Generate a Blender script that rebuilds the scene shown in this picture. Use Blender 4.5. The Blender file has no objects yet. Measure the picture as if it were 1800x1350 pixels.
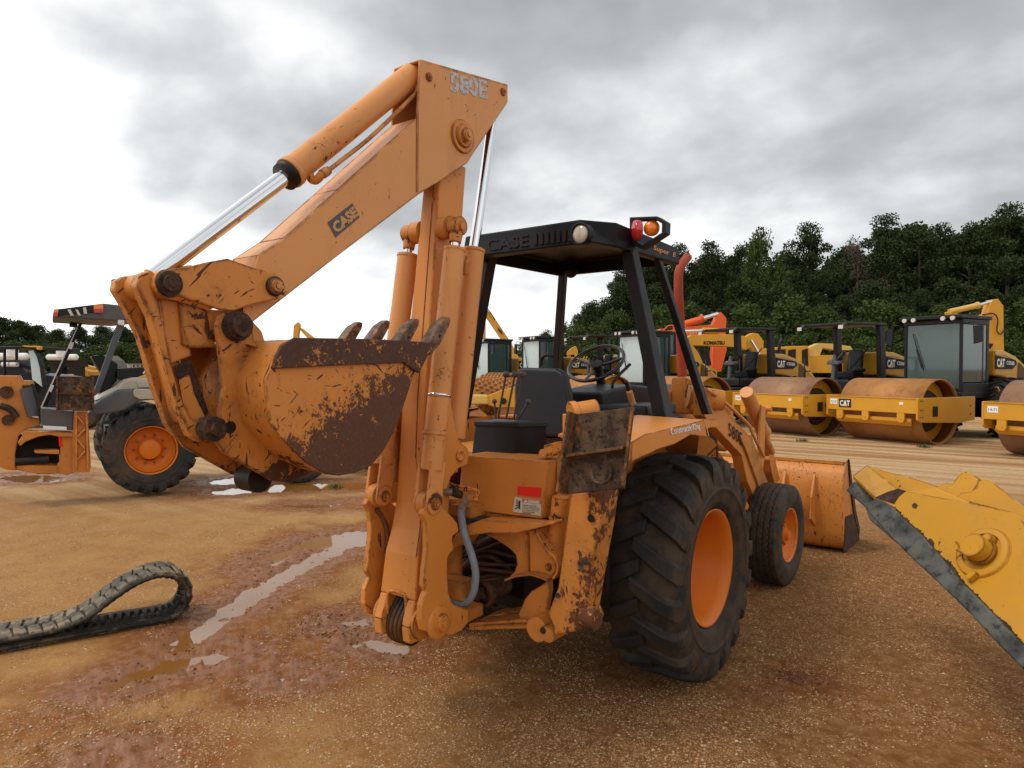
import bpy, math, random
import numpy as np
from mathutils import Vector, Matrix
random.seed(7); rng = np.random.default_rng(11)
S = bpy.context.scene; COL = S.collection
PI = math.pi
# ---------------------------------------------------------------- camera, sky, sun, exposure
FPX, PITCH, YAW = 1230.0, 0.0225, 0.644
CAM = Vector((2.53, -3.92, 1.80))
cd = bpy.data.cameras.new('camera'); cam = bpy.data.objects.new('camera', cd); COL.objects.link(cam)
cd.sensor_fit = 'HORIZONTAL'; cd.sensor_width = 36.0; cd.lens = FPX / 1800.0 * 36.0
cd.clip_start = 0.05; cd.clip_end = 2000.0
cam.location = CAM; cam.rotation_euler = (PI / 2 - PITCH, 0, YAW)
S.camera = cam
S.view_settings.view_transform = 'Standard'; S.view_settings.look = 'None'
S.view_settings.exposure = 0.10; S.view_settings.gamma = 1.0; S.view_settings.use_curve_mapping = False

SUN_EL, SUN_AZ = math.radians(56), math.radians(196)     # sun behind thin cloud, high on the left
sun_dir = Vector((math.cos(SUN_EL) * math.cos(SUN_AZ + YAW), math.cos(SUN_EL) * math.sin(SUN_AZ + YAW), math.sin(SUN_EL)))
ld = bpy.data.lights.new('sun', 'SUN'); ld.energy = 1.5; ld.angle = math.radians(16); ld.color = (1.0, 0.95, 0.88)
sun = bpy.data.objects.new('sun', ld); COL.objects.link(sun)
sun.rotation_euler = sun_dir.to_track_quat('Z', 'Y').to_euler(); sun.location = (0, 0, 30)

W = bpy.data.worlds.new('World'); S.world = W; W.use_nodes = True
nt = W.node_tree; N = nt.nodes; LK = nt.links; N.clear()
def wn(t, **k):
    n = N.new(t)
    for a, b in k.items(): setattr(n, a, b)
    return n
def wmath(op, a, b=None, c=None, clamp=False):
    n = N.new('ShaderNodeMath'); n.operation = op; n.use_clamp = clamp
    for i, v in enumerate((a, b, c)):
        if v is None: continue
        if isinstance(v, (int, float)): n.inputs[i].default_value = v
        else: LK.new(v, n.inputs[i])
    return n.outputs[0]
tc = wn('ShaderNodeTexCoord'); sep = wn('ShaderNodeSeparateXYZ'); LK.new(tc.outputs['Generated'], sep.inputs[0])
zz = wmath('ADD', wmath('MAXIMUM', sep.outputs[2], 0.0), 0.34)
cmb = wn('ShaderNodeCombineXYZ'); LK.new(wmath('DIVIDE', sep.outputs[0], zz), cmb.inputs[0]); LK.new(wmath('DIVIDE', sep.outputs[1], zz), cmb.inputs[1])
def wnoise(scale, detail, rough, off, dist=0.0):
    m = wn('ShaderNodeMapping'); LK.new(cmb.outputs[0], m.inputs[0]); m.inputs['Location'].default_value = off
    n = wn('ShaderNodeTexNoise'); LK.new(m.outputs[0], n.inputs['Vector'])
    n.inputs['Scale'].default_value = scale; n.inputs['Detail'].default_value = detail; n.inputs['Roughness'].default_value = rough
    n.inputs['Distortion'].default_value = dist
    return n.outputs[0]
n1 = wnoise(1.35, 5, 0.5, (3.1, 1.7, 0), 0.15); n2 = wnoise(2.9, 7, 0.52, (0.4, 5.2, 0), 0.1)
# a heavy grey bank overhead to the front right, bright thin cloud low down and to the left
bank = Vector((math.sin(math.radians(14)) * math.cos(YAW) - math.cos(math.radians(14)) * math.sin(YAW),
               math.sin(math.radians(14)) * math.sin(YAW) + math.cos(math.radians(14)) * math.cos(YAW), 0.62)).normalized()
left = Vector((-math.cos(YAW - 0.1) * 0.75 - math.sin(YAW) * 0.62, -math.sin(YAW - 0.1) * 0.75 + math.cos(YAW) * 0.62, 0.45)).normalized()
def wdot(v):
    n = wn('ShaderNodeVectorMath', operation='DOT_PRODUCT'); LK.new(tc.outputs['Generated'], n.inputs[0]); n.inputs[1].default_value = v
    return n.outputs['Value']
bk = wmath('MULTIPLY', wmath('POWER', wmath('MAXIMUM', wdot(bank), 0.0), 5.0), -0.27)
lf = wmath('MULTIPLY', wmath('POWER', wmath('MAXIMUM', wdot(left), 0.0), 2.0), 0.17)
v = wmath('ADD', wmath('MULTIPLY', n1, 0.90), wmath('MULTIPLY', n2, 0.45))
v = wmath('ADD', wmath('ADD', wmath('ADD', v, bk), lf), wmath('ADD', 0.02, wmath('MULTIPLY', wmath('MAXIMUM', wmath('SUBTRACT', 1.0, wmath('MULTIPLY', sep.outputs[2], 3.2)), 0.0), 0.075)))
ramp = wn('ShaderNodeValToRGB'); LK.new(v, ramp.inputs[0]); cr = ramp.color_ramp
cr.elements[0].position = 0.40; cr.elements[0].color = (0.38, 0.395, 0.40, 1)
cr.elements[1].position = 0.90; cr.elements[1].color = (1.55, 1.56, 1.56, 1)
for p, c in ((0.52, (0.50, 0.515, 0.52, 1)), (0.62, (0.70, 0.72, 0.73, 1)), (0.72, (0.98, 0.99, 0.99, 1))):
    e = cr.elements.new(p); e.color = c
bgc = wn('ShaderNodeBackground'); LK.new(ramp.outputs[0], bgc.inputs[0]); bgc.inputs[1].default_value = 1.0
sky = wn('ShaderNodeTexSky'); sky.sky_type = 'NISHITA'; sky.sun_disc = False
sky.sun_elevation = SUN_EL; sky.sun_rotation = PI / 2 - math.atan2(sun_dir.y, sun_dir.x)
bgs = wn('ShaderNodeBackground'); LK.new(sky.outputs[0], bgs.inputs[0]); bgs.inputs[1].default_value = 0.10
mx = wn('ShaderNodeMixShader'); mx.inputs[0].default_value = 0.95
LK.new(bgs.outputs[0], mx.inputs[1]); LK.new(bgc.outputs[0], mx.inputs[2])
wo = wn('ShaderNodeOutputWorld'); LK.new(mx.outputs[0], wo.inputs[0])

# ---------------------------------------------------------------- survey helpers: photo sight-lines met with real planes
FW = Vector((-math.sin(YAW) * math.cos(PITCH), math.cos(YAW) * math.cos(PITCH), -math.sin(PITCH)))
RT = Vector((math.cos(YAW), math.sin(YAW), 0)); UPV = RT.cross(FW); FH = Vector((-math.sin(YAW), math.cos(YAW), 0))
def ray(px, py): return FW + RT * ((px - 900) / FPX) - UPV * ((py - 675) / FPX)
def at(px, py, ax, val):
    d = ray(px, py); i = 'xyz'.index(ax); return CAM + d * ((val - CAM[i]) / d[i])
def dp(px, py, d): return CAM + ray(px, py) * d
def onp(px, py, o, n):
    d = ray(px, py); return CAM + d * ((o - CAM).dot(n) / d.dot(n))
def cg(r, f, z=0.0): p = CAM + RT * r + FH * f; p.z = z; return p
def Z(ox, oy, s): return lambda x, y: (ox + x / s, oy + y / s)
zA = Z(180, 440, 2.8125); zB = Z(480, 80, 3.375); zC = Z(600, 380, 2.7); zD = Z(620, 780, 3.75); zE = Z(800, 360, 3.214)
zG = Z(960, 680, 2.5); zH = Z(0, 500, 3.376); zI = Z(1450, 760, 3.068); zJ = Z(1180, 500, 4.5); zK = Z(1440, 500, 4.22)
zL = Z(820, 540, 4.737); zM = Z(0, 540, 6.0); zN = Z(0, 830, 2.571); zP = Z(1150, 640, 4.218); zQ = Z(780, 840, 4.5)
zR = Z(640, 840, 4.5); zS = Z(960, 700, 6.75); zT = Z(820, 630, 6.75); zV = Z(190, 450, 3.293); zW = Z(1180, 640, 6.136); zX = Z(1280, 800, 5.625)
def P(ax, val, pts, z=None): return [at(*(z(*p) if z else p), ax, val) for p in pts]

# ---------------------------------------------------------------- mesh helpers
class MB:
    def __init__(s): s.v = []; s.f = []; s.sm = []
    def add(s, vs, fs, smooth=False):
        o = len(s.v); s.v += [tuple(v) for v in vs]
        for i, f in enumerate(fs):
            s.f.append(tuple(o + k for k in f)); s.sm.append(smooth if isinstance(smooth, bool) else smooth[i])
        return s
    def hexa(s, a, b):            # two quads, bottom and top, same winding
        return s.add(list(a) + list(b), [(3, 2, 1, 0), (4, 5, 6, 7), (0, 1, 5, 4), (1, 2, 6, 5), (2, 3, 7, 6), (3, 0, 4, 7)])
    def box(s, c, sz, rot=None):
        c = Vector(c); h = Vector(sz) / 2; q = []
        for z in (-1, 1):
            for x, y in ((-1, -1), (1, -1), (1, 1), (-1, 1)):
                p = Vector((x * h.x, y * h.y, z * h.z)); q.append(c + (rot @ p if rot else p))
        return s.hexa(q[:4], q[4:])
    def prism(s, pts, off):
        n = len(pts); off = Vector(off); b = [Vector(p) + off for p in pts]
        return s.add(list(pts) + b, [tuple(range(n)), tuple(range(2 * n - 1, n - 1, -1))] + [(i, i + n, (i + 1) % n + n, (i + 1) % n) for i in range(n)])
    def cyl(s, a, b, r, r2=None, n=20, caps=True):
        a = Vector(a); b = Vector(b); r2 = r if r2 is None else r2
        ax = (b - a).normalized(); u = ax.orthogonal().normalized(); w = ax.cross(u)
        ra = [a + (u * math.cos(t) + w * math.sin(t)) * r for t in [2 * PI * i / n for i in range(n)]]
        rb = [b + (u * math.cos(t) + w * math.sin(t)) * r2 for t in [2 * PI * i / n for i in range(n)]]
        s.add(ra + rb, [(i, (i + 1) % n, (i + 1) % n + n, i + n) for i in range(n)], True)
        if caps: s.add(ra, [tuple(range(n - 1, -1, -1))]); s.add(rb, [tuple(range(n))])
        return s
    def lathe(s, prof, o, ax, n=40, smooth=True):   # prof: (distance along axis, radius)
        o = Vector(o); ax = Vector(ax).normalized(); u = ax.orthogonal().normalized(); w = ax.cross(u); vs = []
        for h, r in prof:
            vs += [o + ax * h + (u * math.cos(2 * PI * i / n) + w * math.sin(2 * PI * i / n)) * r for i in range(n)]
        fs = [(k * n + i, k * n + (i + 1) % n, (k + 1) * n + (i + 1) % n, (k + 1) * n + i) for k in range(len(prof) - 1) for i in range(n)]
        return s.add(vs, fs, smooth)
    def tube(s, path, r, n=8, sub=4, r2=None):
        path = [Vector(p) for p in path]; pts = []
        if len(path) > 2 and sub > 1:
            q = [path[0] * 2 - path[1]] + path + [path[-1] * 2 - path[-2]]
            for i in range(1, len(q) - 2):
                for k in range(sub):
                    t = k / sub; a, b, c, d = q[i - 1], q[i], q[i + 1], q[i + 2]
                    pts.append(0.5 * ((2 * b) + (c - a) * t + (2 * a - 5 * b + 4 * c - d) * t * t + (3 * b - a - 3 * c + d) * t ** 3))
            pts.append(path[-1])
        else: pts = path
        m = len(pts); T = (pts[1] - pts[0]).normalized(); u = T.orthogonal().normalized(); vs = []
        for i, p in enumerate(pts):
            T = (pts[min(i + 1, m - 1)] - pts[max(i - 1, 0)]).normalized(); u = (u - T * u.dot(T)).normalized(); w = T.cross(u)
            rr = r if r2 is None else r + (r2 - r) * i / (m - 1)
            vs += [p + (u * math.cos(2 * PI * k / n) + w * math.sin(2 * PI * k / n)) * rr for k in range(n)]
        fs = [(i * n + k, i * n + (k + 1) % n, (i + 1) * n + (k + 1) % n, (i + 1) * n + k) for i in range(m - 1) for k in range(n)]
        s.add(vs, fs, True); s.add(vs[:n], [tuple(range(n - 1, -1, -1))]); s.add(vs[-n:], [tuple(range(n))])
        return s
    def ball(s, c, r, n=12, sz=(1, 1, 1)):
        c = Vector(c); vs = []; m = n // 2
        for i in range(m + 1):
            t = PI * i / m
            vs += [c + Vector((math.sin(t) * math.cos(2 * PI * k / n) * sz[0], math.sin(t) * math.sin(2 * PI * k / n) * sz[1], math.cos(t) * sz[2])) * r for k in range(n)]
        return s.add(vs, [(i * n + k, (i + 1) * n + k, (i + 1) * n + (k + 1) % n, i * n + (k + 1) % n) for i in range(m) for k in range(n)], True)
    def strip(s, path, wvec, th, nrm=None):   # flat bar following a path; wvec = width vector, th = thickness along nrm
        path = [Vector(p) for p in path]; wvec = Vector(wvec); vs = []
        for i, p in enumerate(path):
            T = (path[min(i + 1, len(path) - 1)] - path[max(i - 1, 0)]).normalized(); nn = T.cross(wvec).normalized() * th
            vs += [p, p + wvec, p + wvec + nn, p + nn]
        fs = [(i * 4 + k, i * 4 + (k + 1) % 4, i * 4 + 4 + (k + 1) % 4, i * 4 + 4 + k) for i in range(len(path) - 1) for k in range(4)]
        e = (len(path) - 1) * 4
        return s.add(vs, fs + [(3, 2, 1, 0), (e, e + 1, e + 2, e + 3)])
    def build(s, name, m, parent=None, bevel=0.0, seg=2):
        me = bpy.data.meshes.new(name); me.from_pydata(s.v, [], s.f)
        me.polygons.foreach_set('use_smooth', s.sm); me.materials.append(m)
        bm_ = bmesh_fix(me)
        o = bpy.data.objects.new(name, me); COL.objects.link(o); o.parent = parent
        if bevel:
            b = o.modifiers.new('bevel', 'BEVEL'); b.width = bevel; b.segments = seg; b.limit_method = 'ANGLE'; b.angle_limit = math.radians(38)
        return o
import bmesh
def build_lr(b, name, m, parent=None, bevel=0.0):   # the left-hand and right-hand pieces become parts of their own
    out = []
    for sg in (-1, 1):
        n_ = MB()
        for f, sm in zip(b.f, b.sm):
            if (sum(b.v[i][0] for i in f) / len(f) >= 0) == (sg > 0): n_.add([b.v[i] for i in f], [tuple(range(len(f)))], sm)
        if n_.f: o = n_.build(name, m, parent, bevel); bmesh_fix(o.data, True); out.append(o)
    return out
def bmesh_fix(me, weld=False):
    b = bmesh.new(); b.from_mesh(me)
    if weld: bmesh.ops.remove_doubles(b, verts=b.verts, dist=1e-6)
    bmesh.ops.recalc_face_normals(b, faces=b.faces); b.to_mesh(me); b.free(); me.update()
def root(name, label, cat, loc=(0, 0, 0), rz=0.0, group=None):
    o = bpy.data.objects.new(name, None); COL.objects.link(o); o.location = loc; o.rotation_euler = (0, 0, rz); o.empty_display_size = 0.2
    o['label'] = label; o['category'] = cat
    if group: o['group'] = group
    return o
def tag(o, label=None, cat=None, group=None, kind=None):
    for k, v_ in (('label', label), ('category', cat), ('group', group), ('kind', kind)):
        if v_: o[k] = v_
    return o
def copy_tree(o, parent=None):
    c = o.copy(); COL.objects.link(c); c.parent = parent
    for ch in list(o.children): copy_tree(ch, c)
    return c
def text(name, s, bl, br, tl, m, parent, th=0.0015, bold=0.0, italic=0.0):
    """lettering lying in the plane of three corners: bottom-left, bottom-right, top-left"""
    cu = bpy.data.curves.new('t', 'FONT'); cu.body = s; cu.extrude = 0.5; cu.offset = bold; cu.resolution_u = 3; cu.shear = italic
    o = bpy.data.objects.new('t', cu); COL.objects.link(o)
    dg = bpy.context.evaluated_depsgraph_get(); me = bpy.data.meshes.new_from_object(o.evaluated_get(dg))
    COL.objects.unlink(o); bpy.data.objects.remove(o)
    co = np.empty(len(me.vertices) * 3); me.vertices.foreach_get('co', co); co = co.reshape(-1, 3)
    mn, mxx = co.min(0), co.max(0); u = (co[:, 0] - mn[0]) / (mxx[0] - mn[0]); w = (co[:, 1] - mn[1]) / (mxx[1] - mn[1])
    bl, br, tl = Vector(bl), Vector(br), Vector(tl); nr = (br - bl).cross(tl - bl).normalized() * th
    out = np.array(bl)[None] + u[:, None] * np.array(br - bl)[None] + w[:, None] * np.array(tl - bl)[None] + (co[:, 2:3] + 0.5) * np.array(nr)[None]
    me.vertices.foreach_set('co', out.ravel()); me.materials.clear(); me.materials.append(m); me.update()
    ob = bpy.data.objects.new(name, me); COL.objects.link(ob); ob.parent = parent
    return ob

# ---------------------------------------------------------------- materials
class MT:
    def __init__(s, name):
        s.m = bpy.data.materials.new(name); s.m.use_nodes = True; s.t = s.m.node_tree; s.t.nodes.clear()
        s.o = s.n('ShaderNodeOutputMaterial'); s.b = s.n('ShaderNodeBsdfPrincipled'); s.l(s.b.outputs[0], s.o.inputs[0])
        s.tc = s.n('ShaderNodeTexCoord')
    def n(s, t, **k):
        x = s.t.nodes.new(t)
        for a, b in k.items(): setattr(x, a, b)
        return x
    def l(s, a, b): s.t.links.new(a, b)
    def set(s, k, v_):
        if isinstance(v_, (int, float, tuple)): s.b.inputs[k].default_value = v_
        else: s.l(v_, s.b.inputs[k])
    def math(s, op, a, b=None, c=None, clamp=False):
        x = s.n('ShaderNodeMath', operation=op, use_clamp=clamp)
        for i, v_ in enumerate((a, b, c)):
            if v_ is None: continue
            if isinstance(v_, (int, float)): x.inputs[i].default_value = v_
            else: s.l(v_, x.inputs[i])
        return x.outputs[0]
    def noise(s, scale, detail=4, rough=0.55, off=(0, 0, 0), sc=(1, 1, 1), rot=(0, 0, 0), dist=0.0, src=None, col=False, tex=False):
        mp = s.n('ShaderNodeMapping'); mp.vector_type = 'TEXTURE' if tex else 'POINT'; s.l(src or s.tc.outputs['Object'], mp.inputs[0])
        mp.inputs['Location'].default_value = off; mp.inputs['Scale'].default_value = sc; mp.inputs['Rotation'].default_value = rot
        x = s.n('ShaderNodeTexNoise'); s.l(mp.outputs[0], x.inputs['Vector'])
        x.inputs['Scale'].default_value = scale; x.inputs['Detail'].default_value = detail; x.inputs['Roughness'].default_value = rough; x.inputs['Distortion'].default_value = dist
        return x.outputs[1 if col else 0]
    def step(s, v_, a, b):          # smooth 0..1 between a and b
        x = s.n('ShaderNodeMapRange', interpolation_type='SMOOTHSTEP'); s.l(v_, x.inputs[0])
        x.inputs[1].default_value = a; x.inputs[2].default_value = b; return x.outputs[0]
    def mix(s, f, a, b):
        x = s.n('ShaderNodeMix', data_type='RGBA')
        for i, v_ in ((0, f), (6, a), (7, b)):
            if isinstance(v_, (int, float)): x.inputs[i].default_value = v_
            elif isinstance(v_, tuple): x.inputs[i].default_value = (*v_[:3], 1)
            else: s.l(v_, x.inputs[i])
        return x.outputs[2]
    def bump(s, h, strength=0.3, dist=0.01):
        x = s.n('ShaderNodeBump'); x.inputs['Strength'].default_value = strength; x.inputs['Distance'].default_value = dist; s.l(h, x.inputs['Height']); s.l(x.outputs[0], s.b.inputs['Normal'])
    def edge(s, r=0.015):
        bv = s.n('ShaderNodeBevel', samples=3); bv.inputs[0].default_value = r; g = s.n('ShaderNodeNewGeometry')
        d = s.n('ShaderNodeVectorMath', operation='DOT_PRODUCT'); s.l(bv.outputs[0], d.inputs[0]); s.l(g.outputs['Normal'], d.inputs[1])
        return s.math('SUBTRACT', 1.0, d.outputs['Value'], clamp=True)

ORANGE = (0.60, 0.224, 0.042); ORANGE_L = (0.66, 0.31, 0.10); RUST = (0.075, 0.028, 0.014); YEL = (0.60, 0.285, 0.020)
def paint(name, col, rust=0.5, wear=1.0, scratch=0.0, rough=0.42, seed=0.0, edge=True, dust=0.25, rustcol=RUST, dustcol=(0.30, 0.17, 0.08), fine=1.0, zone=None, metal=0.0, band=None):
    M = MT(name); o = (seed * 3.7, seed * 1.3, seed * 2.1)
    big = M.noise(3.5 * fine, 5, 0.6, o); sm = M.noise(34 * fine, 7, 0.62, o); md = M.noise(11 * fine, 6, 0.65, (o[1], o[0], 1))
    k = M.math('ADD', M.math('MULTIPLY', big, 0.45), M.math('MULTIPLY', sm, 0.35)); k = M.math('ADD', k, M.math('MULTIPLY', md, 0.30))
    if edge: k = M.math('ADD', k, M.math('MULTIPLY', M.math('MULTIPLY', M.edge(), 2.6 * wear), M.step(M.noise(7 * fine, 5, 0.65, (o[0], 1, 9)), 0.40, 0.66)))
    if scratch > 0:
        for j, rt in enumerate(((0.95, 0.1, 0.2), (-0.75, 0.1, 0.1), (-0.95, 0.3, 0.0), (1.45, 0.2, 0.2))):
            s_ = M.noise(70, 2, 0.5, (j * 5.1, 2.2, o[0]), (1.0, 1.0, 18.0), rt, tex=True)
            line = M.step(s_, 0.665, 0.70)
            line = M.math('MULTIPLY', line, M.step(M.noise(6, 3, 0.5, (j * 3, j, j + o[0])), 0.46, 0.56))
            k = M.math('ADD', k, M.math('MULTIPLY', line, 0.34 * scratch))
    run = M.step(M.noise(38, 4, 0.6, (o[0], 3, 1), (1, 1, 7.0), (0.03, 0, 0), tex=True), 0.60, 0.66)
    k = M.math('ADD', k, M.math('MULTIPLY', M.math('MULTIPLY', run, M.step(M.noise(4.5, 3, 0.5, (o[1], 6, 2)), 0.50, 0.58)), 0.20 * min(1.0, rust * 1.4)))
    if zone is not None: k = M.math('ADD', k, zone(M))
    th = 0.86 - 0.26 * rust
    mask = M.step(k, th, th + 0.018); halo = M.step(k, th - 0.09, th + 0.03)
    v1 = M.noise(1.3, 4, 0.5, (o[2], 4, o[0])); v2 = M.noise(60, 3, 0.6, o)
    c = M.mix(v1, tuple(x * 0.86 for x in col), tuple(min(1, x * 1.12) for x in col))
    if band: c = M.mix(M.step(M.noise(2.2, 5, 0.6, (o[0], 7, 3)), 0.44, 0.62), c, band)
    d = M.math('MULTIPLY', M.step(M.noise(2.4, 7, 0.68, (9, o[1], 2)), 0.42, 0.78), dust * 1.2)
    c = M.mix(d, c, dustcol)
    streak = M.step(M.noise(7, 5, 0.6, (o[0], 2, 8), (1, 1, 0.12)), 0.56, 0.80)
    c = M.mix(M.math('MULTIPLY', streak, 0.35 * min(1.0, rust + 0.25)), c, (0.20, 0.075, 0.02))
    c = M.mix(M.math('MULTIPLY', halo, 0.45), c, tuple(x * 0.5 for x in col))
    rc = M.mix(M.noise(22 * fine, 5, 0.65, (2, o[0], 4)), tuple(x * 0.45 for x in rustcol), tuple(x * 1.75 for x in rustcol))
    c = M.mix(mask, c, rc)
    M.set('Base Color', c); M.set('Metallic', metal); M.set('Specular IOR Level', 0.30)
    r = M.math('ADD', rough, M.math('MULTIPLY', M.math('SUBTRACT', M.noise(9, 4, 0.6), 0.5), 0.25)); r = M.math('ADD', r, M.math('MULTIPLY', d, 0.35))
    r = M.math('ADD', r, M.math('MULTIPLY', mask, 0.34), clamp=True); M.set('Roughness', r)
    h = M.math('ADD', M.math('MULTIPLY', mask, -0.5), M.math('MULTIPLY', v2, 0.06)); h = M.math('ADD', h, M.math('MULTIPLY', v1, 0.5))
    M.bump(h, 0.45, 0.004)
    return M.m
def plain(name, col, rough=0.6, var=0.25, metal=0.0, scale=12, bump=0.15, dust=0.0, dustcol=(0.25, 0.15, 0.08), spec=0.28):
    M = MT(name); n_ = M.noise(scale, 5, 0.6); c = M.mix(n_, tuple(x * (1 - var) for x in col), tuple(min(1, x * (1 + var)) for x in col))
    if dust: c = M.mix(M.math('MULTIPLY', M.step(M.noise(scale * 0.35, 6, 0.65, (3, 3, 3)), 0.42, 0.70), dust), c, dustcol)
    M.set('Base Color', c); M.set('Roughness', M.math('ADD', rough, M.math('MULTIPLY', M.math('SUBTRACT', n_, 0.5), 0.3), clamp=True)); M.set('Metallic', metal)
    if spec is not None: M.set('Specular IOR Level', spec)
    M.bump(M.noise(scale * 5, 4, 0.6), bump, 0.003)
    return M.m
def lettering_mat(name, col, worn=0.0, scale=40):
    M = MT(name); M.set('Base Color', (*col, 1)); M.set('Roughness', 0.6); M.set('Specular IOR Level', 0.15)
    if worn > 0:
        M.set('Alpha', M.math('SUBTRACT', 1.0, M.step(M.noise(scale, 4, 0.7), 0.62 - worn * 0.22, 0.64 - worn * 0.22)))
    return M.m
def rusty(name, a, b_, c, scale=14, rough=0.75, cut=0.56, bump=0.8):
    M = MT(name); n1_ = M.noise(scale, 7, 0.68); n2_ = M.noise(scale * 0.45, 6, 0.65, (5, 2, 8)); n3_ = M.noise(scale * 4, 4, 0.6)
    col = M.mix(M.step(n1_, 0.40, 0.62), a, b_); col = M.mix(M.math('MULTIPLY', M.step(n2_, cut, cut + 0.10), M.step(n1_, 0.42, 0.56)), col, c)
    col = M.mix(M.math('MULTIPLY', M.math('SUBTRACT', 1.0, M.step(n3_, 0.34, 0.44)), 0.75), col, tuple(x * 0.35 for x in a))
    M.set('Base Color', col); M.set('Specular IOR Level', 0.25); M.set('Roughness', rough); M.bump(M.math('ADD', n1_, M.math('MULTIPLY', n3_, 0.4)), bump, 0.006); return M.m
mOR = paint('orange_paint', ORANGE, 0.56, 1.5, 0.30, seed=1, dust=0.16, dustcol=(0.34, 0.15, 0.05))
mORf = paint('sun_faded_orange_paint', (0.66, 0.295, 0.098), 0.57, 1.5, 0.30, seed=14, dust=0.16, dustcol=(0.40, 0.20, 0.07))
mOR2 = paint('orange_paint_cylinders', (0.65, 0.275, 0.082), 0.62, 0.8, 0.3, seed=2, dust=0.12, dustcol=(0.34, 0.15, 0.05))
mORd = paint('orange_paint_muddy', tuple(x * 0.95 for x in ORANGE), 0.60, 1.3, 0.35, seed=3, dust=0.7, dustcol=(0.12, 0.048, 0.018))
mORs = paint('orange_paint_chipped', ORANGE, 0.72, 1.6, 0.6, seed=4, dust=0.2, dustcol=(0.28, 0.11, 0.035))
def zone_side(M):      # dragged-through-soil wear: along the lower front of the bucket cheeks
    s_ = M.n('ShaderNodeSeparateXYZ'); M.l(M.tc.outputs['Object'], s_.inputs[0])
    a = M.math('ADD', M.math('MULTIPLY', s_.outputs[1], 0.43), M.math("MULTIPLY", s_.outputs[2], -0.90))
    a = M.math('SUBTRACT', M.math("ADD", a, 2.382), 0.0)
    return M.math('MULTIPLY', M.step(a, -0.24, 0.16), 0.27)
mBK = paint('bucket_cheek_paint', ORANGE, 0.60, 1.0, 1.6, seed=6, dust=0.15, fine=3.6, zone=zone_side, rustcol=(0.095, 0.040, 0.022))
def zone_low(M):
    s_ = M.n('ShaderNodeSeparateXYZ'); M.l(M.tc.outputs['Object'], s_.inputs[0])
    return M.math('MULTIPLY', M.math('SUBTRACT', 1.0, M.step(s_.outputs[2], 1.34, 1.50)), 0.14)
mSH = paint('bucket_shell_paint', tuple(x * 0.92 for x in ORANGE), 0.80, 1.8, 0.6, seed=8, dust=0.8, zone=zone_low, dustcol=(0.11, 0.042, 0.018))
mBAR = paint('scraped_rusty_bar', tuple(x * 0.9 for x in ORANGE), 1.46, 0.6, 1.2, seed=31, dust=0.1, fine=3.0, rustcol=(0.070, 0.034, 0.022))
mRU = rusty('rusty_steel', (0.055, 0.026, 0.016), (0.12, 0.052, 0.026), (0.24, 0.085, 0.025), 14)
mRUd = rusty('dark_rusty_steel', (0.030, 0.017, 0.012), (0.075, 0.036, 0.022), (0.17, 0.062, 0.022), 22, 0.68, 0.60)
mRT = rusty('worn_tooth_steel', (0.10, 0.055, 0.035), (0.23, 0.135, 0.085), (0.30, 0.15, 0.07), 26, 0.6, 0.52, 0.6)
mPAD = rusty('rusted_pad_steel', (0.040, 0.024, 0.016), (0.115, 0.070, 0.042), (0.36, 0.11, 0.02), 13, 0.7, 0.52, 1.0)
mFLG = rusty('rusted_flange_steel', (0.090, 0.045, 0.022), (0.19, 0.10, 0.048), (0.34, 0.12, 0.025), 18, 0.7, 0.55, 0.7)
def zone_stab(M):
    s_ = M.n('ShaderNodeSeparateXYZ'); M.l(M.tc.outputs['Object'], s_.inputs[0])
    a = M.math('ADD', M.math('SUBTRACT', s_.outputs[0], 0.60), M.math('MULTIPLY', s_.outputs[2], -0.215))
    return M.math('MULTIPLY', M.step(a, -0.03, 0.05), 0.17)
mSTB = paint('stabilizer_paint', ORANGE, 0.62, 1.2, 0.4, seed=9, dust=0.4, dustcol=(0.24, 0.11, 0.025), zone=zone_stab, rustcol=(0.10, 0.034, 0.014))
mCH = plain('chromed_rod', (0.72, 0.73, 0.75), 0.12, 0.05, 1.0, 3, 0.0)
mBL = plain('black_paint', (0.010, 0.011, 0.013), 0.5, 0.35, 0.0, 8, 0.12, 0.30, (0.035, 0.026, 0.020), 0.22)
mBLm = plain('black_machine_paint', (0.008, 0.009, 0.010), 0.45, 0.3, 0, 6, 0.1, spec=0.3)
mSEAT = plain('black_vinyl', (0.014, 0.016, 0.020), 0.5, 0.4, 0, 5, 0.3, 0.35, (0.04, 0.036, 0.032), 0.3)
mDK = plain('greasy_dark_steel', (0.014, 0.011, 0.009), 0.5, 0.5, 0.2, 30, 0.4, 0.35, (0.06, 0.03, 0.015))
mHOSE = plain('black_rubber_hose', (0.02, 0.018, 0.016), 0.55, 0.4, 0, 30, 0.3, 0.4, (0.12, 0.06, 0.03))
mHOSEb = plain('blue_grey_hose', (0.20, 0.25, 0.30), 0.6, 0.25, 0, 25, 0.5, 0.55, (0.22, 0.14, 0.07))
mTY = plain('tyre_rubber', (0.015, 0.015, 0.015), 0.72, 0.4, 0, 7, 0.45, 0.50, (0.055, 0.038, 0.024), 0.35)
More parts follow.
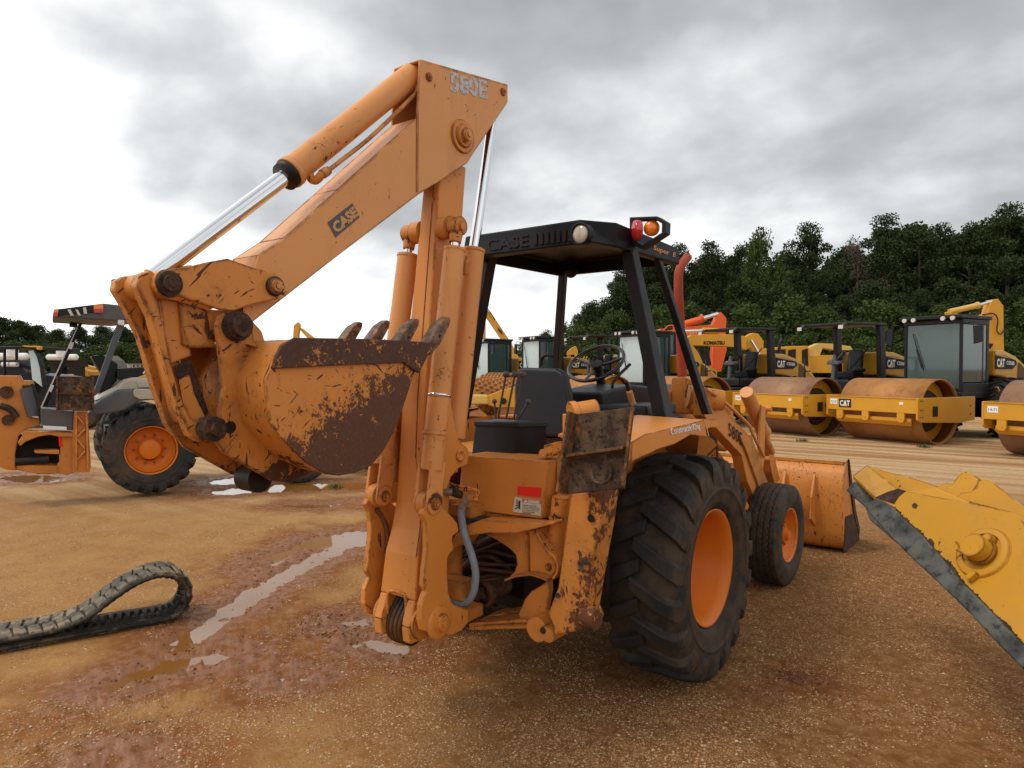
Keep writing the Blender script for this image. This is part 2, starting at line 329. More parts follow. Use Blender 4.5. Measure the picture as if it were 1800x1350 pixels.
def tyre_mat():
    M = MT('tyre_rubber'); sp = M.n('ShaderNodeSeparateXYZ'); M.l(M.tc.outputs['Object'], sp.inputs[0])
    r = M.math('SQRT', M.math('ADD', M.math('MULTIPLY', sp.outputs[1], sp.outputs[1]), M.math('MULTIPLY', sp.outputs[2], sp.outputs[2])))
    n1_ = M.noise(9, 6, 0.65); n2_ = M.noise(45, 5, 0.65)
    base = M.mix(n2_, (0.010, 0.010, 0.010), (0.026, 0.025, 0.023))
    floor_ = M.math('MULTIPLY', M.math('SUBTRACT', 1.0, M.step(r, 0.605, 0.628)), M.step(n1_, 0.36, 0.60))
    side_ = M.math('MULTIPLY', M.step(M.noise(3.5, 6, 0.7, (3, 3, 3)), 0.42, 0.66), 0.55)
    col = M.mix(M.math('MULTIPLY', floor_, 0.62), base, (0.085, 0.052, 0.027)); col = M.mix(M.math('MULTIPLY', side_, 0.6), col, (0.070, 0.050, 0.034))
    col = M.mix(M.math('MULTIPLY', M.step(M.noise(30, 6, 0.7, (1, 8, 2)), 0.60, 0.70), 0.6), col, (0.12, 0.080, 0.045))
    M.set('Base Color', col); M.set('Roughness', 0.74); M.set('Specular IOR Level', 0.28); M.bump(M.math('ADD', M.math('MULTIPLY', n1_, 0.8), M.math('MULTIPLY', n2_, 0.4)), 0.55, 0.006); return M.m
mTY = tyre_mat()
mTYf = plain('far_tyre_rubber', (0.025, 0.024, 0.022), 0.8, 0.35, 0, 5, 0.3, 0.8, (0.10, 0.065, 0.04))
mRIM = paint('orange_wheel_paint', (0.66, 0.17, 0.012), 0.38, 0.6, 0.2, seed=12, dust=0.25, dustcol=(0.25, 0.09, 0.02))
mYE = paint('yellow_machine_paint', YEL, 0.05, 0.25, 0, 0.35, 20, False, 0.15, fine=0.5)
mYEb = paint('worn_yellow_paint', (0.52, 0.245, 0.012), 0.55, 2.4, 0.3, 0.5, 21, True, 0.30, rustcol=(0.13, 0.035, 0.012))
mYE2 = paint('pale_yellow_machine_paint', (0.62, 0.40, 0.10), 0.05, 0.25, 0, 0.35, 22, False, 0.2, fine=0.5)
mDR = paint('rusty_drum_steel', (0.40, 0.18, 0.055), 0.55, 0.2, 0.0, 0.62, 23, False, 0.8, rustcol=(0.17, 0.085, 0.055), dustcol=(0.27, 0.10, 0.03), fine=0.5, metal=0.25)
mRED = paint('red_orange_machine_paint', (0.75, 0.11, 0.02), 0.05, 0.2, 0, 0.4, 24, False, 0.1, fine=0.5)
mEX = paint('burnt_exhaust', (0.30, 0.035, 0.012), 0.85, 0.2, 0.2, 0.7, 25, False, 0.3, rustcol=(0.10, 0.03, 0.02))
mCAN = plain('black_canopy_paint', (0.007, 0.0075, 0.009), 0.5, 0.3, 0, 6, 0.1, 0.2, (0.02, 0.014, 0.010), 0.15)
mGRY = plain('grey_machine_paint', (0.075, 0.084, 0.094), 0.5, 0.15, 0, 4, 0.05, 0.3)
mCRM = plain('cream_machine_paint', (0.42, 0.38, 0.30), 0.5, 0.15, 0, 4, 0.05, 0.4)
mEDGE = rusty('grey_cutting_edge_steel', (0.040, 0.042, 0.038), (0.105, 0.108, 0.095), (0.13, 0.095, 0.055), 6, 0.5, 0.55, 0.5)
mWH = plain('white_paint', (0.72, 0.72, 0.70), 0.6, 0.08, 0, 5, 0.05, 0.2)
mTR = rusty('muddy_track_rubber', (0.075, 0.064, 0.050), (0.165, 0.135, 0.095), (0.24, 0.18, 0.115), 9, 0.85, 0.46, 0.8)
mTRd = rusty('dark_track_rubber', (0.022, 0.020, 0.017), (0.060, 0.048, 0.034), (0.17, 0.12, 0.070), 10, 0.8, 0.52, 0.8)
tW = lettering_mat('white_lettering', (0.8, 0.8, 0.8)); tWw = lettering_mat('worn_white_lettering', (0.75, 0.75, 0.75), 0.22, 70); tSil = lettering_mat('worn_silver_lettering', (0.50, 0.52, 0.53), 0.30, 70)
tBk = lettering_mat('black_lettering', (0.02, 0.02, 0.022)); tBkw = lettering_mat('worn_black_lettering', (0.03, 0.03, 0.035), 0.35, 60)
tOr = lettering_mat('orange_lettering', (0.62, 0.30, 0.12)); tDr = lettering_mat('faded_red_lettering', (0.017, 0.008, 0.007)); tYe = lettering_mat('yellow_lettering', (0.75, 0.42, 0.02))
mSTK = lettering_mat('white_sticker', (0.75, 0.76, 0.78)); mRST = lettering_mat('red_sticker', (0.72, 0.03, 0.015)); mLOG = lettering_mat('worn_dark_sticker', (0.10, 0.10, 0.11), 0.18, 50)
def glass(name, col, rough=0.08, alpha=0.55):
    M = MT(name); M.set('Base Color', (*col, 1)); M.set('Roughness', rough); M.set('Alpha', alpha); M.set('Specular IOR Level', 0.8); return M.m
gTD = glass('tinted_cab_glass', (0.055, 0.095, 0.085), 0.04, 0.82); gWH = glass('painted_sky_reflection_glass', (0.50, 0.60, 0.58), 0.15, 0.85)  # second glass has the sky's reflection painted in as a pale colour
def lens(name, col, e=0.0):
    M = MT(name); M.set('Base Color', (*col, 1)); M.set('Roughness', 0.15); M.set('Specular IOR Level', 0.7)
    M.bump(M.noise(60, 1, 0.4, sc=(1, 1, 0.1)), 0.4, 0.003); return M.m
lRED = lens('red_lens', (0.45, 0.02, 0.03)); lAMB = lens('amber_lens', (0.85, 0.20, 0.005)); lCLR = lens('clear_lamp_lens', (0.55, 0.50, 0.42))
# ---------------------------------------------------------------- ground
def vnoise(x, y, s, seed):
    x = x * s; y = y * s; xi = np.floor(x).astype(np.int64); yi = np.floor(y).astype(np.int64); fx = x - xi; fy = y - yi
    fx = fx * fx * (3 - 2 * fx); fy = fy * fy * (3 - 2 * fy)
    def hsh(a, b):
        h = (a * 374761393 + b * 668265263 + seed * 974711) & 0x7fffffff; h = ((h ^ (h >> 13)) * 1274126177) & 0x7fffffff
        return ((h ^ (h >> 16)) & 0xffff) / 65535.0
    return (hsh(xi, yi) * (1 - fx) + hsh(xi + 1, yi) * fx) * (1 - fy) + (hsh(xi, yi + 1) * (1 - fx) + hsh(xi + 1, yi + 1) * fx) * fy
def fbm(x, y, s, o, seed):
    r = 0; a = 0.5; t = 0
    for i in range(o): r = r + a * vnoise(x, y, s * 2 ** i, seed + i * 17); t += a; a *= 0.55
    return r / t
def g2(px, py): q = at(px, py, 'z', 0.0); return (q.x, q.y)
# puddle outlines measured on the ground: (polyline, half widths)
PUD = []
def pud(pts, depth=0.03):
    q = [g2(a, b) for a, b, w in pts]; PUD.append((q, [w for _, _, w in pts], depth))
pud([(530, 958, .10), (570, 953, .28), (620, 946, .34), (672, 943, .30), (730, 925, .15)])
pud([(600, 958, .16), (560, 980, .14), (520, 1002, .12), (485, 1022, .115), (440, 1050, .115), (395, 1082, .115), (345, 1118, .11), (315, 1135, .08)])
pud([(180, 1212, .06), (230, 1192, .10), (290, 1172, .12), (340, 1160, .11), (400, 1153, .08)])
pud([(455, 985, .05), (490, 975, .09), (520, 965, .06)])
pud([(445, 1000, .05), (480, 992, .075), (500, 975, .05)])
pud([(590, 1097, .05), (625, 1092, .08), (665, 1090, .07)])
pud([(640, 1128, .05), (700, 1140, .09), (740, 1128, .07)])
pud([(540, 1193, .03), (500, 1195, .05)], 0.02)
pud([(505, 888, .08), (535, 889, .12), (575, 888, .10)]); pud([(600, 886, .10), (650, 884, .14), (700, 884, .1)])
pud([(410, 863, .3), (470, 857, .36), (530, 856, .4), (600, 854, .35), (700, 853, .3)])
pud([(30, 838, .25), (62, 841, .35), (90, 842, .25)]); pud([(398, 846, .3), (430, 842, .3)])
pud([(180, 1345, .05), (205, 1338, .06), (190, 1380, .08)], 0.02)
def pmask(x, y):
    dep = np.zeros_like(x); near = np.full_like(x, 9.0)
    wob = (fbm(x, y, 5.0, 4, 5) - 0.5) * 0.10 + (fbm(x, y, 18.0, 3, 9) - 0.5) * 0.06
    for q, ws, d in PUD:
        best = np.full_like(x, 9.0)
        for i in range(len(q) - 1):
            ax, ay = q[i]; bx, by = q[i + 1]; L2 = (bx - ax) ** 2 + (by - ay) ** 2 + 1e-9
            t = np.clip(((x - ax) * (bx - ax) + (y - ay) * (by - ay)) / L2, 0, 1)
            dd = np.hypot(x - ax - t * (bx - ax), y - ay - t * (by - ay)) - (ws[i] * (1 - t) + ws[i + 1] * t)
            best = np.minimum(best, dd)
        best = best + wob * np.clip(np.array(ws).mean() * 7, 0.3, 1.2)
        s_ = np.clip((0.05 - best) / 0.12, 0, 1); dep = np.maximum(dep, d * s_ * s_ * (3 - 2 * s_)); near = np.minimum(near, best)
    return dep, near
RIDGE = [([(490, 934), (545, 919), (600, 910), (670, 902)], .032, .06), ([(400, 1125), (470, 1085), (540, 1045), (590, 1005), (640, 980)], .022, .16), ([(380, 955), (450, 935), (520, 925)], .015, .12), ([(420, 1110), (520, 1085), (600, 1075)], .014, .10)]
def height(x, y):
    dep, near = pmask(x, y)
    r = np.hypot(x - CAM.x, y - CAM.y); fade = 1 / (1 + (r / 22.0) ** 2)
    h = 0.004 + (fbm(x, y, 0.7, 3, 1) - 0.5) * 0.012 + (fbm(x, y, 6, 4, 2) - 0.5) * 0.007
    # churned ruts beside the long puddle, along the machine's wheel path
    churn = np.exp(-np.clip(near, 0, 9) / 0.18) * (fbm(x, y, 14, 4, 33) - 0.45) * 0.05
    rutd = (x + 1.55) * 0.93 + (y - 0.5) * 0.1; rut = np.exp(-((rutd) / 0.5) ** 2) * (fbm(x, y, 9, 4, 44) - 0.42) * 0.05
    for pts, hh_, wd_ in RIDGE:
        q = [g2(*p) for p in pts]; best = np.full_like(x, 9.0)
        for i in range(len(q) - 1):
            ax, ay = q[i]; bx, by = q[i + 1]; t = np.clip(((x - ax) * (bx - ax) + (y - ay) * (by - ay)) / ((bx - ax) ** 2 + (by - ay) ** 2), 0, 1); best = np.minimum(best, np.hypot(x - ax - t * (bx - ax), y - ay - t * (by - ay)))
        h = h + np.exp(-(best / wd_) ** 2) * hh_ * (0.35 + 1.3 * fbm(x, y, 13, 4, 66))
    c2 = np.exp(-(((x - g2(1415, 1195)[0]) / 0.30) ** 2 + ((y - g2(1415, 1195)[1]) / 0.22) ** 2)) * (fbm(x, y, 16, 4, 55) - 0.55) * 0.05
    h = h + (churn + np.clip(rut, -0.012, 0.02)) * fade + c2
    return (h - dep) * np.where(r < 60, 1, 0.3) , near, c2
NA, NR = 1000, 620
ang = np.concatenate([np.linspace(-0.72, 0.72, NA), np.linspace(0.72, 2 * PI - 0.72, 60)[1:-1]])
rad = np.concatenate([[0.01, 0.4], 0.9 * np.exp(np.linspace(0, 1, NR - 2) ** 1.06 * math.log(900 / 0.9))])
A_, R_ = np.meshgrid(ang, rad); th_ = PI / 2 + YAW - A_
gx = CAM.x + R_ * np.cos(th_); gy = CAM.y + R_ * np.sin(th_)
gz, near, c2 = height(gx, gy)
na = len(ang); vs = np.stack([gx, gy, gz], -1).reshape(-1, 3)
i0 = (np.arange(NR - 1)[:, None] * na + np.arange(na)[None]).ravel(); i1 = (np.arange(NR - 1)[:, None] * na + (np.arange(na)[None] + 1) % na).ravel()
quads = np.stack([i0, i1, i1 + na, i0 + na], -1)
def fastmesh(name, vs, faces, k, smooth=True):
    me = bpy.data.meshes.new(name); me.vertices.add(len(vs)); me.vertices.foreach_set('co', np.asarray(vs, np.float32).ravel())
    me.loops.add(len(faces) * k); me.loops.foreach_set('vertex_index', np.asarray(faces, np.int32).ravel())
    me.polygons.add(len(faces)); me.polygons.foreach_set('loop_start', np.arange(0, len(faces) * k, k, dtype=np.int32)); me.polygons.foreach_set('loop_total', np.full(len(faces), k, np.int32))
    me.polygons.foreach_set('use_smooth', np.full(len(faces), smooth)); me.update(calc_edges=True); me.validate(); return me
gm = fastmesh('ground', vs, quads[:, ::-1], 4)
# disc under the viewer
cen = len(vs)
at_ = gm.attributes.new('wet', 'FLOAT', 'POINT')
wet = np.exp(-np.clip(near, 0, 9) / 0.33) + np.exp(-np.clip(near, 0, 9) / 1.1) * 0.35
ox, oy = g2(1420, 1200); wet = np.maximum(wet, 0.8 * np.exp(-(((gx - ox) ** 2 + (gy - oy) ** 2) / 0.16)))
at_.data.foreach_set('value', np.clip(wet, 0, 1).ravel().astype(np.float32))
G = MT('gravelly_sand_and_mud'); 
aw = G.n('ShaderNodeAttribute', attribute_name='wet'); wt = aw.outputs['Fac']
nA = G.noise(0.35, 5, 0.6); nB = G.noise(2.2, 6, 0.62, (4, 1, 0)); nC = G.noise(90, 3, 0.6); nD = G.noise(14, 6, 0.65, (1, 7, 0))
vor = G.n('ShaderNodeTexVoronoi'); vor.inputs['Scale'].default_value = 75; G.l(G.tc.outputs['Object'], vor.inputs['Vector'])
vor2 = G.n('ShaderNodeTexVoronoi'); vor2.inputs['Scale'].default_value = 160; G.l(G.tc.outputs['Object'], vor2.inputs['Vector'])
# wheel-polished bands of paler sand running past the row of rollers
bands = G.noise(1.0, 5, 0.6, (0, 0, 0), (0.10, 2.3, 1), (0, 0, -(YAW - math.radians(6))))
wetn = G.math('ADD', wt, G.math('MULTIPLY', G.math('SUBTRACT', nB, 0.42), 0.85), clamp=True)
sx = G.n('ShaderNodeSeparateXYZ'); G.l(G.tc.outputs['Object'], sx.inputs[0])
lat = G.math('ADD', G.math('MULTIPLY', sx.outputs[0], RT.x), G.math('MULTIPLY', sx.outputs[1], RT.y))
dpt = G.math('ADD', G.math('MULTIPLY', sx.outputs[0], FH.x), G.math('MULTIPLY', sx.outputs[1], FH.y))
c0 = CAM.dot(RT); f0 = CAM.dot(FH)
vignetted = G.step(G.math('ADD', lat, G.math('MULTIPLY', nA, 1.6)), c0 - 1.2, c0 + 1.6)       # lens vignette put into the sand colour: darker, redder to camera right
farr = G.step(dpt, f0 + 7.0, f0 + 12.5)
col = G.mix(nA, (0.265, 0.122, 0.036), (0.46, 0.262, 0.098))
col = G.mix(G.step(nB, 0.35, 0.65), col, G.mix(nD, (0.20, 0.082, 0.023), (0.37, 0.190, 0.066)))
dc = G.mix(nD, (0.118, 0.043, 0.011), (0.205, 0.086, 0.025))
col = G.mix(G.math('MULTIPLY', vignetted, G.math('SUBTRACT', 0.95, G.math('MULTIPLY', farr, 0.82))), col, dc)
bc = G.mix(G.step(bands, 0.36, 0.62), (0.27, 0.135, 0.055), (0.52, 0.37, 0.21))
col = G.mix(G.math('MULTIPLY', farr, 0.9), col, bc)
stone = G.mix(vor.outputs['Color'], (0.14, 0.060, 0.020), (0.44, 0.27, 0.12)); sfac = G.math('MULTIPLY', G.step(nD, 0.36, 0.60), 0.42)
col = G.mix(sfac, col, stone)
mud = G.mix(nD, (0.120, 0.036, 0.009), (0.25, 0.090, 0.025)); col = G.mix(G.math('MULTIPLY', G.step(wetn, 0.32, 0.9), 0.9), col, mud)
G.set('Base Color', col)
wr = G.step(G.math('ADD', wt, G.math('MULTIPLY', G.math('SUBTRACT', nD, 0.5), 2.2)), 0.55, 1.15)
G.set('Roughness', G.math('SUBTRACT', 0.90, G.math('MULTIPLY', wr, 0.45))); G.set('Specular IOR Level', G.math('ADD', 0.08, G.math('MULTIPLY', wr, 0.35)))
hh = G.math('ADD', G.math('MULTIPLY', G.math('SUBTRACT', 1.0, vor.outputs['Distance']), 0.5), G.math('MULTIPLY', G.math('SUBTRACT', 1.0, vor2.outputs['Distance']), 0.3))
hh = G.math('MULTIPLY', hh, G.math('SUBTRACT', 1.0, G.math('MULTIPLY', wr, 0.6))); hh = G.math('ADD', hh, G.math('MULTIPLY', nD, 1.1)); hh = G.math('ADD', hh, G.math('MULTIPLY', nC, 0.25))
G.bump(hh, 0.4, 0.006)
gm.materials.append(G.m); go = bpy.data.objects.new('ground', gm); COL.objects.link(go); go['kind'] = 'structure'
# standing rain water: level sheet that shows only where the ground dips under it
wm = MT('muddy_rain_water'); wm.set('Base Color', wm.mix(wm.noise(1.5, 3), (0.30, 0.125, 0.028), (0.20, 0.085, 0.024))); wm.set('Roughness', 0.035); wm.set('IOR', 1.75); wm.set('Specular IOR Level', 0.9)
wm.bump(wm.noise(6, 2, 0.4), 0.04, 0.01)
lo = cg(-9.5, 1.2); mwb = MB(); mwb.add([cg(-10, 1.4, -0.012), cg(1.6, 1.4, -0.012), cg(1.6, 14, -0.012), cg(-10, 14, -0.012)], [(0, 1, 2, 3)])
w_ = mwb.build('puddle_water', wm.m); w_['kind'] = 'structure'
# loose gravel: pebbles lying on the surface
def scatter(n, f0_, f1_, thr, s0, s1, name, label, mat, dens=None):
    r = np.sqrt(rng.uniform(f0_ ** 2, f1_ ** 2, n)) if dens is None else f0_ * (f1_ / f0_) ** rng.uniform(0, 1, n)
    a = rng.uniform(-0.66, 0.66, n); t = PI / 2 + YAW - a
    x = CAM.x + r * np.cos(t); y = CAM.y + r * np.sin(t)
    m = fbm(x, y, 1.6, 4, 71) * 0.65 + fbm(x, y, 7, 3, 72) * 0.35
    hz, nr, _ = height(x, y); k = (m + rng.normal(0, 0.05, n) > thr) & (hz > -0.013)
    k &= ~((nr < 0.12) & (rng.uniform(0, 1, n) < 0.7))
    x, y, hz = x[k], y[k], hz[k]; n = len(x)
    sz = s0 * (s1 / s0) ** (rng.uniform(0, 1, n) ** 1.9)
    o8 = np.array([(1, 0, 0), (0, 1, 0), (-1, 0, 0), (0, -1, 0), (0, 0, 1), (0, 0, -1)], float)
    mid = np.array([(.72, .72, .25), (-.72, .72, .25), (-.72, -.72, .25), (.72, -.72, .25)], float)
    base = np.concatenate([np.array([(1, 0, 0), (.65, .68, 0), (0, 1, 0), (-.7, .66, 0), (-1, 0, 0), (-.66, -.7, 0), (0, -1, 0), (.7, -.7, 0)]), np.array([(.5, .1, .62), (-.05, .5, .66), (-.5, -.08, .6), (.05, -.52, .64)])])
    fc = [(8, 9, 10, 11)] ; tri = []
    for i in range(4):
        a0, a1, a2 = 2 * i, (2 * i + 1) % 8, (2 * i + 2) % 8; tri += [(a0, a1, 8 + i), (a1, a2, 8 + (i + 1) % 4), (a1, 8 + (i + 1) % 4, 8 + i)]
    tri += [(8, 9, 10), (8, 10, 11)]; tri = np.array(tri)
    ca, sa = np.cos(t2 := rng.uniform(0, 2 * PI, n)), np.sin(t2)
    ax = rng.uniform(.7, 1.25, n); ay = rng.uniform(.55, 1.0, n); az = rng.uniform(.45, .9, n)
    jit = rng.uniform(.82, 1.15, (n, 12, 1)); b = base[None] * jit; bx = b[..., 0] * ax[:, None]; by = b[..., 1] * ay[:, None]
    X = (bx * ca[:, None] - by * sa[:, None]) * sz[:, None] + x[:, None]; Y = (bx * sa[:, None] + by * ca[:, None]) * sz[:, None] + y[:, None]
    Zc = (b[..., 2] * az[:, None] - 0.12) * sz[:, None] + hz[:, None]
    V = np.stack([X, Y, Zc], -1).reshape(-1, 3); F = (tri[None] + (np.arange(n) * 12)[:, None, None]).reshape(-1, 3)
    me = fastmesh(name, V, F, 3, False); me.materials.append(mat); o = bpy.data.objects.new(name, me); COL.objects.link(o)
    tag(o, label, name.replace('_', ' '), kind='stuff'); return o
PB = MT('pebbles'); ge = PB.n('ShaderNodeNewGeometry'); rp = PB.n('ShaderNodeValToRGB'); PB.l(ge.outputs['Random Per Island'], rp.inputs[0])
for i, (p, c) in enumerate(((0.0, (0.13, 0.055, 0.022)), (0.25, (0.26, 0.12, 0.045)), (0.5, (0.38, 0.22, 0.09)), (0.72, (0.30, 0.13, 0.05)), (0.86, (0.44, 0.28, 0.125)), (0.955, (0.55, 0.43, 0.27)), (1.0, (0.12, 0.10, 0.09)))):
    if i < 2: rp.color_ramp.elements[i].position = p; rp.color_ramp.elements[i].color = (*c, 1)
    else: e = rp.color_ramp.elements.new(p); e.color = (*c, 1)
PB.set('Base Color', rp.outputs[0]); PB.set('Roughness', 0.55); PB.set('Specular IOR Level', 0.3)
scatter(260000, 2.4, 12.0, 0.45, 0.0030, 0.0085, 'gravel', 'fine tan and orange gravel strewn over the sand of the yard', PB.m, 1)
scatter(16000, 2.4, 14.0, 0.52, 0.006, 0.014, 'pebbles', 'larger loose pebbles scattered among the fine gravel of the yard', PB.m, 1)
# crumbs of mud at the rims of the puddles
n = 5200; px_ = []; 
for q, ws, d in PUD[:7]:
    for i in range(len(q) - 1):
        for k in range(int(22)):
            t = random.random(); x = q[i][0] * (1 - t) + q[i + 1][0] * t; y = q[i][1] * (1 - t) + q[i + 1][1] * t
            a = random.uniform(0, 2 * PI); r = (ws[i] + abs(random.gauss(0.08, 0.10))); px_.append((x + r * math.cos(a), y + r * math.sin(a), random.uniform(.003, .010)))
for k in range(260): a = g2(1415, 1197); px_.append((a[0] + random.gauss(0, .14), a[1] + random.gauss(0, .07), random.uniform(.004, .010)))
for k in range(200): a = g2(random.uniform(520, 760), random.uniform(1085, 1130)); px_.append((a[0] + random.gauss(0, .05), a[1] + random.gauss(0, .05), random.uniform(.004, .012)))
P_ = np.array(px_); hz, nr, _ = height(P_[:, 0], P_[:, 1]); ok = hz > -0.02; P_ = P_[ok]; hz = hz[ok]
mc = MB(); 
for (x, y, s_), z in zip(P_, hz): mc.ball((x, y, z), s_, 6, (random.uniform(.7, 1.4), random.uniform(.7, 1.4), random.uniform(.35, .8)))
mMUD = plain('wet_mud', (0.13, 0.052, 0.020), 0.5, 0.5, 0, 30, 0.6)
tag(mc.build('mud_crumbs', mMUD), 'dark wet crumbs of mud along the puddle edges and ruts', 'mud', kind='stuff')

# ---------------------------------------------------------------- trees
def leafmat(name, a, b, c):
    M = MT(name); g = M.n('ShaderNodeNewGeometry'); oi = M.n('ShaderNodeObjectInfo')
    k = M.math('ADD', M.math('MULTIPLY', g.outputs['Random Per Island'], 0.35), M.math('MULTIPLY', M.noise(0.55, 3, 0.6), 0.65))
    col = M.mix(M.step(k, 0.28, 0.72), a, b); col = M.mix(M.math('MULTIPLY', oi.outputs['Random'], 0.45), col, c)
    M.set('Base Color', col); M.set('Roughness', 0.75); M.set('Specular IOR Level', 0.2)
    tr = M.n('ShaderNodeBsdfTranslucent'); M.l(col, tr.inputs[0]); ms = M.n('ShaderNodeMixShader'); ms.inputs[0].default_value = 0.22
    M.l(M.b.outputs[0], ms.inputs[1]); M.l(tr.outputs[0], ms.inputs[2]); M.l(ms.outputs[0], M.o.inputs[0]); return M.m
mLF = leafmat('dark_pine_foliage', (0.013, 0.025, 0.008), (0.052, 0.076, 0.021), (0.040, 0.062, 0.018))
mLF2 = leafmat('broadleaf_foliage', (0.024, 0.042, 0.010), (0.088, 0.125, 0.026), (0.042, 0.066, 0.016))
mLF3 = leafmat('sparse_brown_foliage', (0.075, 0.060, 0.045), (0.15, 0.12, 0.085), (0.10, 0.075, 0.055))
mBARK = plain('tree_bark', (0.085, 0.068, 0.055), 0.9, 0.4, 0, 3, 0.4)
def proto_tree(i, H, cw, base, nclump, nleaf, lm, leaf=0.20, top=0.5, gap=1.0):
    r_ = np.random.default_rng(100 + i); rr = random.Random(i)
    tb = MB(); lean = Vector((rr.uniform(-.4, .4), rr.uniform(-.4, .4), 0)); path = [Vector((0, 0, -0.3)), Vector((0, 0, H * .3)) + lean * .3, Vector((0, 0, H * .65)) + lean * .8, Vector((0, 0, H * .95)) + lean]
    tb.tube(path, H * 0.016, 7, 3, H * 0.003)
    V = []; F = 0; cl = []
    for k in range(nclump):
        t = (k + rr.random()) / nclump; z = base + (H - base) * t
        w = cw * (math.sin(PI * min(1, (t * 0.86 + 0.14)) ** top) ** 0.75 + 0.10) * rr.uniform(0.55, 1.05)
        a = rr.uniform(0, 2 * PI); d = w * math.sqrt(rr.uniform(0.08, 1)); c = Vector((math.cos(a) * d, math.sin(a) * d, z + rr.uniform(-.5, .5))) + lean * (z / H)
        cl.append((c, rr.uniform(0.5, 1.0) * cw * 0.36 * gap))
        if k % 2 == 0: tb.tube([Vector((0, 0, z - d * 0.55)) + lean * (z / H), (Vector((0, 0, z - d * .2)) + lean * (z / H) + c) / 2, c], H * 0.0045, 5, 2, H * 0.001)
    cs = np.array([c for c, _ in cl]); sr = np.array([s_ for _, s_ in cl]); idx = r_.integers(0, len(cl), nleaf)
    dirn = r_.normal(size=(nleaf, 3)); dirn /= np.linalg.norm(dirn, axis=1)[:, None]
    rad_ = r_.uniform(0.25, 1, nleaf) ** 0.6
    p = cs[idx] + dirn * (sr[idx] * rad_)[:, None] * np.array([1, 1, 0.80])
    u = r_.normal(size=(nleaf, 3)); u /= np.linalg.norm(u, axis=1)[:, None]; w2 = np.cross(u, r_.normal(size=(nleaf, 3))); w2 /= np.linalg.norm(w2, axis=1)[:, None]
    s_ = (leaf * r_.uniform(0.5, 1.2, nleaf))[:, None]
    q = np.stack([p - u * s_ * .5, p + w2 * s_ * .32, p + u * s_ * .55, p - w2 * s_ * .32], 1).reshape(-1, 3)
    me = fastmesh('crown', q, np.arange(nleaf * 4).reshape(-1, 4), 4, False); me.materials.append(lm)
    tm = tb.build('trunk', mBARK); tme = tm.data; bpy.data.objects.remove(tm); return tme, me
PR = [proto_tree(1, 15, 3.5, 2.5, 76, 17000, mLF, 0.24, 0.8, 0.84), proto_tree(2, 15, 4.1, 1.5, 84, 19000, mLF, 0.25, 0.65, 0.84), proto_tree(3, 14, 3.2, 3.5, 52, 10000, mLF, 0.24, 0.9, 0.8),
      proto_tree(4, 9, 3.4, 0.5, 80, 18000, mLF2, 0.22, 0.7), proto_tree(5, 12, 2.6, 4.5, 26, 3200, mLF3, 0.16, 0.8, 0.9), proto_tree(6, 5, 2.8, 0.0, 34, 9000, mLF2, 0.20, 0.9), proto_tree(7, 12, 4.0, 0.4, 100, 24000, mLF, 0.27, 0.6)]
def tree(k, px, f, top, label, cat='tree', group=None, name='tree', H0=(15, 15, 14, 9, 12, 5, 12), wide=1.0):
    r = (px - 900) / FPX * f; h = 1.8 + (647.5 - top) / FPX * f
    s_ = h / H0[k]; p = cg(r, f)
    t = root(name, label, cat, p, random.uniform(0, 2 * PI), group); t.scale = (s_ * wide * random.uniform(.92, 1.12), s_ * wide * random.uniform(.92, 1.12), s_)
    for nm, me in (('trunk', PR[k][0]), ('crown', PR[k][1])):
        o = bpy.data.objects.new(nm, me); COL.objects.link(o); o.parent = t
GRP = 'trees of the wood behind the machines'
named = [(1, 1100, 62, 478, 'dark tree at the left end of the wood, between the black canopy posts', 1.0),
 (2, 1140, 63, 455, 'thin topped pine standing just left of the rusty exhaust pipe', .8),
 (1, 1190, 60, 440, 'round crowned dark pine behind the roof light of the backhoe', .85), (1, 1243, 58, 436, 'dense dark pine just right of the rusty exhaust pipe', .95),
 (2, 1300, 61, 433, 'dark pine with a small pointed top left of the pale leaved tree', .8), (3, 1342, 56, 424, 'pale green loosely leaved tree', .55),
 (1, 1412, 60, 407, 'broad tall tree with a rounded crown left of the gap in the wood', 1.0), (4, 1502, 60, 420, 'bare brownish tree at the gap in the wood', .75),
 (1, 1562, 60, 392, 'tall dark pine right of the bare brownish tree', .9), (2, 1612, 60, 405, 'dark pine with a flat top above the tall roller cab', 1.0), (1, 1655, 63, 408, 'dark pine behind the raised excavator arm', .9),
 (2, 1705, 61, 394, 'open crowned pine just left of the tallest pines', .85), (1, 1762, 58, 376, 'tallest pine of the wood near the right edge', 1.05), (1, 1822, 58, 382, 'tall dark pine cut by the right edge of the photo', 1.1)]
for k, px, f, tp, lab, wd in named: tree(k, px, f, tp, lab, group=GRP, wide=wd)
for i, px in enumerate(range(1075, 1860, 42)):
    tree(6, px + random.uniform(-12, 12), 66 + random.uniform(-2, 4), 478 + random.uniform(-14, 18) - max(0, px - 1300) * 0.10 + (60 if px < 1110 else 0) - (20 if px > 1560 else 0), 'dark green tree deep in the wood behind the first row of pines', group=GRP, wide=1.25)
for i, px in enumerate(range(1050, 1870, 48)):
    tree(6 if i % 3 else 1, px + random.uniform(-14, 14), 54 + random.uniform(-2, 3), 512 + random.uniform(-14, 18) + (28 if px < 1080 else 0), 'mid green tree in the lower front row of the wood', group=GRP, wide=1.2)
for i, px in enumerate(range(1010, 1880, 50)):
    tree(3 if i % 2 else 5, px + random.uniform(-14, 14), 49 + random.uniform(-2, 2), 562 + random.uniform(-22, 14) + (22 if px < 1040 else 0), 'light green bushy tree at the foot of the wood', group=GRP, wide=1.15)
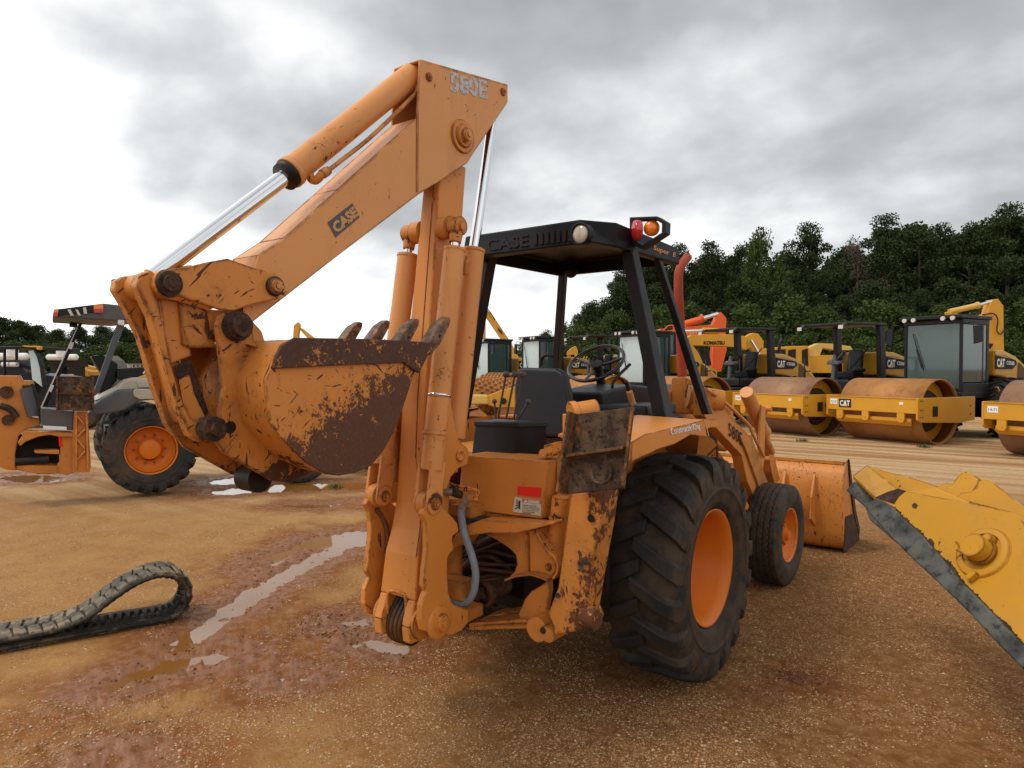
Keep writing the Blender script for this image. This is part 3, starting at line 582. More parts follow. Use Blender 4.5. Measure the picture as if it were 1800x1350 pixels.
for i, px in enumerate(range(1000, 1890, 44)):
    tree(5, px + random.uniform(-12, 12), 46 + random.uniform(-1, 1), 612 + random.uniform(-8, 8), 'low round shrub at the foot of the wood behind the excavators', 'shrub', 'shrubs at the foot of the wood', 'shrub', wide=1.25)
for px, tp in ((935, 600), (965, 588), (992, 575), (1022, 560), (1050, 540)):
    tree(3, px, 74, tp, 'grey green tree in the low edge of the wood left of the tall pines', group=GRP, wide=.9)
G2 = 'distant trees along the left horizon'
for i, px in enumerate(range(-30, 960, 34)):
    tp = np.interp(px, [-30, 20, 70, 120, 200, 260, 420, 560, 700, 960], [562, 564, 576, 588, 578, 590, 600, 606, 612, 616]) + random.uniform(-5, 5)
    tree(6, px + random.uniform(-8, 8), 118 + random.uniform(-5, 6), tp, 'distant dark green tree in the line along the left horizon', group=G2, wide=1.5)
for i, px in enumerate(range(-30, 960, 38)):
    tree(5, px + random.uniform(-8, 8), 108 + random.uniform(-2, 2), 612 + random.uniform(-5, 5), 'low distant shrub at the foot of the left tree line', 'shrub', 'shrubs under the left tree line', 'shrub', wide=1.9)
# ---------------------------------------------------------------- the orange backhoe loader
T = root('backhoe_loader', 'large weathered orange backhoe loader in the foreground with black canopy and raised digging arm', 'backhoe', (0, 0, 0))
XV = Vector((1, 0, 0)); YV = Vector((0, 1, 0)); ZV = Vector((0, 0, 1))
def pin(name, c, ax, r, l, parent=T, m=mRUd, cap=True):
    b = MB(); c = Vector(c); ax = Vector(ax); b.cyl(c - ax * .004, c + ax * l * .45, r * 1.22, n=24); b.cyl(c, c + ax * l, r, r * .94, 20)
    if cap: b.cyl(c + ax * l, c + ax * (l + .004), r * .55, r * .5, 6)
    return b.build(name, m, parent, .002)
# --- wheels
def rear_tyre_mesh():
    b = MB(); prof = [(-.155, .325), (-.205, .37), (-.222, .43), (-.224, .455), (-.232, .465), (-.232, .475), (-.226, .485), (-.228, .50), (-.215, .565), (-.195, .602), (-.15, .625), (0, .636), (.15, .625), (.195, .602), (.215, .565), (.228, .50), (.226, .485), (.232, .475), (.232, .465), (.224, .455), (.222, .43), (.214, .395), (.212, .385), (.205, .37), (.155, .325)]
    b.lathe(prof, (0, 0, 0), XV, 120)
    b.v = [(x, y * (.33 + (math.hypot(y, z) - .33) * .93) / math.hypot(y, z), z * (.33 + (math.hypot(y, z) - .33) * .93) / math.hypot(y, z)) for x, y, z in b.v]; QQ = len(b.v)
    def rb(t): return float(np.interp(abs(t), [0, .15, .195, .215, .226, .23], [.636, .625, .602, .565, .52, .48]))
    nl = 19
    for side in (-1, 1):
        for k in range(nl):
            a0 = 2 * PI * (k + (0.5 if side > 0 else 0)) / nl; rows = []
            M_ = 12
            for j in range(M_ + 1):
                s_ = j / M_
                if s_ < .22: t = .222 - .012 * (s_ / .22) if False else np.interp(s_, [0, .12, .22], [.226, .218, .20]); rtop = np.interp(s_, [0, .12, .22], [.545, .625, .655])
                else: t = .20 - (s_ - .22) / .78 * .225; rtop = .655 + .014 * min(1, (s_ - .22) * 4)
                ac = a0 + .235 * max(0, s_ - .12) ** 1.05 - (.02 if s_ < .12 else 0)
                hw = .078 - .022 * s_; c_ = .012
                row = []
                for da, rr in ((-hw - .018, rb(t) - .012), (-hw, rtop - .004), (-hw + c_, rtop), (hw - c_, rtop), (hw, rtop - .004), (hw + .018, rb(t) - .012)):
                    a = ac + da; x = t * side + (0.006 * side if rr > rb(t) + .01 and s_ < .2 else 0); row.append((x, -math.cos(a) * rr, math.sin(a) * rr))
                rows.append(row)
            vs = [p for r_ in rows for p in r_]; m = 6
            fs = [(j * m + i, j * m + i + 1, (j + 1) * m + i + 1, (j + 1) * m + i) for j in range(M_) for i in range(m - 1)]
            fs += [tuple(range(m)), tuple(range(len(vs) - 1, len(vs) - m - 1, -1))]
            b.add([(x, y * (.33 + (math.hypot(y, z) - .33) * .93) / math.hypot(y, z), z * (.33 + (math.hypot(y, z) - .33) * .93) / math.hypot(y, z)) for x, y, z in vs], fs, False)
    return b
def front_tyre_mesh(R=.42, w=.14, rim=.205):
    b = MB(); n = 420; pr = [(-w * .72, rim), (-w * .95, rim + .05), (-w, rim + .10), (-w * .97, R - .07), (-w * .86, R - .022)]
    tx = np.linspace(-w * .80, w * .80, 61); vs = []; ring = []
    for (x, r) in pr: ring.append((x, r, 0))
    for x in tx: ring.append((x, R - .012 * (abs(x) / w) ** 2.2, 1))
    for (x, r) in reversed(pr): ring.append((-x, r, 0))
    for i in range(n):
        a = 2 * PI * i / n; zg = .007 * (2 * abs((i / 7.5) % 1 * 2 - 1) - 1)
        for x, r, tr in ring:
            if tr:
                for g in (-.072, -.025, .025, .072):
                    d = abs(x - g - zg)
                    if d < .0065: r = r - .011 * min(1, (0.0065 - d) / .002)
                if abs(x) > .095 and (i % 15) < 2: r -= .006
            vs.append((x, -math.cos(a) * r, math.sin(a) * r))
    m = len(ring); fs = [(i * m + j, i * m + j + 1, ((i + 1) % n) * m + j + 1, ((i + 1) % n) * m + j) for i in range(n) for j in range(m - 1)]
    return b.add(vs, fs, True)
RC, FC, RZ, FZ, WB = .855, .785, .645, .412, 2.10
wr_ = bpy.data.objects.new('rear_wheel', None); COL.objects.link(wr_); wr_.parent = T; wr_.location = (RC, 0, RZ)
rear_tyre_mesh().build('tyre', mTY, wr_, .007)
rb_ = MB(); rb_.lathe([(.150, .315), (.178, .338), (.186, .338), (.183, .328), (.165, .312), (.150, .304), (.12, .292), (.04, .285), (.02, .272), (-.10, .268), (-.118, .24), (-.115, .13), (-.10, .11)], (0, 0, 0), XV, 72)
rb_.cyl((-.116, 0, 0), (-.03, 0, 0), .115, .10, 32)
for k in range(8): a = 2 * PI * k / 8; rb_.cyl((-.116, math.cos(a) * .17, math.sin(a) * .17), (-.09, math.cos(a) * .17, math.sin(a) * .17), .016, n=6)
rb_.lathe([(-.155, .325), (-.18, .338), (-.15, .30), (0, .28)], (0, 0, 0), XV, 48)
rb_.cyl((.06, -.285, .03), (.075, -.268, .03), .012, n=10); rb_.build('rim', mRIM, wr_)
wf = bpy.data.objects.new('front_wheel', None); COL.objects.link(wf); wf.parent = T; wf.location = (FC, WB, FZ); wf.rotation_euler = (0, 0, math.radians(-1.5))
front_tyre_mesh().build('tyre', mTY, wf)
fb = MB(); fb.lathe([(.098, .205), (.112, .225), (.118, .224), (.112, .212), (.09, .200), (.02, .185), (.012, .16), (.05, .13), (.055, .085), (.06, .08)], (0, 0, 0), XV, 60)
fb.cyl((0, 0, 0), (.085, 0, 0), .075, .065, 28); fb.cyl((.085, 0, 0), (.115, 0, 0), .045, .038, 20)
for k in range(6): a = 2 * PI * k / 6; fb.cyl((.045, math.cos(a) * .107, math.sin(a) * .107), (.068, math.cos(a) * .107, math.sin(a) * .107), .011, n=6)
fb.lathe([(-.10, .205), (-.115, .225), (-.08, .19), (0, .15), (0, .02)], (0, 0, 0), XV, 40)
fb.build('rim', mRIM, wf)
for w, loc in ((wr_, (-RC, 0, RZ)), (wf, (-FC, WB, FZ))):
    c = copy_tree(w, T); c.location = loc; c.rotation_euler = (0, 0, PI)
# --- chassis, axles, engine side
b = MB(); b.box((0, .9, .62), (.56, 3.4, .34)); b.box((0, 0, .64), (1.35, .26, .28)); b.cyl((-.70, 0, .645), (.70, 0, .645), .17, n=24)
b.box((0, -.55, .72), (.9, .5, .42)); b.box((0, -.62, .98), (1.2, .22, .16)); b.build('chassis', mDK, T, .01)
b = MB(); b.hexa([(-.62, WB - .06, .40), (.62, WB - .06, .40), (.62, WB + .06, .40), (-.62, WB + .06, .40)], [(-.62, WB - .06, .50), (.62, WB - .06, .50), (.62, WB + .06, .50), (-.62, WB + .06, .50)])
b.cyl((.58, WB, .30), (.58, WB, .58), .045); b.cyl((-.58, WB, .30), (-.58, WB, .58), .045); b.cyl((0, WB - .2, .5), (0, WB + .2, .5), .10)
b.tube([(.62, WB - .16, .40), (0, WB - .2, .40), (-.62, WB - .16, .40)], .017); b.build('front_axle', mORd, T, .008)
# side frame panel between the wheels (the loader tower casting, boom cylinders and axle bracket show here)
b = MB(); b.prism(P('x', .50, [(1245, 772), (1296, 834), (1310, 876), (1282, 900), (1262, 870), (1240, 830), (1214, 808), (1228, 770)]), (-.10, 0, 0))
b.prism(P('x', .42, [(1296, 815), (1328, 822), (1338, 868), (1292, 872)]), (-.16, 0, 0))
b.box((.36, 1.62, .60), (.16, .75, .16)); b.box((.42, 1.35, .74), (.10, .5, .22))
b.build('loader_tower_base', mORd, T, .008)
b = MB(); b.box((0.05, 1.15, 1.17), (.62, 1.5, .42)); b.box((0, 1.1, .88), (.5, 1.6, .35)); b.build('engine', mDK, T, .02)
# engine hood with dark side stripe and sloping nose
b = MB(); b.prism([(-.30, .98, 1.32), (-.30, 2.25, 1.05), (-.30, 2.42, 1.12), (-.30, 2.40, 1.46), (-.30, 1.4, 1.60), (-.30, .98, 1.64)], (.62, 0, 0)); hood = b.build('engine_hood', mOR, T, .03, 3)
def side_text(name, s_, x, px4, z, m, par, **k):
    q = P('x', x, px4, z); return text(name, s_, q[0], q[1], q[2], m, par, **k)
side_text('lettering', '580E', .325, [(525, 480), (640, 545), (520, 375)], zW, tBkw, hood)
# cab-front cowl, air cleaner
b = MB(); b.prism(P('y', 1.02, [(1180, 664), (1203, 662), (1203, 727), (1178, 727)]), (0, .30, 0)); b.prism(P('y', .92, [(1203, 664), (1232, 672), (1236, 728), (1200, 728)]), (0, .06, 0))
q = P('y', .9, [(1208, 696), (1232, 700)]); b.cyl(q[0], q[1] + Vector((.10, .16, -.02)), .085, .075, 24); q = P('y', .88, [(1218, 715), (1236, 722)])
b.cyl(q[0], q[1], .045); b.build('air_cleaner_cowl', mORs, T, .012)
# exhaust stack with a cut, bent tip
q = [at(a_, b_, 'x', .12) for a_, b_ in ((1199, 668), (1197, 600), (1193, 520), (1193, 482), (1198, 466), (1206, 455))]
b = MB(); b.tube(q, .040, 16, 5, .036); b.cyl(q[0], q[0] - ZV * .1, .055); b.cyl(q[-1], q[-1] + (q[-1] - q[-2]).normalized() * .03, .037, .040, 16); b.build('exhaust_pipe', mEX, T)
b = MB(); b.box(at(1199, 662, 'x', .12) - ZV * .12, (.20, .24, .12)); b.build('muffler_guard', plain('dusty_guard', (.18, .12, .08), .8), T, .01)
# --- loader arms, cylinders, front bucket
XA = .66
def arm_mesh(x, th):
    b = MB(); q = P('x', XA, [(1238, 682), (1262, 698), (1284, 718), (1285, 734), (1308, 755), (1322, 772), (1332, 800), (1345, 840), (1358, 872), (1334, 892), (1314, 848), (1304, 801), (1254, 747), (1238, 732)])
    q = [Vector((x, p.y, p.z)) for p in q]; b.prism(q, (-th, 0, 0)); return b
ar = arm_mesh(XA, .085); la = ar.build('loader_arm', mOR, T, .006)
q = P('x', XA + .004, [(1254, 744), (1303, 799), (1305, 760), (1262, 712)]); b = MB(); b.prism(q, (.004, 0, 0)); 
side_text('lettering', '580E', XA + .006, [(1281, 765), (1305, 784), (1281, 742)], None, tBk, la, bold=.0)
arm_mesh(-XA + .085, .085).build('loader_arm', mOR, T, .006)
b = MB(); q = P('x', XA - .03, [(1290, 765), (1310, 765), (1345, 862), (1330, 872), (1305, 802)]); b.prism([p for p in q], (.05, 0, 0)); b.build('arm_stiffener', mORd, T, .004)
def cylinder(name, a, b_, r, rr, split, m, parent=T, eye=.05, ax=None, over=1.22, n=28):
    """hydraulic cylinder from a (barrel end) to b_ (rod end)"""
    a = Vector(a); b_ = Vector(b_); d = (b_ - a); s_ = a + d * split; u = d.normalized(); M_ = MB()
    M_.cyl(a + u * eye * .5, s_, r, n=n); M_.lathe([(-.055, r), (-.05, r * 1.10), (-.002, r * 1.10), (0, r * 1.02), (.004, r * .75), (.004, rr)], s_, u, n); M_.cyl(s_, s_ + u * .010, r * .8, r * .7, n)
    if ax is not None:
        ax = Vector(ax).normalized(); M_.cyl(a - ax * eye * .8, a + ax * eye * .8, eye * over, n=20)
    o = M_.build(name, m, parent, .002); R_ = MB(); R_.cyl(s_, b_ - u * eye * .6, rr, n=24); rod = R_.build('rod', mCH, o)
    if ax is not None: E_ = MB(); E_.cyl(b_ - ax * eye * .7, b_ + ax * eye * .7, eye * over, n=20); E_.cyl(b_ - u * eye * 2.2, b_ - u * eye * .6, rr * 1.25, n=16); E_.build('rod_eye', m, o, .003)
    return o
# lift cylinder (short barrel above the front wheel) and tilt cylinder standing up behind the bucket
for sx in (1, -1):
    q0 = at(1262, 850, 'x', .53); q1 = at(1308, 815, 'x', .53); f = lambda p: Vector((p.x * sx, p.y, p.z))
    b = MB(); b.cyl(f(q0) - (f(q1) - f(q0)) * .8, f(q1), .062, n=28); b.ball(f(q1), .062, 16); b.build('lift_cylinder', mORd, T)
    q0 = at(1343, 762, 'x', .60); q1 = at(1312, 689, 'x', .60)
    b = MB(); b.cyl(f(q0), f(q1), .058, n=28); b.cyl(f(q0) - (f(q1) - f(q0)).normalized() * .30, f(q0), .03); b.cyl(f(q0) + (f(q1) - f(q0)) * .02, f(q0) + (f(q1) - f(q0)) * .07, .066, n=28); b.build('tilt_cylinder', mOR2, T, .004)
    b = MB()
    for dx in (0.03, -.05):
        q = P('x', .64 + dx, [(1338, 712), (1346, 716), (1344, 808), (1340, 832), (1331, 830), (1333, 800), (1336, 760)]); b.prism([f(p) for p in q], (-.018 * sx, 0, 0))
    q = at(1340, 718, 'x', .6); b.cyl(f(q) - XV * .08, f(q) + XV * .08, .025); q = at(1339, 806, 'x', .6); b.cyl(f(q) - XV * .08, f(q) + XV * .08, .025)
    b.build('bucket_lever', mOR, T, .004)
    b = MB(); q = P('x', .50, [(1344, 750), (1352, 760), (1371, 842), (1362, 852), (1356, 830)]); b.prism([f(p) for p in q], (-.09 * sx, 0, 0)); b.build('bucket_link', mORd, T, .005)
# return linkage rod lying along the arm
b = MB(); b.tube([at(*zW(375, 268), 'x', .69), at(*zW(560, 400), 'x', .69), at(*zW(820, 640), 'x', .69), at(*zW(880, 760), 'x', .69), at(*zW(1000, 1000), 'x', .69)], .013, 10, 5); b.build('linkage_rod', mOR2, T)
# front bucket
bx = 1.045; prof = [at(*p, 'x', bx) for p in ((1486, 812), (1476, 842), (1471, 880), (1472, 920), (1478, 955))]
lip = at(1502, 934, 'x', bx); toe = at(1488, 957, 'x', bx)
prof = [(3.45, .872), (3.375, .78), (3.335, .62), (3.33, .42), (3.345, .22), (3.38, .09), (3.45, .035), (4.02, .012)]
b = MB(); n = len(prof); inn = [(y + .012 if i < 6 else y, z + (.012 if i >= 5 else 0)) for i, (y, z) in enumerate(prof)]
vs = [(-bx, y, z) for y, z in prof] + [(bx, y, z) for y, z in prof] + [(-bx, y, z) for y, z in inn] + [(bx, y, z) for y, z in inn]
fs = [(i, i + 1, n + i + 1, n + i) for i in range(n - 1)] + [(2 * n + i, 3 * n + i, 3 * n + i + 1, 2 * n + i + 1) for i in range(n - 1)] + [(0, n, 3 * n, 2 * n), (n - 1, 3 * n - 1, 4 * n - 1, 2 * n - 1)]
b.add(vs, fs, True); 
b.box((0, 3.46, .875), (2 * bx, .05, .03)); fbk = b.build('front_bucket', mORs, T)
for sx in (1, -1):
    b = MB(); b.prism([(bx * sx, y, z) for y, z in [(3.45, .89), (3.375, .78), (3.335, .62), (3.33, .42), (3.345, .22), (3.38, .09), (3.45, .02), (4.05, .012), (4.02, .12), (3.83, .36), (3.66, .66), (3.52, .90)]], (.012 * sx, 0, 0))
    b.build('bucket_side', mORs, fbk)
    b = MB(); b.prism([((bx + .013) * sx, y, z) for y, z in [(3.50, .915), (3.535, .90), (3.68, .66), (3.86, .36), (4.06, .14), (4.07, .10), (4.03, .08), (3.80, .30), (3.60, .62)]], (.014 * sx, 0, 0))
    b.prism([((bx + .013) * sx, y, z) for y, z in [(3.36, .02), (4.08, .008), (4.08, .09), (3.84, .33), (3.42, .36)]], (.008 * sx, 0, 0)); b.build('side_wear_plate', mRUd, fbk, .002)
b = MB(); b.box((0, 4.04, .022), (2 * bx + .03, .14, .022)); b.build('cutting_edge', mRUd, fbk, .003)
b = MB()
for x in (-.78, -.5, .5, .78): b.prism([(x, 3.34, .25), (x, 3.20, .34), (x, 3.22, .55), (x, 3.34, .78)], (.025, 0, 0))
b.build('bucket_hanger', mOR, fbk)
# --- fenders, floor, canopy
def fender(sx):
    b = MB(); f = lambda p: Vector((p.x * sx, p.y, p.z)); xo = 1.03
    top = P('x', xo, [(1108, 792), (1135, 763), (1166, 757), (1236, 733)]); top = [at(1111, 777, 'x', xo), at(1160, 752, 'x', xo), at(1238, 738, 'x', xo)]
    low = [at(1110, 812, 'x', xo), at(1155, 790, 'x', xo), at(1185, 781, 'x', xo), at(1214, 764, 'x', xo), at(1243, 768, 'x', xo)]
    top3 = [at(1111, 777, 'x', xo), at(1135, 763, 'x', xo), at(1160, 757, 'x', xo), at(1206, 746, 'x', xo), at(1238, 738, 'x', xo)]
    xi = .62; n_ = 5
    b.add([f(p) for p in top3 + low] + [Vector(((xi) * sx, p.y, p.z + .012)) for p in top3] + [Vector(((xo - .012) * sx, p.y, p.z)) for p in low] + [Vector((xi * sx, p.y, p.z)) for p in top3],
          [(i, i + 1, 5 + i + 1, 5 + i) for i in range(4)] + [(i, 10 + i, 11 + i, i + 1) for i in range(4)] + [(5 + i, 6 + i, 16 + i, 15 + i) for i in range(4)] + [(15 + i, 16 + i, 21 + i, 20 + i) for i in range(4)] + [(0, 5, 15, 20, 10), (4, 14, 24, 19, 9)])
    b.add([(xi * sx, -1.0, 1.40), (xi * sx, .20, 1.47), (xi * sx, .95, 1.40), (xi * sx, .95, .85), (xi * sx, -1.0, .85)], [(0, 1, 2, 3, 4)])
    b.prism([(xi * sx, .0, 1.45), (xo * .93 * sx, .0, 1.45), (.86 * sx, .55, 1.30), (.80 * sx, .72, 1.0), (xi * sx, .74, 1.0)], (0, .012, 0))
    return b.build('rear_fender', mOR, T, .003)
fr = fender(1); fender(-1)
side_text('lettering', 'ConstructioKing', 1.033, [(1180, 768), (1231, 757), (1178, 753)], None, tWw, fr, bold=.015)
b = MB(); b.prism([(-.60, .90, 1.42), (.72, .90, 1.42), (.74, .10, 1.44), (-.60, .10, 1.44)], (0, 0, .02)); b.box((0, .3, 1.20), (1.20, 1.5, .04)); b.box((0, -.5, 1.28), (1.1, .5, .05))
q = P('x', .70, [(1240, 738), (1256, 742), (1243, 765)]); b.prism([Vector((.56, .95, 1.45)), Vector((.74, .62, 1.45)), Vector((.80, .70, 1.10)), Vector((.60, 1.05, 1.10))], (0, .02, .0))
b.prism([(.60, .2, 1.47), (.78, .2, 1.47), (.72, .95, 1.44), (.60, .95, 1.44)], (0, 0, -.06))
b.build('floor_deck', mOR, T, .006)
zt, zb = 2.65, 2.505
cor = [(-.43, -.48), (.43, -.48), (.56, -.28), (.56, .62), (-.43, .64)]
b = MB(); n = 5; o_t = [(x, y, zt - (.03 if y > .5 else 0)) for x, y in cor]; o_b = [(x * 1.0, y - (.035 if y < -.4 else 0), zb + (.005 if y > .5 else 0)) for x, y in cor]; o_b[1] = (.53, -.505, zb)
ci = [(-.40, -.40), (.40, -.40), (.50, -.22), (.50, .58), (-.40, .58)]; i_b = [(x, y, zb) for x, y in ci]; i_t = [(x, y, zt - .05) for x, y in ci]
b.add(o_t + o_b + i_b + i_t, [tuple(range(5))] + [(i, (i + 1) % 5, 5 + (i + 1) % 5, 5 + i) for i in range(5)] + [(5 + i, 5 + (i + 1) % 5, 10 + (i + 1) % 5, 10 + i) for i in range(5)] + [(10 + i, 10 + (i + 1) % 5, 15 + (i + 1) % 5, 15 + i) for i in range(5)] + [(19, 18, 17, 16, 15)])
o_b_ = 0; can = b.build('canopy_roof', mCAN, T, .012, 3)
def under(px, py): return at(px, py, 'y', -.517)
FN = Vector((0, -.145, .035)).normalized(); FO = Vector((0, -.480, 2.65)) + FN * .0025; fz = lambda x, y: onp(*zE(x, y), FO, FN)
text('lettering', 'CASE', fz(178, 262), fz(415, 232), fz(175, 196), tDr, can, bold=.03)
for k in range(7): x0 = 440 + k * 33; text('lettering', 'I', fz(x0, 228 - k * 4), fz(x0 + 22, 226 - k * 4), fz(x0, 160 - k * 4), tDr, can)
text('lettering', 'Super  E', at(*zE(1118, 262), 'x', .562), at(*zE(1246, 306), 'x', .562), at(*zE(1120, 226), 'x', .562), tOr, can, bold=.01, italic=.15)
def bar4(name, a, b_, sa, sb, m, parent=T, bev=.006):   # rectangular tube with sizes (x,y) at each end
    M_ = MB(); h = lambda c, s_: [Vector(c) + Vector((x * s_[0] / 2, y * s_[1] / 2, 0)) for x, y in ((-1, -1), (1, -1), (1, 1), (-1, 1))]
    M_.hexa(h(b_, sb), h(a, sa)); return M_.build(name, m, parent, bev)
p0 = at(1100, 435, 'x', .50); p1 = at(1168, 742, 'x', .74)
bar4('canopy_post', (.50, p0.y, zt - .02), p1, (.075, .085), (.085, .115), mBL)
b = MB(); b.box(p1 + Vector((0, 0, .0)), (.17, .22, .014))
for dx in (-.065, .065):
    for dy in (-.09, .09): b.cyl(p1 + Vector((dx, dy, 0)), p1 + Vector((dx, dy, .03)), .014, n=6)
b.build('post_foot', mBL, T, .003)
p2 = at(1155, 462, 'x', .52); p3 = at(1243, 728, 'x', .70); bar4('canopy_post', (.52, p2.y, zb + .02), p3, (.045, .055), (.055, .075), mBL)
p4 = at(860, 462, 'x', -.42); p5 = at(828, 628, 'x', -.62); d = p5 - p4; bar4('canopy_post', p4 + Vector((0, 0, .04)), p4 + d * 1.75, (.075, .085), (.085, .12), mBL)
p6 = at(990, 487, 'x', -.42); p7 = at(979, 643, 'x', -.58); d = p7 - p6; bar4('canopy_post', p6 + Vector((0, 0, .04)), p6 + d * 1.6, (.055, .055), (.06, .06), mBL)
b = MB(); c = at(*zE(718, 168), 'y', -.50); b.cyl(c + Vector((0, .03, 0)), c - Vector((0, .018, 0)), .062, n=32); b.lathe([(0, .062), (.014, .064), (.018, .058), (.012, .052)], c - Vector((0, .015, 0)), (0, -1, 0), 32); wl = b.build('work_lamp', mBL, T)
b = MB(); b.lathe([(0, .052), (.008, .045), (.014, .028), (.016, .001)], c - Vector((0, .018, 0)), (0, -1, 0), 28); b.build('lens', lCLR, wl)
c = at(*zE(655, 372), 'y', .50); b = MB(); b.ball(c, .055, 16, (1, .7, 1)); b.build('work_lamp', mBL, T)
# lamp bracket with red tail lamp and amber indicator on the rear right corner
yb = p0.y - .04; ZE = lambda pts, v_: [at(*zE(*p), 'y', v_) for p in pts]
rim = [(985, 70), (1140, 64), (1190, 95), (1188, 160), (1050, 250), (985, 215)]; q = ZE(rim, yb); cen_ = sum(q, Vector()) / 6
b = MB()
for i in range(6):
    a_, c_ = q[i], q[(i + 1) % 6]; ai, ci_ = a_ + (cen_ - a_) * .22, c_ + (cen_ - c_) * .22; b.prism([a_, c_, ci_, ai], (0, .07, 0))
b.build('lamp_bracket', mBL, T, .003)
c = ZE([(1015, 145)], yb - .02)[0]; u = (Vector((-.25, -1, 0))).normalized()
b = MB(); b.lathe([(-.035, .058), (-.03, .062), (0, .062), (.010, .056), (.015, .034), (.017, .001)], c, Vector((-1.0, -.9, 0)), 28); o = b.build('tail_lamp', lRED, T); o.scale = (1, 1, 1)
c = ZE([(1110, 132)], yb + .03)[0]; b = MB(); b.lathe([(-.02, .045), (0, .048), (.015, .042), (.024, .022), (.027, .001)], c, Vector((.35, -1, 0)), 28); b.build('turn_signal', lAMB, T)
# --- seat, controls
b = MB(); q = P('y', -.32, [(905, 740), (903, 680), (908, 652), (916, 646), (976, 648), (990, 656), (998, 690), (1004, 740), (1003, 768), (905, 768)]); b.prism(q, (0, .07, 0)); q = P('y', -.25, [(905, 752), (1003, 752), (1003, 775), (905, 775)]); b.prism(q, (0, .45, 0)); b.build('seat', mSEAT, T, .022, 4)
b = MB(); q = P('y', -.30, [(925, 770), (990, 770), (995, 800), (920, 800)]); b.prism(q, (0, .3, 0)); b.build('seat_pedestal', mDK, T)
b = MB(); c = at(1135, 735, 'x', .48); b.prism([(.22, .0, 1.50), (.62, .0, 1.50), (.62, .45, 1.50), (.22, .45, 1.50)], (0, 0, .07)); b.prism([(.40, -.05, 1.44), (.62, -.05, 1.44), (.62, .5, 1.44), (.40, .5, 1.44)], (0, 0, .05)); b.build('side_console', mSEAT, T, .02, 3)
b = MB(); q = P('y', -.85, [(836, 741), (911, 743), (903, 803), (829, 800)]); q2 = [p + Vector((0, .20, 0)) for p in q]; q2[1] += Vector((.04, .02, -.01)); q2[2] += Vector((.05, .05, 0)); b.hexa([q[3], q[2], q2[2], q2[3]], [q[0], q[1], q2[1], q2[0]])
b.prism([q[0] + Vector((-.008, -.008, -.025)), q[1] + Vector((.008, -.008, -.025)), q2[1] + Vector((.008, .008, -.025)), q2[0] + Vector((-.008, .008, -.025))], (0, 0, .028)); con = b.build('control_console', mSEAT, T, .006)
for (bx_, by_), (tx_, ty_), rr in (((372, 705), (470, 190), .0105), ((470, 705), (576, 190), .0105), ((562, 705), (670, 190), .0105), ((345, 705), (332, 508), .009), ((610, 710), (738, 515), .009)):
    a_ = at(*zT(bx_, by_ + 12), 'y', -.77); c_ = at(*zT(tx_, ty_), 'y', -.77); b = MB(); b.cyl(a_, c_, .0062, n=8); b.ball(c_, .020 if ty_ < 200 else .015, 14)
    b.build('control_lever', plain('lever_steel', (.07, .06, .055), .5, .3) if 'lever_steel' not in bpy.data.materials else bpy.data.materials['lever_steel'], con)
# steering wheel and column
cw = at(*zL(1078, 465), 'x', 0.0); e1_ = (at(*zL(1292, 400), 'x', 0.0) - cw)
nrm = Vector((0.05, -.62, .80)).normalized(); u = Vector((1, 0, 0)); w = nrm.cross(u); R0 = .205
b = MB(); ring = [cw + (u * math.cos(2 * PI * k / 48) + w * math.sin(2 * PI * k / 48)) * R0 for k in range(49)]; b.tube(ring, .013, 10, 1)
for a in (.3, PI - .3, PI * 1.5): b.tube([cw - nrm * .03, cw + (u * math.cos(a) + w * math.sin(a)) * R0 * .5 - nrm * .02, cw + (u * math.cos(a) + w * math.sin(a)) * R0], .010, 8, 3)
b.cyl(cw - nrm * .05, cw - nrm * .005, .045, n=20); b.build('steering_wheel', plain('black_wheel_plastic', (.012, .012, .012), .25, .2, spec=.6), T)
b = MB(); b.tube([cw - nrm * .05, cw + Vector((0, .12, -.25)), cw + Vector((0, .22, -.6))], .035, 12); b.build('steering_column', mDK, T)
b = MB(); dx = .1; q = P('x', .05, [(1012, 712), (1035, 690), (1045, 690), (1070, 735), (1010, 735)]); b.prism(q, (-.12, 0, 0)); q = P('x', .30, [(1056, 690), (1112, 676), (1150, 680), (1150, 720), (1060, 730)]); b.prism(q, (-.35, 0, 0)); b.build('dashboard', mBLm, T, .015)
b = MB(); b.tube([at(*zL(1362, 475), 'x', .28), at(*zL(1215, 635), 'x', .24), at(*zL(1255, 765), 'x', .24)], .011, 8, 3); b.build('hand_lever', mDK, T); b = MB(); b.tube([at(*zL(1330, 620), 'x', .45), at(*zL(1385, 820), 'x', .45)], .013, 8); b.build('hand_lever', mDK, T)
b = MB(); b.cyl(at(*zL(1355, 700), 'x', .46), at(*zL(1390, 825), 'x', .46), .02, .022); b.build('throttle_lever', mOR2, T)
b = MB(); b.tube([at(*zL(620, 490), 'y', .1), at(*zL(625, 430), 'y', .1), at(*zL(665, 400), 'y', .1), at(*zL(715, 410), 'y', .1)], .012, 8, 4); b.build('grab_rail', mDK, T)
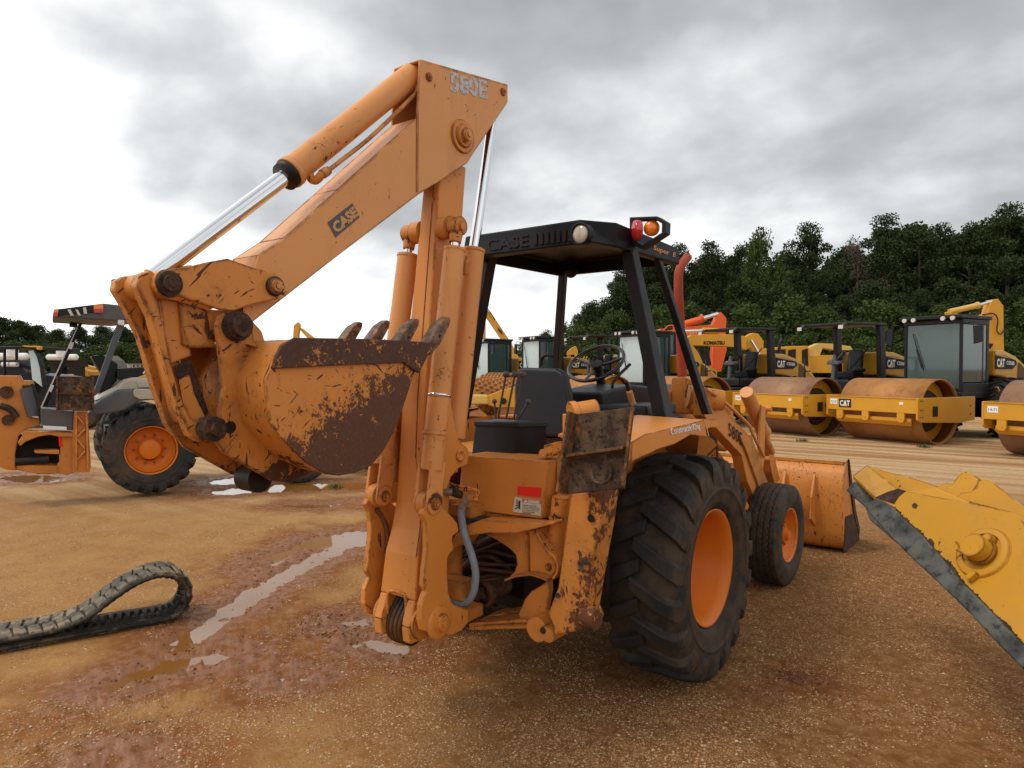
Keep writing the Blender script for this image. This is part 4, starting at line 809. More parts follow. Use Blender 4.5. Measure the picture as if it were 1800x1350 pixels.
# seat-side rolled guard seen above the pad
# --- rear valve/storage box with stickers
b = MB(); q = P('y', -1.05, [(812, 800), (965, 811), (952, 913), (805, 893)]); dz = Vector((0, .24, 0)); b.hexa([q[3], q[2], q[2] + Vector((.06, .24, 0)), q[3] + dz], [q[0], q[1], q[1] + Vector((.06, .24, .0)), q[0] + dz])
for yy, zz_ in ((.06, .04), (.10, .08), (.13, .2)): pass
box = b.build('tool_box', mOR, T, .006)
b = MB(); q = P('y', -1.03, [(805, 893), (955, 914), (955, 921), (805, 902)]); b.hexa([q[3], q[2], q[2] + dz, q[3] + dz], [q[0], q[1], q[1] + dz, q[0] + dz]); q = P('y', -1.0, [(786, 872), (790, 892), (950, 921), (986, 905)]); b.build('box_sill', mORd, T, .003)
yq = -1.0525; QY = lambda *pts: [at(*zQ(*p), 'y', yq) for p in pts]
b = MB(); b.prism(QY((583, 65), (773, 78), (768, 155), (583, 135)), (0, -.001, 0)); b.build('red_sticker', mRST, box)
b = MB(); b.prism(QY((563, 150), (773, 178), (768, 300), (546, 268)), (0, -.001, 0)); ws_ = b.build('warning_sticker', plain('cream_sticker', (.55, .52, .40), .6, .1), box)
yq -= .0015; b = MB(); b.prism(QY((618, 162), (773, 180), (772, 208), (617, 192)), (0, -.0008, 0)); b.build('warning_band', plain('faded_red_band', (.50, .15, .14), .6, .1), ws_)
yq -= .001; q = QY((668, 196), (757, 204), (668, 176)); text('lettering', 'DANGER', *q, tW, ws_, .0005, .01)
q = QY((640, 190), (659, 192), (641, 170)); text('lettering', '\u25B2', *q, tW, ws_, .0005) if False else None
b = MB(); q = QY((637, 191), (660, 193), (649, 171)); b.prism(q, (0, -.0005, 0)); b.build('warning_triangle', mSTK, ws_)
for i, (s_, x1) in enumerate((('CRUSH HAZARD', 735), ('Keep clear of swing area while', 755), ('the engine is running and always', 757), ('lower the boom before you leave', 750), ('the seat. Lock the controls', 720), ('before servicing.', 690))):
    y0 = 220 + i * 13; q = QY((622, y0 + i * .6), (x1, y0 + (x1 - 622) * .075), (622, y0 - 9)); text('lettering', s_, *q, tBk, ws_, .0004)
b = MB(); 
for q in (QY((596, 178), (606, 180), (604, 248), (594, 246)), QY((575, 190), (594, 205), (594, 212), (572, 197)), QY((567, 212), (593, 216), (593, 223), (567, 220)), QY((562, 238), (592, 228), (592, 236), (564, 247)), QY((578, 170), (594, 192), (594, 200), (575, 177))): b.prism(q, (0, -.0006, 0))
b.build('hazard_symbol', tBk, ws_)
# --- rear frame: cross lip, slotted plates, gussets, lower bar
yF = -1.06
b = MB(); b.prism(P('y', yF - .10, [(70, 490), (90, 455), (160, 380), (300, 330), (620, 350), (760, 360), (860, 345), (870, 365), (780, 390), (600, 432), (540, 440), (320, 440), (200, 458), (150, 530), (70, 560)], zQ), (0, .10, 0)); b.build('frame_top_lip', mOR, T, .006)
b = MB(); b.prism(P('y', yF, [(330, 445), (600, 420), (715, 410), (760, 500), (820, 590), (870, 640), (890, 700), (880, 750), (845, 790), (825, 800), (720, 775), (640, 770), (540, 790), (500, 800), (560, 740), (580, 680), (570, 610), (520, 560), (430, 500)], zQ), (0, .03, 0)); b.prism(P('y', yF - .02, [(640, 440), (655, 440), (660, 775), (645, 775)], zQ), (0, .03, 0)); b.build('frame_side_plate', mORd, T, .005)
b = MB(); b.strip(P('y', yF - .06, [(715, 415), (760, 500), (820, 590), (870, 640), (892, 700), (880, 755), (850, 790)], zQ), (0, .10, 0), .014); b.strip(P('y', yF - .06, [(480, 822), (560, 790), (680, 775), (740, 790), (818, 822)], zQ), (0, .12, 0), .012); b.build('frame_flange', mORs, T, .002)
b = MB(); b.prism(P('y', yF + .02, [(590, 1080), (640, 960), (690, 900), (800, 830), (830, 800), (835, 900), (808, 1050), (870, 1180), (865, 1240), (820, 1275), (760, 1270), (700, 1190), (650, 1130), (600, 1110)], zQ), (0, .04, 0)); b.build('frame_lower_plate', mORd, T, .006)
b = MB(); b.prism(P('y', yF - .02, [(195, 1180), (320, 1175), (500, 1165), (700, 1160), (700, 1195), (500, 1200), (200, 1205)], zQ), (0, .10, 0)); b.prism(P('y', yF + .15, [(330, 1095), (420, 1080), (560, 1050), (600, 1060), (600, 1085), (420, 1105)], zQ), (0, .2, 0)); b.prism(P('y', yF, [(200, 1150), (640, 1110), (700, 1160), (700, 1180), (200, 1190)], zQ), (0, .30, -.01)); b.build('lower_cross_bar', mORs, T, .005)
b = MB(); c = at(*zQ(765, 1185), 'y', yF - .04); b.cyl(c + Vector((0, -.03, 0)), c + Vector((0, .14, 0)), .062, n=28); c2_ = at(*zQ(840, 1230), 'y', yF - .06); b.cyl(c2_ + Vector((0, -.02, 0)), c2_ + Vector((0, .10, 0)), .040, n=24); b.build('stabilizer_pivot', mORd, T, .006)
pin('pivot_pin', at(*zQ(790, 1205), 'y', yF - .075), (0, -1, 0), .014, .012)
pin('pivot_pin', at(*zQ(830, 705), 'y', yF - .002), (0, -1, 0), .016, .012, T, mORd)
# swing cylinders, hoses and darkness inside the frame
b = MB(); 
q0 = at(*zQ(60, 1000), 'y', -1.10); q1 = at(*zQ(330, 905), 'y', -.95); q2 = at(*zQ(430, 860), 'y', -.85)
b.cyl(q0 + Vector((-.1, 0, -.02)), q1, .034, n=20); b.cyl(q1, q1 + (q2 - q1) * 2.4, .058, n=24); b.lathe([(-.03, .058), (-.03, .075), (.02, .075), (.02, .058)], q1, q2 - q1, 24); b.build('swing_cylinder', mRU, T, .003)
b = MB(); b.cyl(at(*zQ(90, 880), 'y', -1.0), at(*zQ(160, 850), 'y', -.9), .04); b.cyl(at(*zQ(20, 830), 'y', -.95), at(*zQ(260, 700), 'y', -.8), .05); b.build('swing_valve', mDK, T)
random.seed(5)
b = MB()
for k in range(17):
    x0, y0 = random.uniform(40, 150), random.uniform(620, 900); x1, y1 = random.uniform(330, 600), random.uniform(440, 800)
    b.tube([at(*zQ(x0, y0), 'y', -1.0 + k * .008), at(*zQ((x0 + x1) / 2 + random.uniform(-30, 30), (y0 + y1) / 2 + random.uniform(-70, 10)), 'y', -.98 + k * .012), at(*zQ(x1, y1), 'y', -.80)], random.uniform(.009, .017), 8, 5)
b.build('inner_hoses', plain('oily_brown_hose', (.07, .03, .015), .5, .6, 0, 20, .3), T)
b = MB(); b.box((.28, -.72, .82), (.95, .04, .62)); b.build('frame_shade_sheet', mDK, T)  # dark sheet added to stand in for the shade inside the frame
for sx in (-1,):      # the mirrored left half of the rear frame and its folded stabilizer
    b = MB(); b.prism([(-.20, yF, 1.0), (-.42, yF, .98), (-.46, yF, .75), (-.42, yF, .5), (-.15, yF, .5), (-.15, yF, .6), (-.2, yF, .72)], (0, .05, 0)); b.box((-.2, -1.05, 1.0), (.5, .16, .04)); b.build('frame_side_plate', mORd, T, .006)
# --- stabilizers (folded up) with pads
yS = -1.14
b = MB()
q = P('y', yS, [(1005, 118), (1125, 118), (1268, 95), (1240, 340), (1175, 700), (1125, 1000), (1115, 1060), (1150, 1150), (1130, 1195), (1060, 1215), (900, 1245), (868, 1240), (868, 1180), (822, 1075), (900, 870), (955, 480)], zQ)
b.prism(q, (0, .15, 0)); stab = b.build('stabilizer_arm', mSTB, T, .012, 3)
b = MB(); b.prism(P('y', yS - .006, [(1108, 125), (1262, 100), (1240, 330), (1178, 690), (1115, 1060), (1120, 1180), (960, 1225), (985, 1000), (1030, 640), (1085, 330)], zQ), (0, .01, 0)); pass
b = MB(); c = at(*zQ(1165, 320), 'y', yS - .008); b.cyl(c, c - YV * .002, .018, n=20); b.build('pin_hole', mDK, stab)
b = MB(); c = at(*zQ(1115, 690), 'y', yS - .006); b.cyl(c, c - YV * .012, .034, .030, n=24); b.build('boss', mPAD, stab, .003); b = MB(); c = at(*zQ(905, 930), 'y', yS); b.cyl(c, c - YV * .01, .014, n=6); b.build('boss', mPAD, stab, .003)
b = MB(); c = at(*zQ(1150, 1100), 'y', yS + .02); b.cyl(c - XV * .03, c + XV * .045, .05, n=24); b.build('pivot_boss', mSTB, stab, .004)
q0 = at(*zQ(925, 150), 'y', -1.02); q1 = at(*zQ(870, 620), 'y', -1.02)
b = MB(); b.cyl(q0, q1, .042, n=24); b.lathe([(0, .042), (0, .048), (.02, .048), (.02, .042)], q0 + (q1 - q0) * .32, q1 - q0, 24); b.build('stabilizer_cylinder', mSTB, T, .003)
b = MB(); b.tube([at(*zQ(870, 290), 'y', -1.06), at(*zQ(900, 310), 'y', -1.075), at(*zQ(950, 330), 'y', -1.07)], .005, 6, 3); b.tube([at(*zQ(865, 300), 'y', -1.06), at(*zQ(870, 345), 'y', -1.07)], .005, 6, 1); b.build('tie_wire', mRUd, T)
# pad: plate with side flanges and a rib, hanging face-out
S_ = lambda x, y, v_=-1.30: at(*zS(x, y), 'y', v_)
tl, tr, br, bl = S_(345, 190), S_(1040, 100), S_(925, 1070), S_(215, 1140)
nn = (tr - tl).cross(bl - tl).normalized(); nn = nn if nn.y < 0 else -nn; nn = (nn + Vector((0, 0, .30))).normalized()
b = MB(); b.prism([tl, tr, br, bl], -nn * .012); pad = b.build('stabilizer_pad', mPAD, T, .003)
def flange(a, c, wv, th): 
    M_ = MB(); M_.prism([a, c, c + wv, a + wv], th); return M_
fl = flange(tl + nn * .0, bl + nn * .0, nn * .060 + (tl - tr).normalized() * .010, (tr - tl).normalized() * .012); fl.build('pad_flange', mFLG, pad, .002)
fl = flange(tr, br, nn * .060 + (tr - tl).normalized() * .030, (tl - tr).normalized() * .012); fl.build('pad_flange', mFLG, pad, .002)
ra, rc_ = S_(300, 690), S_(985, 590); b = MB(); b.prism([ra, rc_, rc_ + nn * .050, ra + nn * .050], (bl - tl).normalized() * .014); b.build('pad_rib', mFLG, pad, .002)
b = MB(); c = S_(660, 880); b.lathe([(0, .055), (.008, .055), (.012, .045), (.004, .040)], c, nn, 28); b.build('pad_boss', mPAD, pad)
q0 = S_(290, 190, -1.22); q1 = S_(590, 140, -1.12); b = MB(); b.cyl(q0, q1, .05, n=28); b.lathe([(0, .05), (.0, .058), (.03, .058), (.03, .05)], q0, q1 - q0, 28); b.prism([q0 + Vector((-.045, 0, 0)), q0 + Vector((.045, 0, 0)), q0 + Vector((.03, -.02, -.26)), q0 + Vector((-.03, -.02, -.26))], (0, .02, 0)); b.build('pad_pivot_lug', mSTB, T, .004)
b = MB(); b.prism([S_(110, 520, -1.0), S_(205, 520, -1.0), S_(205, 600, -1.0), S_(60, 690, -1.0), S_(-30, 680, -1.0), S_(-30, 560, -1.0)], (0, .05, .0)); b.cyl(S_(30, 610, -1.01), S_(30, 610, -.99), .02); b.cyl(S_(-40, 650, -1.03), S_(30, 640, -.9), .02); b.build('lock_bracket', mORs, T, .004)
# --- swing tower casting
xT = .215
tower_o = [(572, 168), (640, 250), (700, 310), (738, 360), (752, 425), (705, 460), (700, 500), (715, 560), (665, 620), (658, 680), (662, 760), (668, 900), (690, 980), (722, 1010), (830, 1040), (832, 1140), (770, 1210), (700, 1244), (545, 1232), (470, 1210), (450, 1130), (455, 1010), (492, 900), (470, 860), (480, 740), (500, 560), (500, 440), (490, 350), (460, 290), (490, 230)]
b = MB(); b.prism(P('x', xT, tower_o, zR), (-.035, 0, 0))
tow = b.build('swing_tower', mOR, T, .006)
b = MB(); q = [Vector((-p.x, p.y, p.z)) for p in P('x', xT, tower_o, zR)]; b.prism(q, (.035, 0, 0)); b.build('tower_side_plate', mORd, tow, .006)
b = MB(); b.prism([(-.19, -1.22, .60), (.19, -1.22, .60), (.19, -1.12, .60), (-.19, -1.12, .60)], (0, 0, .10)); b.prism([(-.19, -1.16, 1.02), (.19, -1.16, 1.02), (.19, -.98, 1.02), (-.19, -.98, 1.02)], (0, 0, .06)); b.cyl((0, -1.10, .48), (0, -1.10, 1.1), .06, n=20); b.build('swing_post', mORd, tow, .005)
# upper ear of the tower that carries the dipper cylinder
b = MB(); q = P('x', .16, [(505, 905), (520, 880), (560, 1070), (600, 1100), (607, 1140), (600, 1180), (560, 1195), (520, 1240), (500, 1300), (450, 1290), (470, 1100), (470, 960)], zC); b.prism(q, (-.03, 0, 0)); b.build('tower_ear', mOR, tow, .005); b = MB(); b.prism([Vector((-p.x, p.y, p.z)) for p in q], (.03, 0, 0)); b.build('tower_ear', mOR, tow, .005)
b = MB(); c = at(*zC(563, 1137), 'x', .162); b.lathe([(0, .030), (.008, .030), (.008, .022), (.002, .020), (.002, .001)], c, XV, 28); b.build('ear_boss', mORs, tow)
b = MB(); c = at(*zR(590, 1140), 'x', xT + .001); b.lathe([(0, .082), (.012, .080), (.016, .070), (.016, .045)], c, XV, 36); b.build('tower_pin_boss', mOR, tow, .002)
pin('tower_pin', c + XV * .010, XV, .040, .030, tow, mORs)
# --- boom
secs = [(1105, 650, .130), (1085, 656, .128), (1040, 668, .124), (967, 677, .116), (925, 688, .106), (880, 695.5, .097), (800, 701, .090), (700, 707, .082), (600, 717, .075), (491, 728, .067), (346, 742, .058), (285, 748, .056)]
bs = []
for py, px, w in secs:
    p = at(px, py, 'x', -w); bs.append((p.y, p.z, w))
b = MB(); m = len(bs); dpth = lambda z: .20 if z > .9 else .16 + .04 * max(0, (z - .5) / .4)
fork = 3
def bsec(i): y, z, w = bs[i]; d = dpth(z); return [(-w, y, z), (w, y, z), (w, y + d, z), (-w, y + d, z)]
vs = [v_ for i in range(2, m) for v_ in bsec(i)]
vs_f = [(i * 4 + k, i * 4 + (k + 1) % 4, i * 4 + 4 + (k + 1) % 4, i * 4 + 4 + k) for i in range(m - 3) for k in range(4)] + [(3, 2, 1, 0), tuple(range((m - 3) * 4, (m - 3) * 4 + 4))]
b.add(vs, vs_f)
for sx in (-1, 1):     # two cheeks of the fork below
    (y0, z0, w0), (y1, z1, w1), (y2, z2, w2) = bs[0], bs[1], bs[2]
    inn_ = .070
    def cheek(y, z, w, t=1): return [(sx * inn_, y, z), (sx * w, y, z), (sx * w, y + dpth(z), z), (sx * inn_, y + dpth(z), z)]
    A1, B1, C1 = cheek(y0 + .03, z0 - .03, w0), cheek(y1, z1, w1), cheek(y2, z2, w2)
    b.hexa(A1, B1); b.hexa(B1, C1)
    c = Vector((0, at(771, 1094, 'x', .24).y, .56)); b.cyl((sx * (inn_ + .002), c.y + .01, .555), (sx * (w0 + .012), c.y + .01, .555), .086, n=36)
boom = b.build('boom', mOR, T, .010, 3)
b = MB(); y_, z_, w_2 = bs[2]; b.tube([(-.066, y_ - .003, z_ - .10), (-.066, y_ - .003, z_ - .01), (-.04, y_ - .003, z_ + .022), (.04, y_ - .003, z_ + .022), (.066, y_ - .003, z_ - .01), (.066, y_ - .003, z_ - .10)], .009, 8, 4); b.build('fork_rim', mOR, boom)
b = MB()      # hoses looped out of the foot of the boom
for k, x in enumerate((-.045, -.018, .012, .040)):
    yy = bs[2][0] - .01; b.tube([(x - .0, yy + .15, .72), (x - .005, yy + .07, .64), (x - .02, yy + .015, .54), (x - .02, yy + .02, .46), (x + .0, yy + .08, .42), (x + .02, yy + .16, .48)], .0135, 10, 6)
b.build('boom_hoses', plain('muddy_hose', (.028, .016, .010), .5, .6, 0, 18, .3, .45, (.22, .085, .02)), boom)
b = MB()      # weld seam and wear line up the rear face
b.tube([(bs[i][2] * .35 if i > 5 else bs[i][2] * .9, bs[i][0] - .001, bs[i][1]) for i in range(3, m)], .003, 6, 1); b.build('weld_seam', mORs, boom)
# --- boom cylinders, left and right
eR = at(803, 398, 'x', .165); eB = at(752, 884, 'x', .175)
for sx in (1, -1):
    f = lambda p: Vector((p.x * sx, p.y, p.z))
    t_, bo = f(eR), f(eB); u = (t_ - bo).normalized()
    b = MB(); s0 = bo + u * .16; s1 = t_ - u * .115
    b.cyl(s0, s1, .056, .054, 32); b.lathe([(0, .057), (.012, .058), (.014, .057)], s1 - u * .014, u, 32); b.lathe([(0, .058), (.0, .060), (.018, .060), (.018, .058)], s0 + u * .17, u, 32)
    cy = b.build('boom_cylinder', mOR2, T, .003)
    b = MB(); b.cyl(s1, t_ - u * .03, .021, n=20); b.build('rod', mCH, cy)
    b = MB(); b.cyl(t_ - XV * .03, t_ + XV * .03, .048, n=28); b.cyl(t_ - u * .085, t_ - u * .03, .030, .036, 20); b.build('rod_eye', mORs, cy, .004)
    b = MB(); b.cyl(t_ - XV * sx * .10, t_ - XV * sx * .035, .058, n=28); b.cyl(t_ - XV * sx * .06, t_ + XV * sx * .045, .022, n=20); b.build('cylinder_boss', mOR, boom, .004)
    b = MB()
    for dx in (-.047, .030): 
        c0 = bo + XV * dx; w_v = u.cross(XV).normalized()
        b.prism([c0 - w_v * .050, c0 + w_v * .050, c0 + w_v * .050 + u * .2, c0 - w_v * .050 + u * .2], (.018, 0, 0)); b.cyl(c0, c0 + XV * .018, .052, n=28)
    b.build('clevis', mOR2, cy, .003)
    b = MB(); b.cyl(bo - XV * .030, bo + XV * .028, .062, n=32); b.build('tower_lug', mOR, tow, .004)
    pin('clevis_pin', bo + XV * (.050 if sx > 0 else .050), XV, .024, .016, cy, mORs)
b = MB(); a_ = at(*zC(420, 1104), 'x', .19); u = (eR - eB).normalized(); c = eB + u * .52; b.lathe([(0, .0575), (0, .0600), (.012, .0600), (.012, .0575)], c, u, 32); b.build('steel_band', mCH, T)
# hoses from the tower: black stub, steel pipes, blue grey hose loop
YH = -1.20
h = lambda x, y, v_=YH: at(*zR(x, y), 'y', v_)
b = MB(); b.tube([h(580, 50, -1.28), h(640, 45, -1.25), h(700, 75), h(800, 95), h(870, 95), h(895, 115), h(878, 145)], .0085, 8, 5); b.tube([h(655, 30, -1.22), h(730, 60), h(850, 85), h(905, 105), h(895, 140)], .0065, 8, 5); b.build('hydraulic_pipe', mORs, T)
b = MB(); b.cyl(h(580, 110, -1.3), h(620, 108, -1.26), .014, n=12); b.cyl(h(615, 108, -1.26), h(640, 108, -1.25), .022, n=6); b.cyl(h(640, 108, -1.25), h(700, 112, -1.23), .018, n=16); b.cyl(h(640, 150, -1.2), h(645, 205, -1.2), .012); b.build('hose_fitting', plain('zinc_fitting', (.32, .31, .27), .4, .3, .8), T, .002)
b = MB(); b.tube([h(695, 112, -1.23), h(730, 125), h(755, 130), h(730, 95), h(690, 70)], .021, 12, 6); b.build('black_hose', mHOSE, T)
b = MB(); b.tube([h(875, 150), h(830, 165), h(790, 200), h(770, 260), h(775, 340), h(790, 430), h(820, 520), h(855, 620), h(880, 730), h(880, 830), h(860, 920), h(815, 980), h(760, 995), h(710, 970), h(690, 925)], .0195, 14, 6); hb = b.build('blue_grey_hose', mHOSEb, T)
b = MB(); 
for (x, y), (x2, y2) in (((845, 158), (835, 163)), ((805, 185), (797, 194)), ((780, 225), (777, 235))): b.cyl(h(x, y), h(x2, y2), .0215, n=16)
b.cyl(h(885, 150), h(850, 160), .022, n=6); b.build('hose_clamp', mORs, hb)
b = MB(); b.cyl(h(695, 945), h(740, 940, -1.15), .035, n=20); b.prism([h(740, 1020, -1.2), h(760, 1020, -1.2), h(765, 1100, -1.2), h(725, 1110, -1.2)], (0, .03, 0)); b.prism([h(700, 1010, -1.22), h(830, 1040, -1.15), h(832, 1140, -1.15), h(700, 1110, -1.22)], (0, .12, 0)); b.build('swing_stop', mORd, T, .004)
b = MB(); q = lambda x, y, v_: at(*zR(x, y), 'x', v_); b.tube([q(70, 180, -.20), q(90, 240, -.20), q(115, 340, -.21), q(135, 440, -.21), q(170, 540, -.19), q(195, 600, -.15)], .016, 10, 5); b.tube([q(90, 240, -.18), q(150, 330, -.18), q(180, 420, -.17), q(190, 520, -.16)], .014, 10, 5); b.build('side_hose', plain('brown_rusty_hose', (.16, .07, .03), .6, .5), T)
b = MB(); b.tube([q(35, 175, -.215), q(60, 178, -.22), q(80, 200, -.22)], .012, 8, 3); b.build('hose_elbow', mRU, T)
# --- dipper arm with its head plates
dk = [(738, 103), (893, 148), (893, 180), (838, 262), (822, 287), (735, 343), (607, 440), (443, 568), (428, 560), (432, 520), (455, 448), (501, 418), (596, 332), (733, 207)]
wD = .093; b = MB(); q = P('x', wD, dk); side = q
for sx in (1, -1): b.prism([Vector((wD * sx, p.y, p.z)) for p in side], (-.012 * sx, 0, 0))
def web(i, j, lo=-wD + .012, hi=wD - .012, th=.012):
    a_, c_ = side[i], side[j]; n_ = (c_ - a_).cross(XV).normalized() * th
    b.prism([Vector((lo, a_.y, a_.z)), Vector((hi, a_.y, a_.z)), Vector((hi, c_.y, c_.z)), Vector((lo, c_.y, c_.z))], n_)
inside = sum((p for p in side), Vector()) / len(side)
for i, j in ((0, 1), (13, 12), (12, 11), (11, 10), (10, 9), (7, 6), (6, 5), (7, 8)):
    a_, c_ = side[i], side[j]; n_ = (c_ - a_).cross(XV).normalized() * .012; mid_ = (a_ + c_) / 2
    # keep the thickness on the inner side of the outline
    if (mid_ + n_ - inside).length > (mid_ - n_ - inside).length: n_ = -n_
    e_ = (wD if (i, j) == (0, 1) else wD - .012)
    b.prism([Vector((-e_, a_.y, a_.z)), Vector((e_, a_.y, a_.z)), Vector((e_, c_.y, c_.z)), Vector((-e_, c_.y, c_.z))], n_)
dip = b.build('dipper_arm', mORf, T, .007, 3)
b = MB(); c = at(*zB(1120, 540), 'x', wD); b.cyl(c + XV * .0, c + XV * .012, .088, .085, 40); b.cyl(c + XV * .012, c + XV * .022, .060, .055, 32); b.build('pivot_plate', mOR, dip, .003)
c = at(*zB(1148, 532), 'x', wD + .02); pin('pivot_pin', at(*zB(1135, 535), 'x', wD + .018), XV, .032, .035, dip, mOR2)
for p in ((922, 188), (1362, 275)): pin('cap_pin', at(*zB(*p), 'x', wD), XV, .018, .012, dip, mORs)
q = P('x', wD + .001, [(1052, 272), (1272, 320), (1046, 152)], zB); text('lettering', '580E', q[0], q[1], q[2], tSil, dip, bold=.035)
q = P('x', wD + .001, [(370, 1140), (515, 1018), (470, 935), (322, 1050)], zB); b = MB(); b.prism(q, (.0008, 0, 0)); b.build('badge', mLOG, dip)
q = P('x', wD + .0022, [(378, 1118), (508, 1008), (342, 1062)], zB); text('lettering', 'CASE', q[0], q[1], q[2], lettering_mat('worn_orange_lettering', (.58, .30, .12), .1), dip, bold=.05)
b = MB(); b.prism(P('x', wD + .001, [(850, 395), (862, 395), (860, 870), (848, 870)], zB), (.004, 0, 0)); b.build('weld_seam', mOR, dip, .002)
# --- bucket cylinder on top of the dipper
x0 = 0.0; a_ = at(*zB(838, 165), 'x', x0); c_ = at(*zB(95, 760), 'x', x0); u = (c_ - a_).normalized(); r0 = .060
b = MB(); b.cyl(a_ + u * .03, c_, r0, n=36); b.ball(a_ + u * .03, r0, 20); b.lathe([(-.03, r0), (-.03, r0 * 1.12), (0, r0 * 1.12), (.003, r0 * .8), (.003, .03)], c_, u, 36); b.lathe([(0, r0), (.002, r0 * 1.012), (.004, r0)], a_ + (c_ - a_) * .83, u, 36); b.cyl(a_ - XV * .07, a_ + XV * .075, .022, n=16); bc_ = b.build('bucket_cylinder', mOR2, T, .002)
b = MB(); b.lathe([(0, r0 * 1.02), (.03, r0 * 1.0), (.035, .034), (.04, .034)], c_, u, 32); b.build('gland', mDK, bc_)
re = at(*zA(285, 100), 'x', x0); b = MB(); b.cyl(c_, re + u * .04, .034, n=32); b.build('rod', mCH, bc_)
b = MB(); zz = lambda x, y, v_: at(*zB(x, y), 'x', v_); b.tube([zz(855, 235, .05), zz(850, 275, .06), zz(800, 330, .065), zz(700, 430, .07), zz(560, 560, .07), zz(420, 670, .07), zz(330, 740, .07)], .010, 8, 3)
b.tube([zz(330, 740, .07), zz(290, 765, .07), zz(255, 800, .05), zz(225, 790, .03), zz(215, 750, .02)], .018, 12, 4); b.cyl(zz(320, 745, .07), zz(290, 765, .07), .021, n=6); b.build('hydraulic_pipe', mORs, bc_)
# --- dipper (crowd) cylinder on the cab side
a_ = at(798, 770, 'x', 0.02); c_ = at(833, 438, 'x', 0.02); e_ = at(872, 165, 'x', 0.0); u = (c_ - a_).normalized()
b = MB(); b.cyl(a_, c_, .060, n=36); b.lathe([(-.02, .060), (-.015, .064), (0, .064), (.002, .03)], c_, u, 36); b.cyl(a_ - u * .18, a_, .04); dc_ = b.build('dipper_cylinder', mOR2, T, .002)
b = MB(); b.cyl(c_, e_, .0285, n=28); b.build('rod', mCH, dc_)
b = MB(); q = lambda x, y: at(*zC(x, y), 'x', .10); b.tube([q(598, 195), q(590, 240), q(590, 280)], .014, 8, 3); b.build('hydraulic_pipe', mORs, dc_)
# --- digging bucket
DB = 'digging_bucket'; xb = .335
out = [(830, 590), (805, 640), (815, 740), (830, 850), (885, 925), (950, 990), (1010, 1050), (1080, 1090), (1170, 1115), (1250, 1100), (1330, 1065), (1390, 990), (1440, 900), (1500, 740), (1540, 610), (1600, 520), (1560, 455), (1300, 443), (945, 436), (880, 460), (850, 520)]
sideq = P('x', xb, out, zA)
shell = [Vector((0, p.y, p.z)) for p in P('x', xb, [(945, 440), (880, 470), (850, 530), (805, 640), (815, 740), (830, 850), (885, 925), (950, 990), (1010, 1050), (1080, 1090), (1170, 1115), (1250, 1100), (1330, 1065), (1390, 990), (1440, 900), (1500, 740), (1545, 620), (1600, 520)], zA)]
n = len(shell); cenb = sum(shell, Vector()) / n; b = MB(); th_b = .016
inner = [p + (cenb - p).normalized() * th_b for p in shell]; w_ = xb - .012
vs = [Vector((-w_, p.y, p.z)) for p in shell] + [Vector((w_, p.y, p.z)) for p in shell] + [Vector((-w_, p.y, p.z)) for p in inner] + [Vector((w_, p.y, p.z)) for p in inner]
b.add(vs, [(i, i + 1, n + i + 1, n + i) for i in range(n - 1)] + [(2 * n + i, 3 * n + i, 3 * n + i + 1, 2 * n + i + 1) for i in range(n - 1)] + [(0, n, 3 * n, 2 * n), (n - 1, 2 * n - 1, 4 * n - 1, 3 * n - 1)], True)
bk_ = b.build(DB, mSH, T)
for sx in (1, -1):
    b = MB(); b.prism([Vector((xb * sx, p.y, p.z)) for p in sideq], (-.012 * sx, 0, 0)); b.build('bucket_cheek', mBK, bk_, .002)
    b = MB(); q = P('x', xb + .002, [(838, 585), (850, 520), (880, 470), (940, 432), (1300, 438), (1560, 452), (1645, 460), (1600, 520), (1555, 608), (1480, 555), (1200, 566)], zA)
    b.prism([Vector((p.x * sx, p.y, p.z)) for p in q], (.014 * sx, 0, 0)); b.build('side_wear_bar', mBAR, bk_, .003)
b = MB(); la_, lb_ = at(*zA(1600, 520), 'x', xb), at(*zA(1625, 450), 'x', xb); b.prism([Vector((-xb, la_.y, la_.z)), Vector((xb, la_.y, la_.z)), Vector((xb, lb_.y, lb_.z)), Vector((-xb, lb_.y, lb_.z))], (0, -.02, -.008)); b.build('bucket_lip', mRUd, bk_, .003)
base_ = at(*zA(1640, 440), 'x', xb)
for k, x in enumerate((-.30, -.095, .11, .312)):
    f = lambda px_, py_: (lambda p: Vector((x, p.y, p.z)))(at(*zA(px_, py_), 'x', .312))
    pts = [f(1580, 470), f(1610, 425), f(1655, 355), f(1690, 327), f(1708, 335), f(1700, 365), f(1645, 465), f(1600, 520)]
    b = MB(); m_ = len(pts); ws_2 = [.030, .034, .030, .022, .020, .026, .034, .030]
    b.add([p - XV * w for p, w in zip(pts, ws_2)] + [p + XV * w for p, w in zip(pts, ws_2)], [tuple(range(m_)), tuple(range(2 * m_ - 1, m_ - 1, -1))] + [(i, i + m_, (i + 1) % m_ + m_, (i + 1) % m_) for i in range(m_)])
    th = b.build('tooth', mRT, bk_, .006, 3)
    b = MB(); c = f(1645, 425); b.cyl(c - XV * .035, c + XV * .035, .007, n=10); b.build('tooth_pin', mRUd, th)
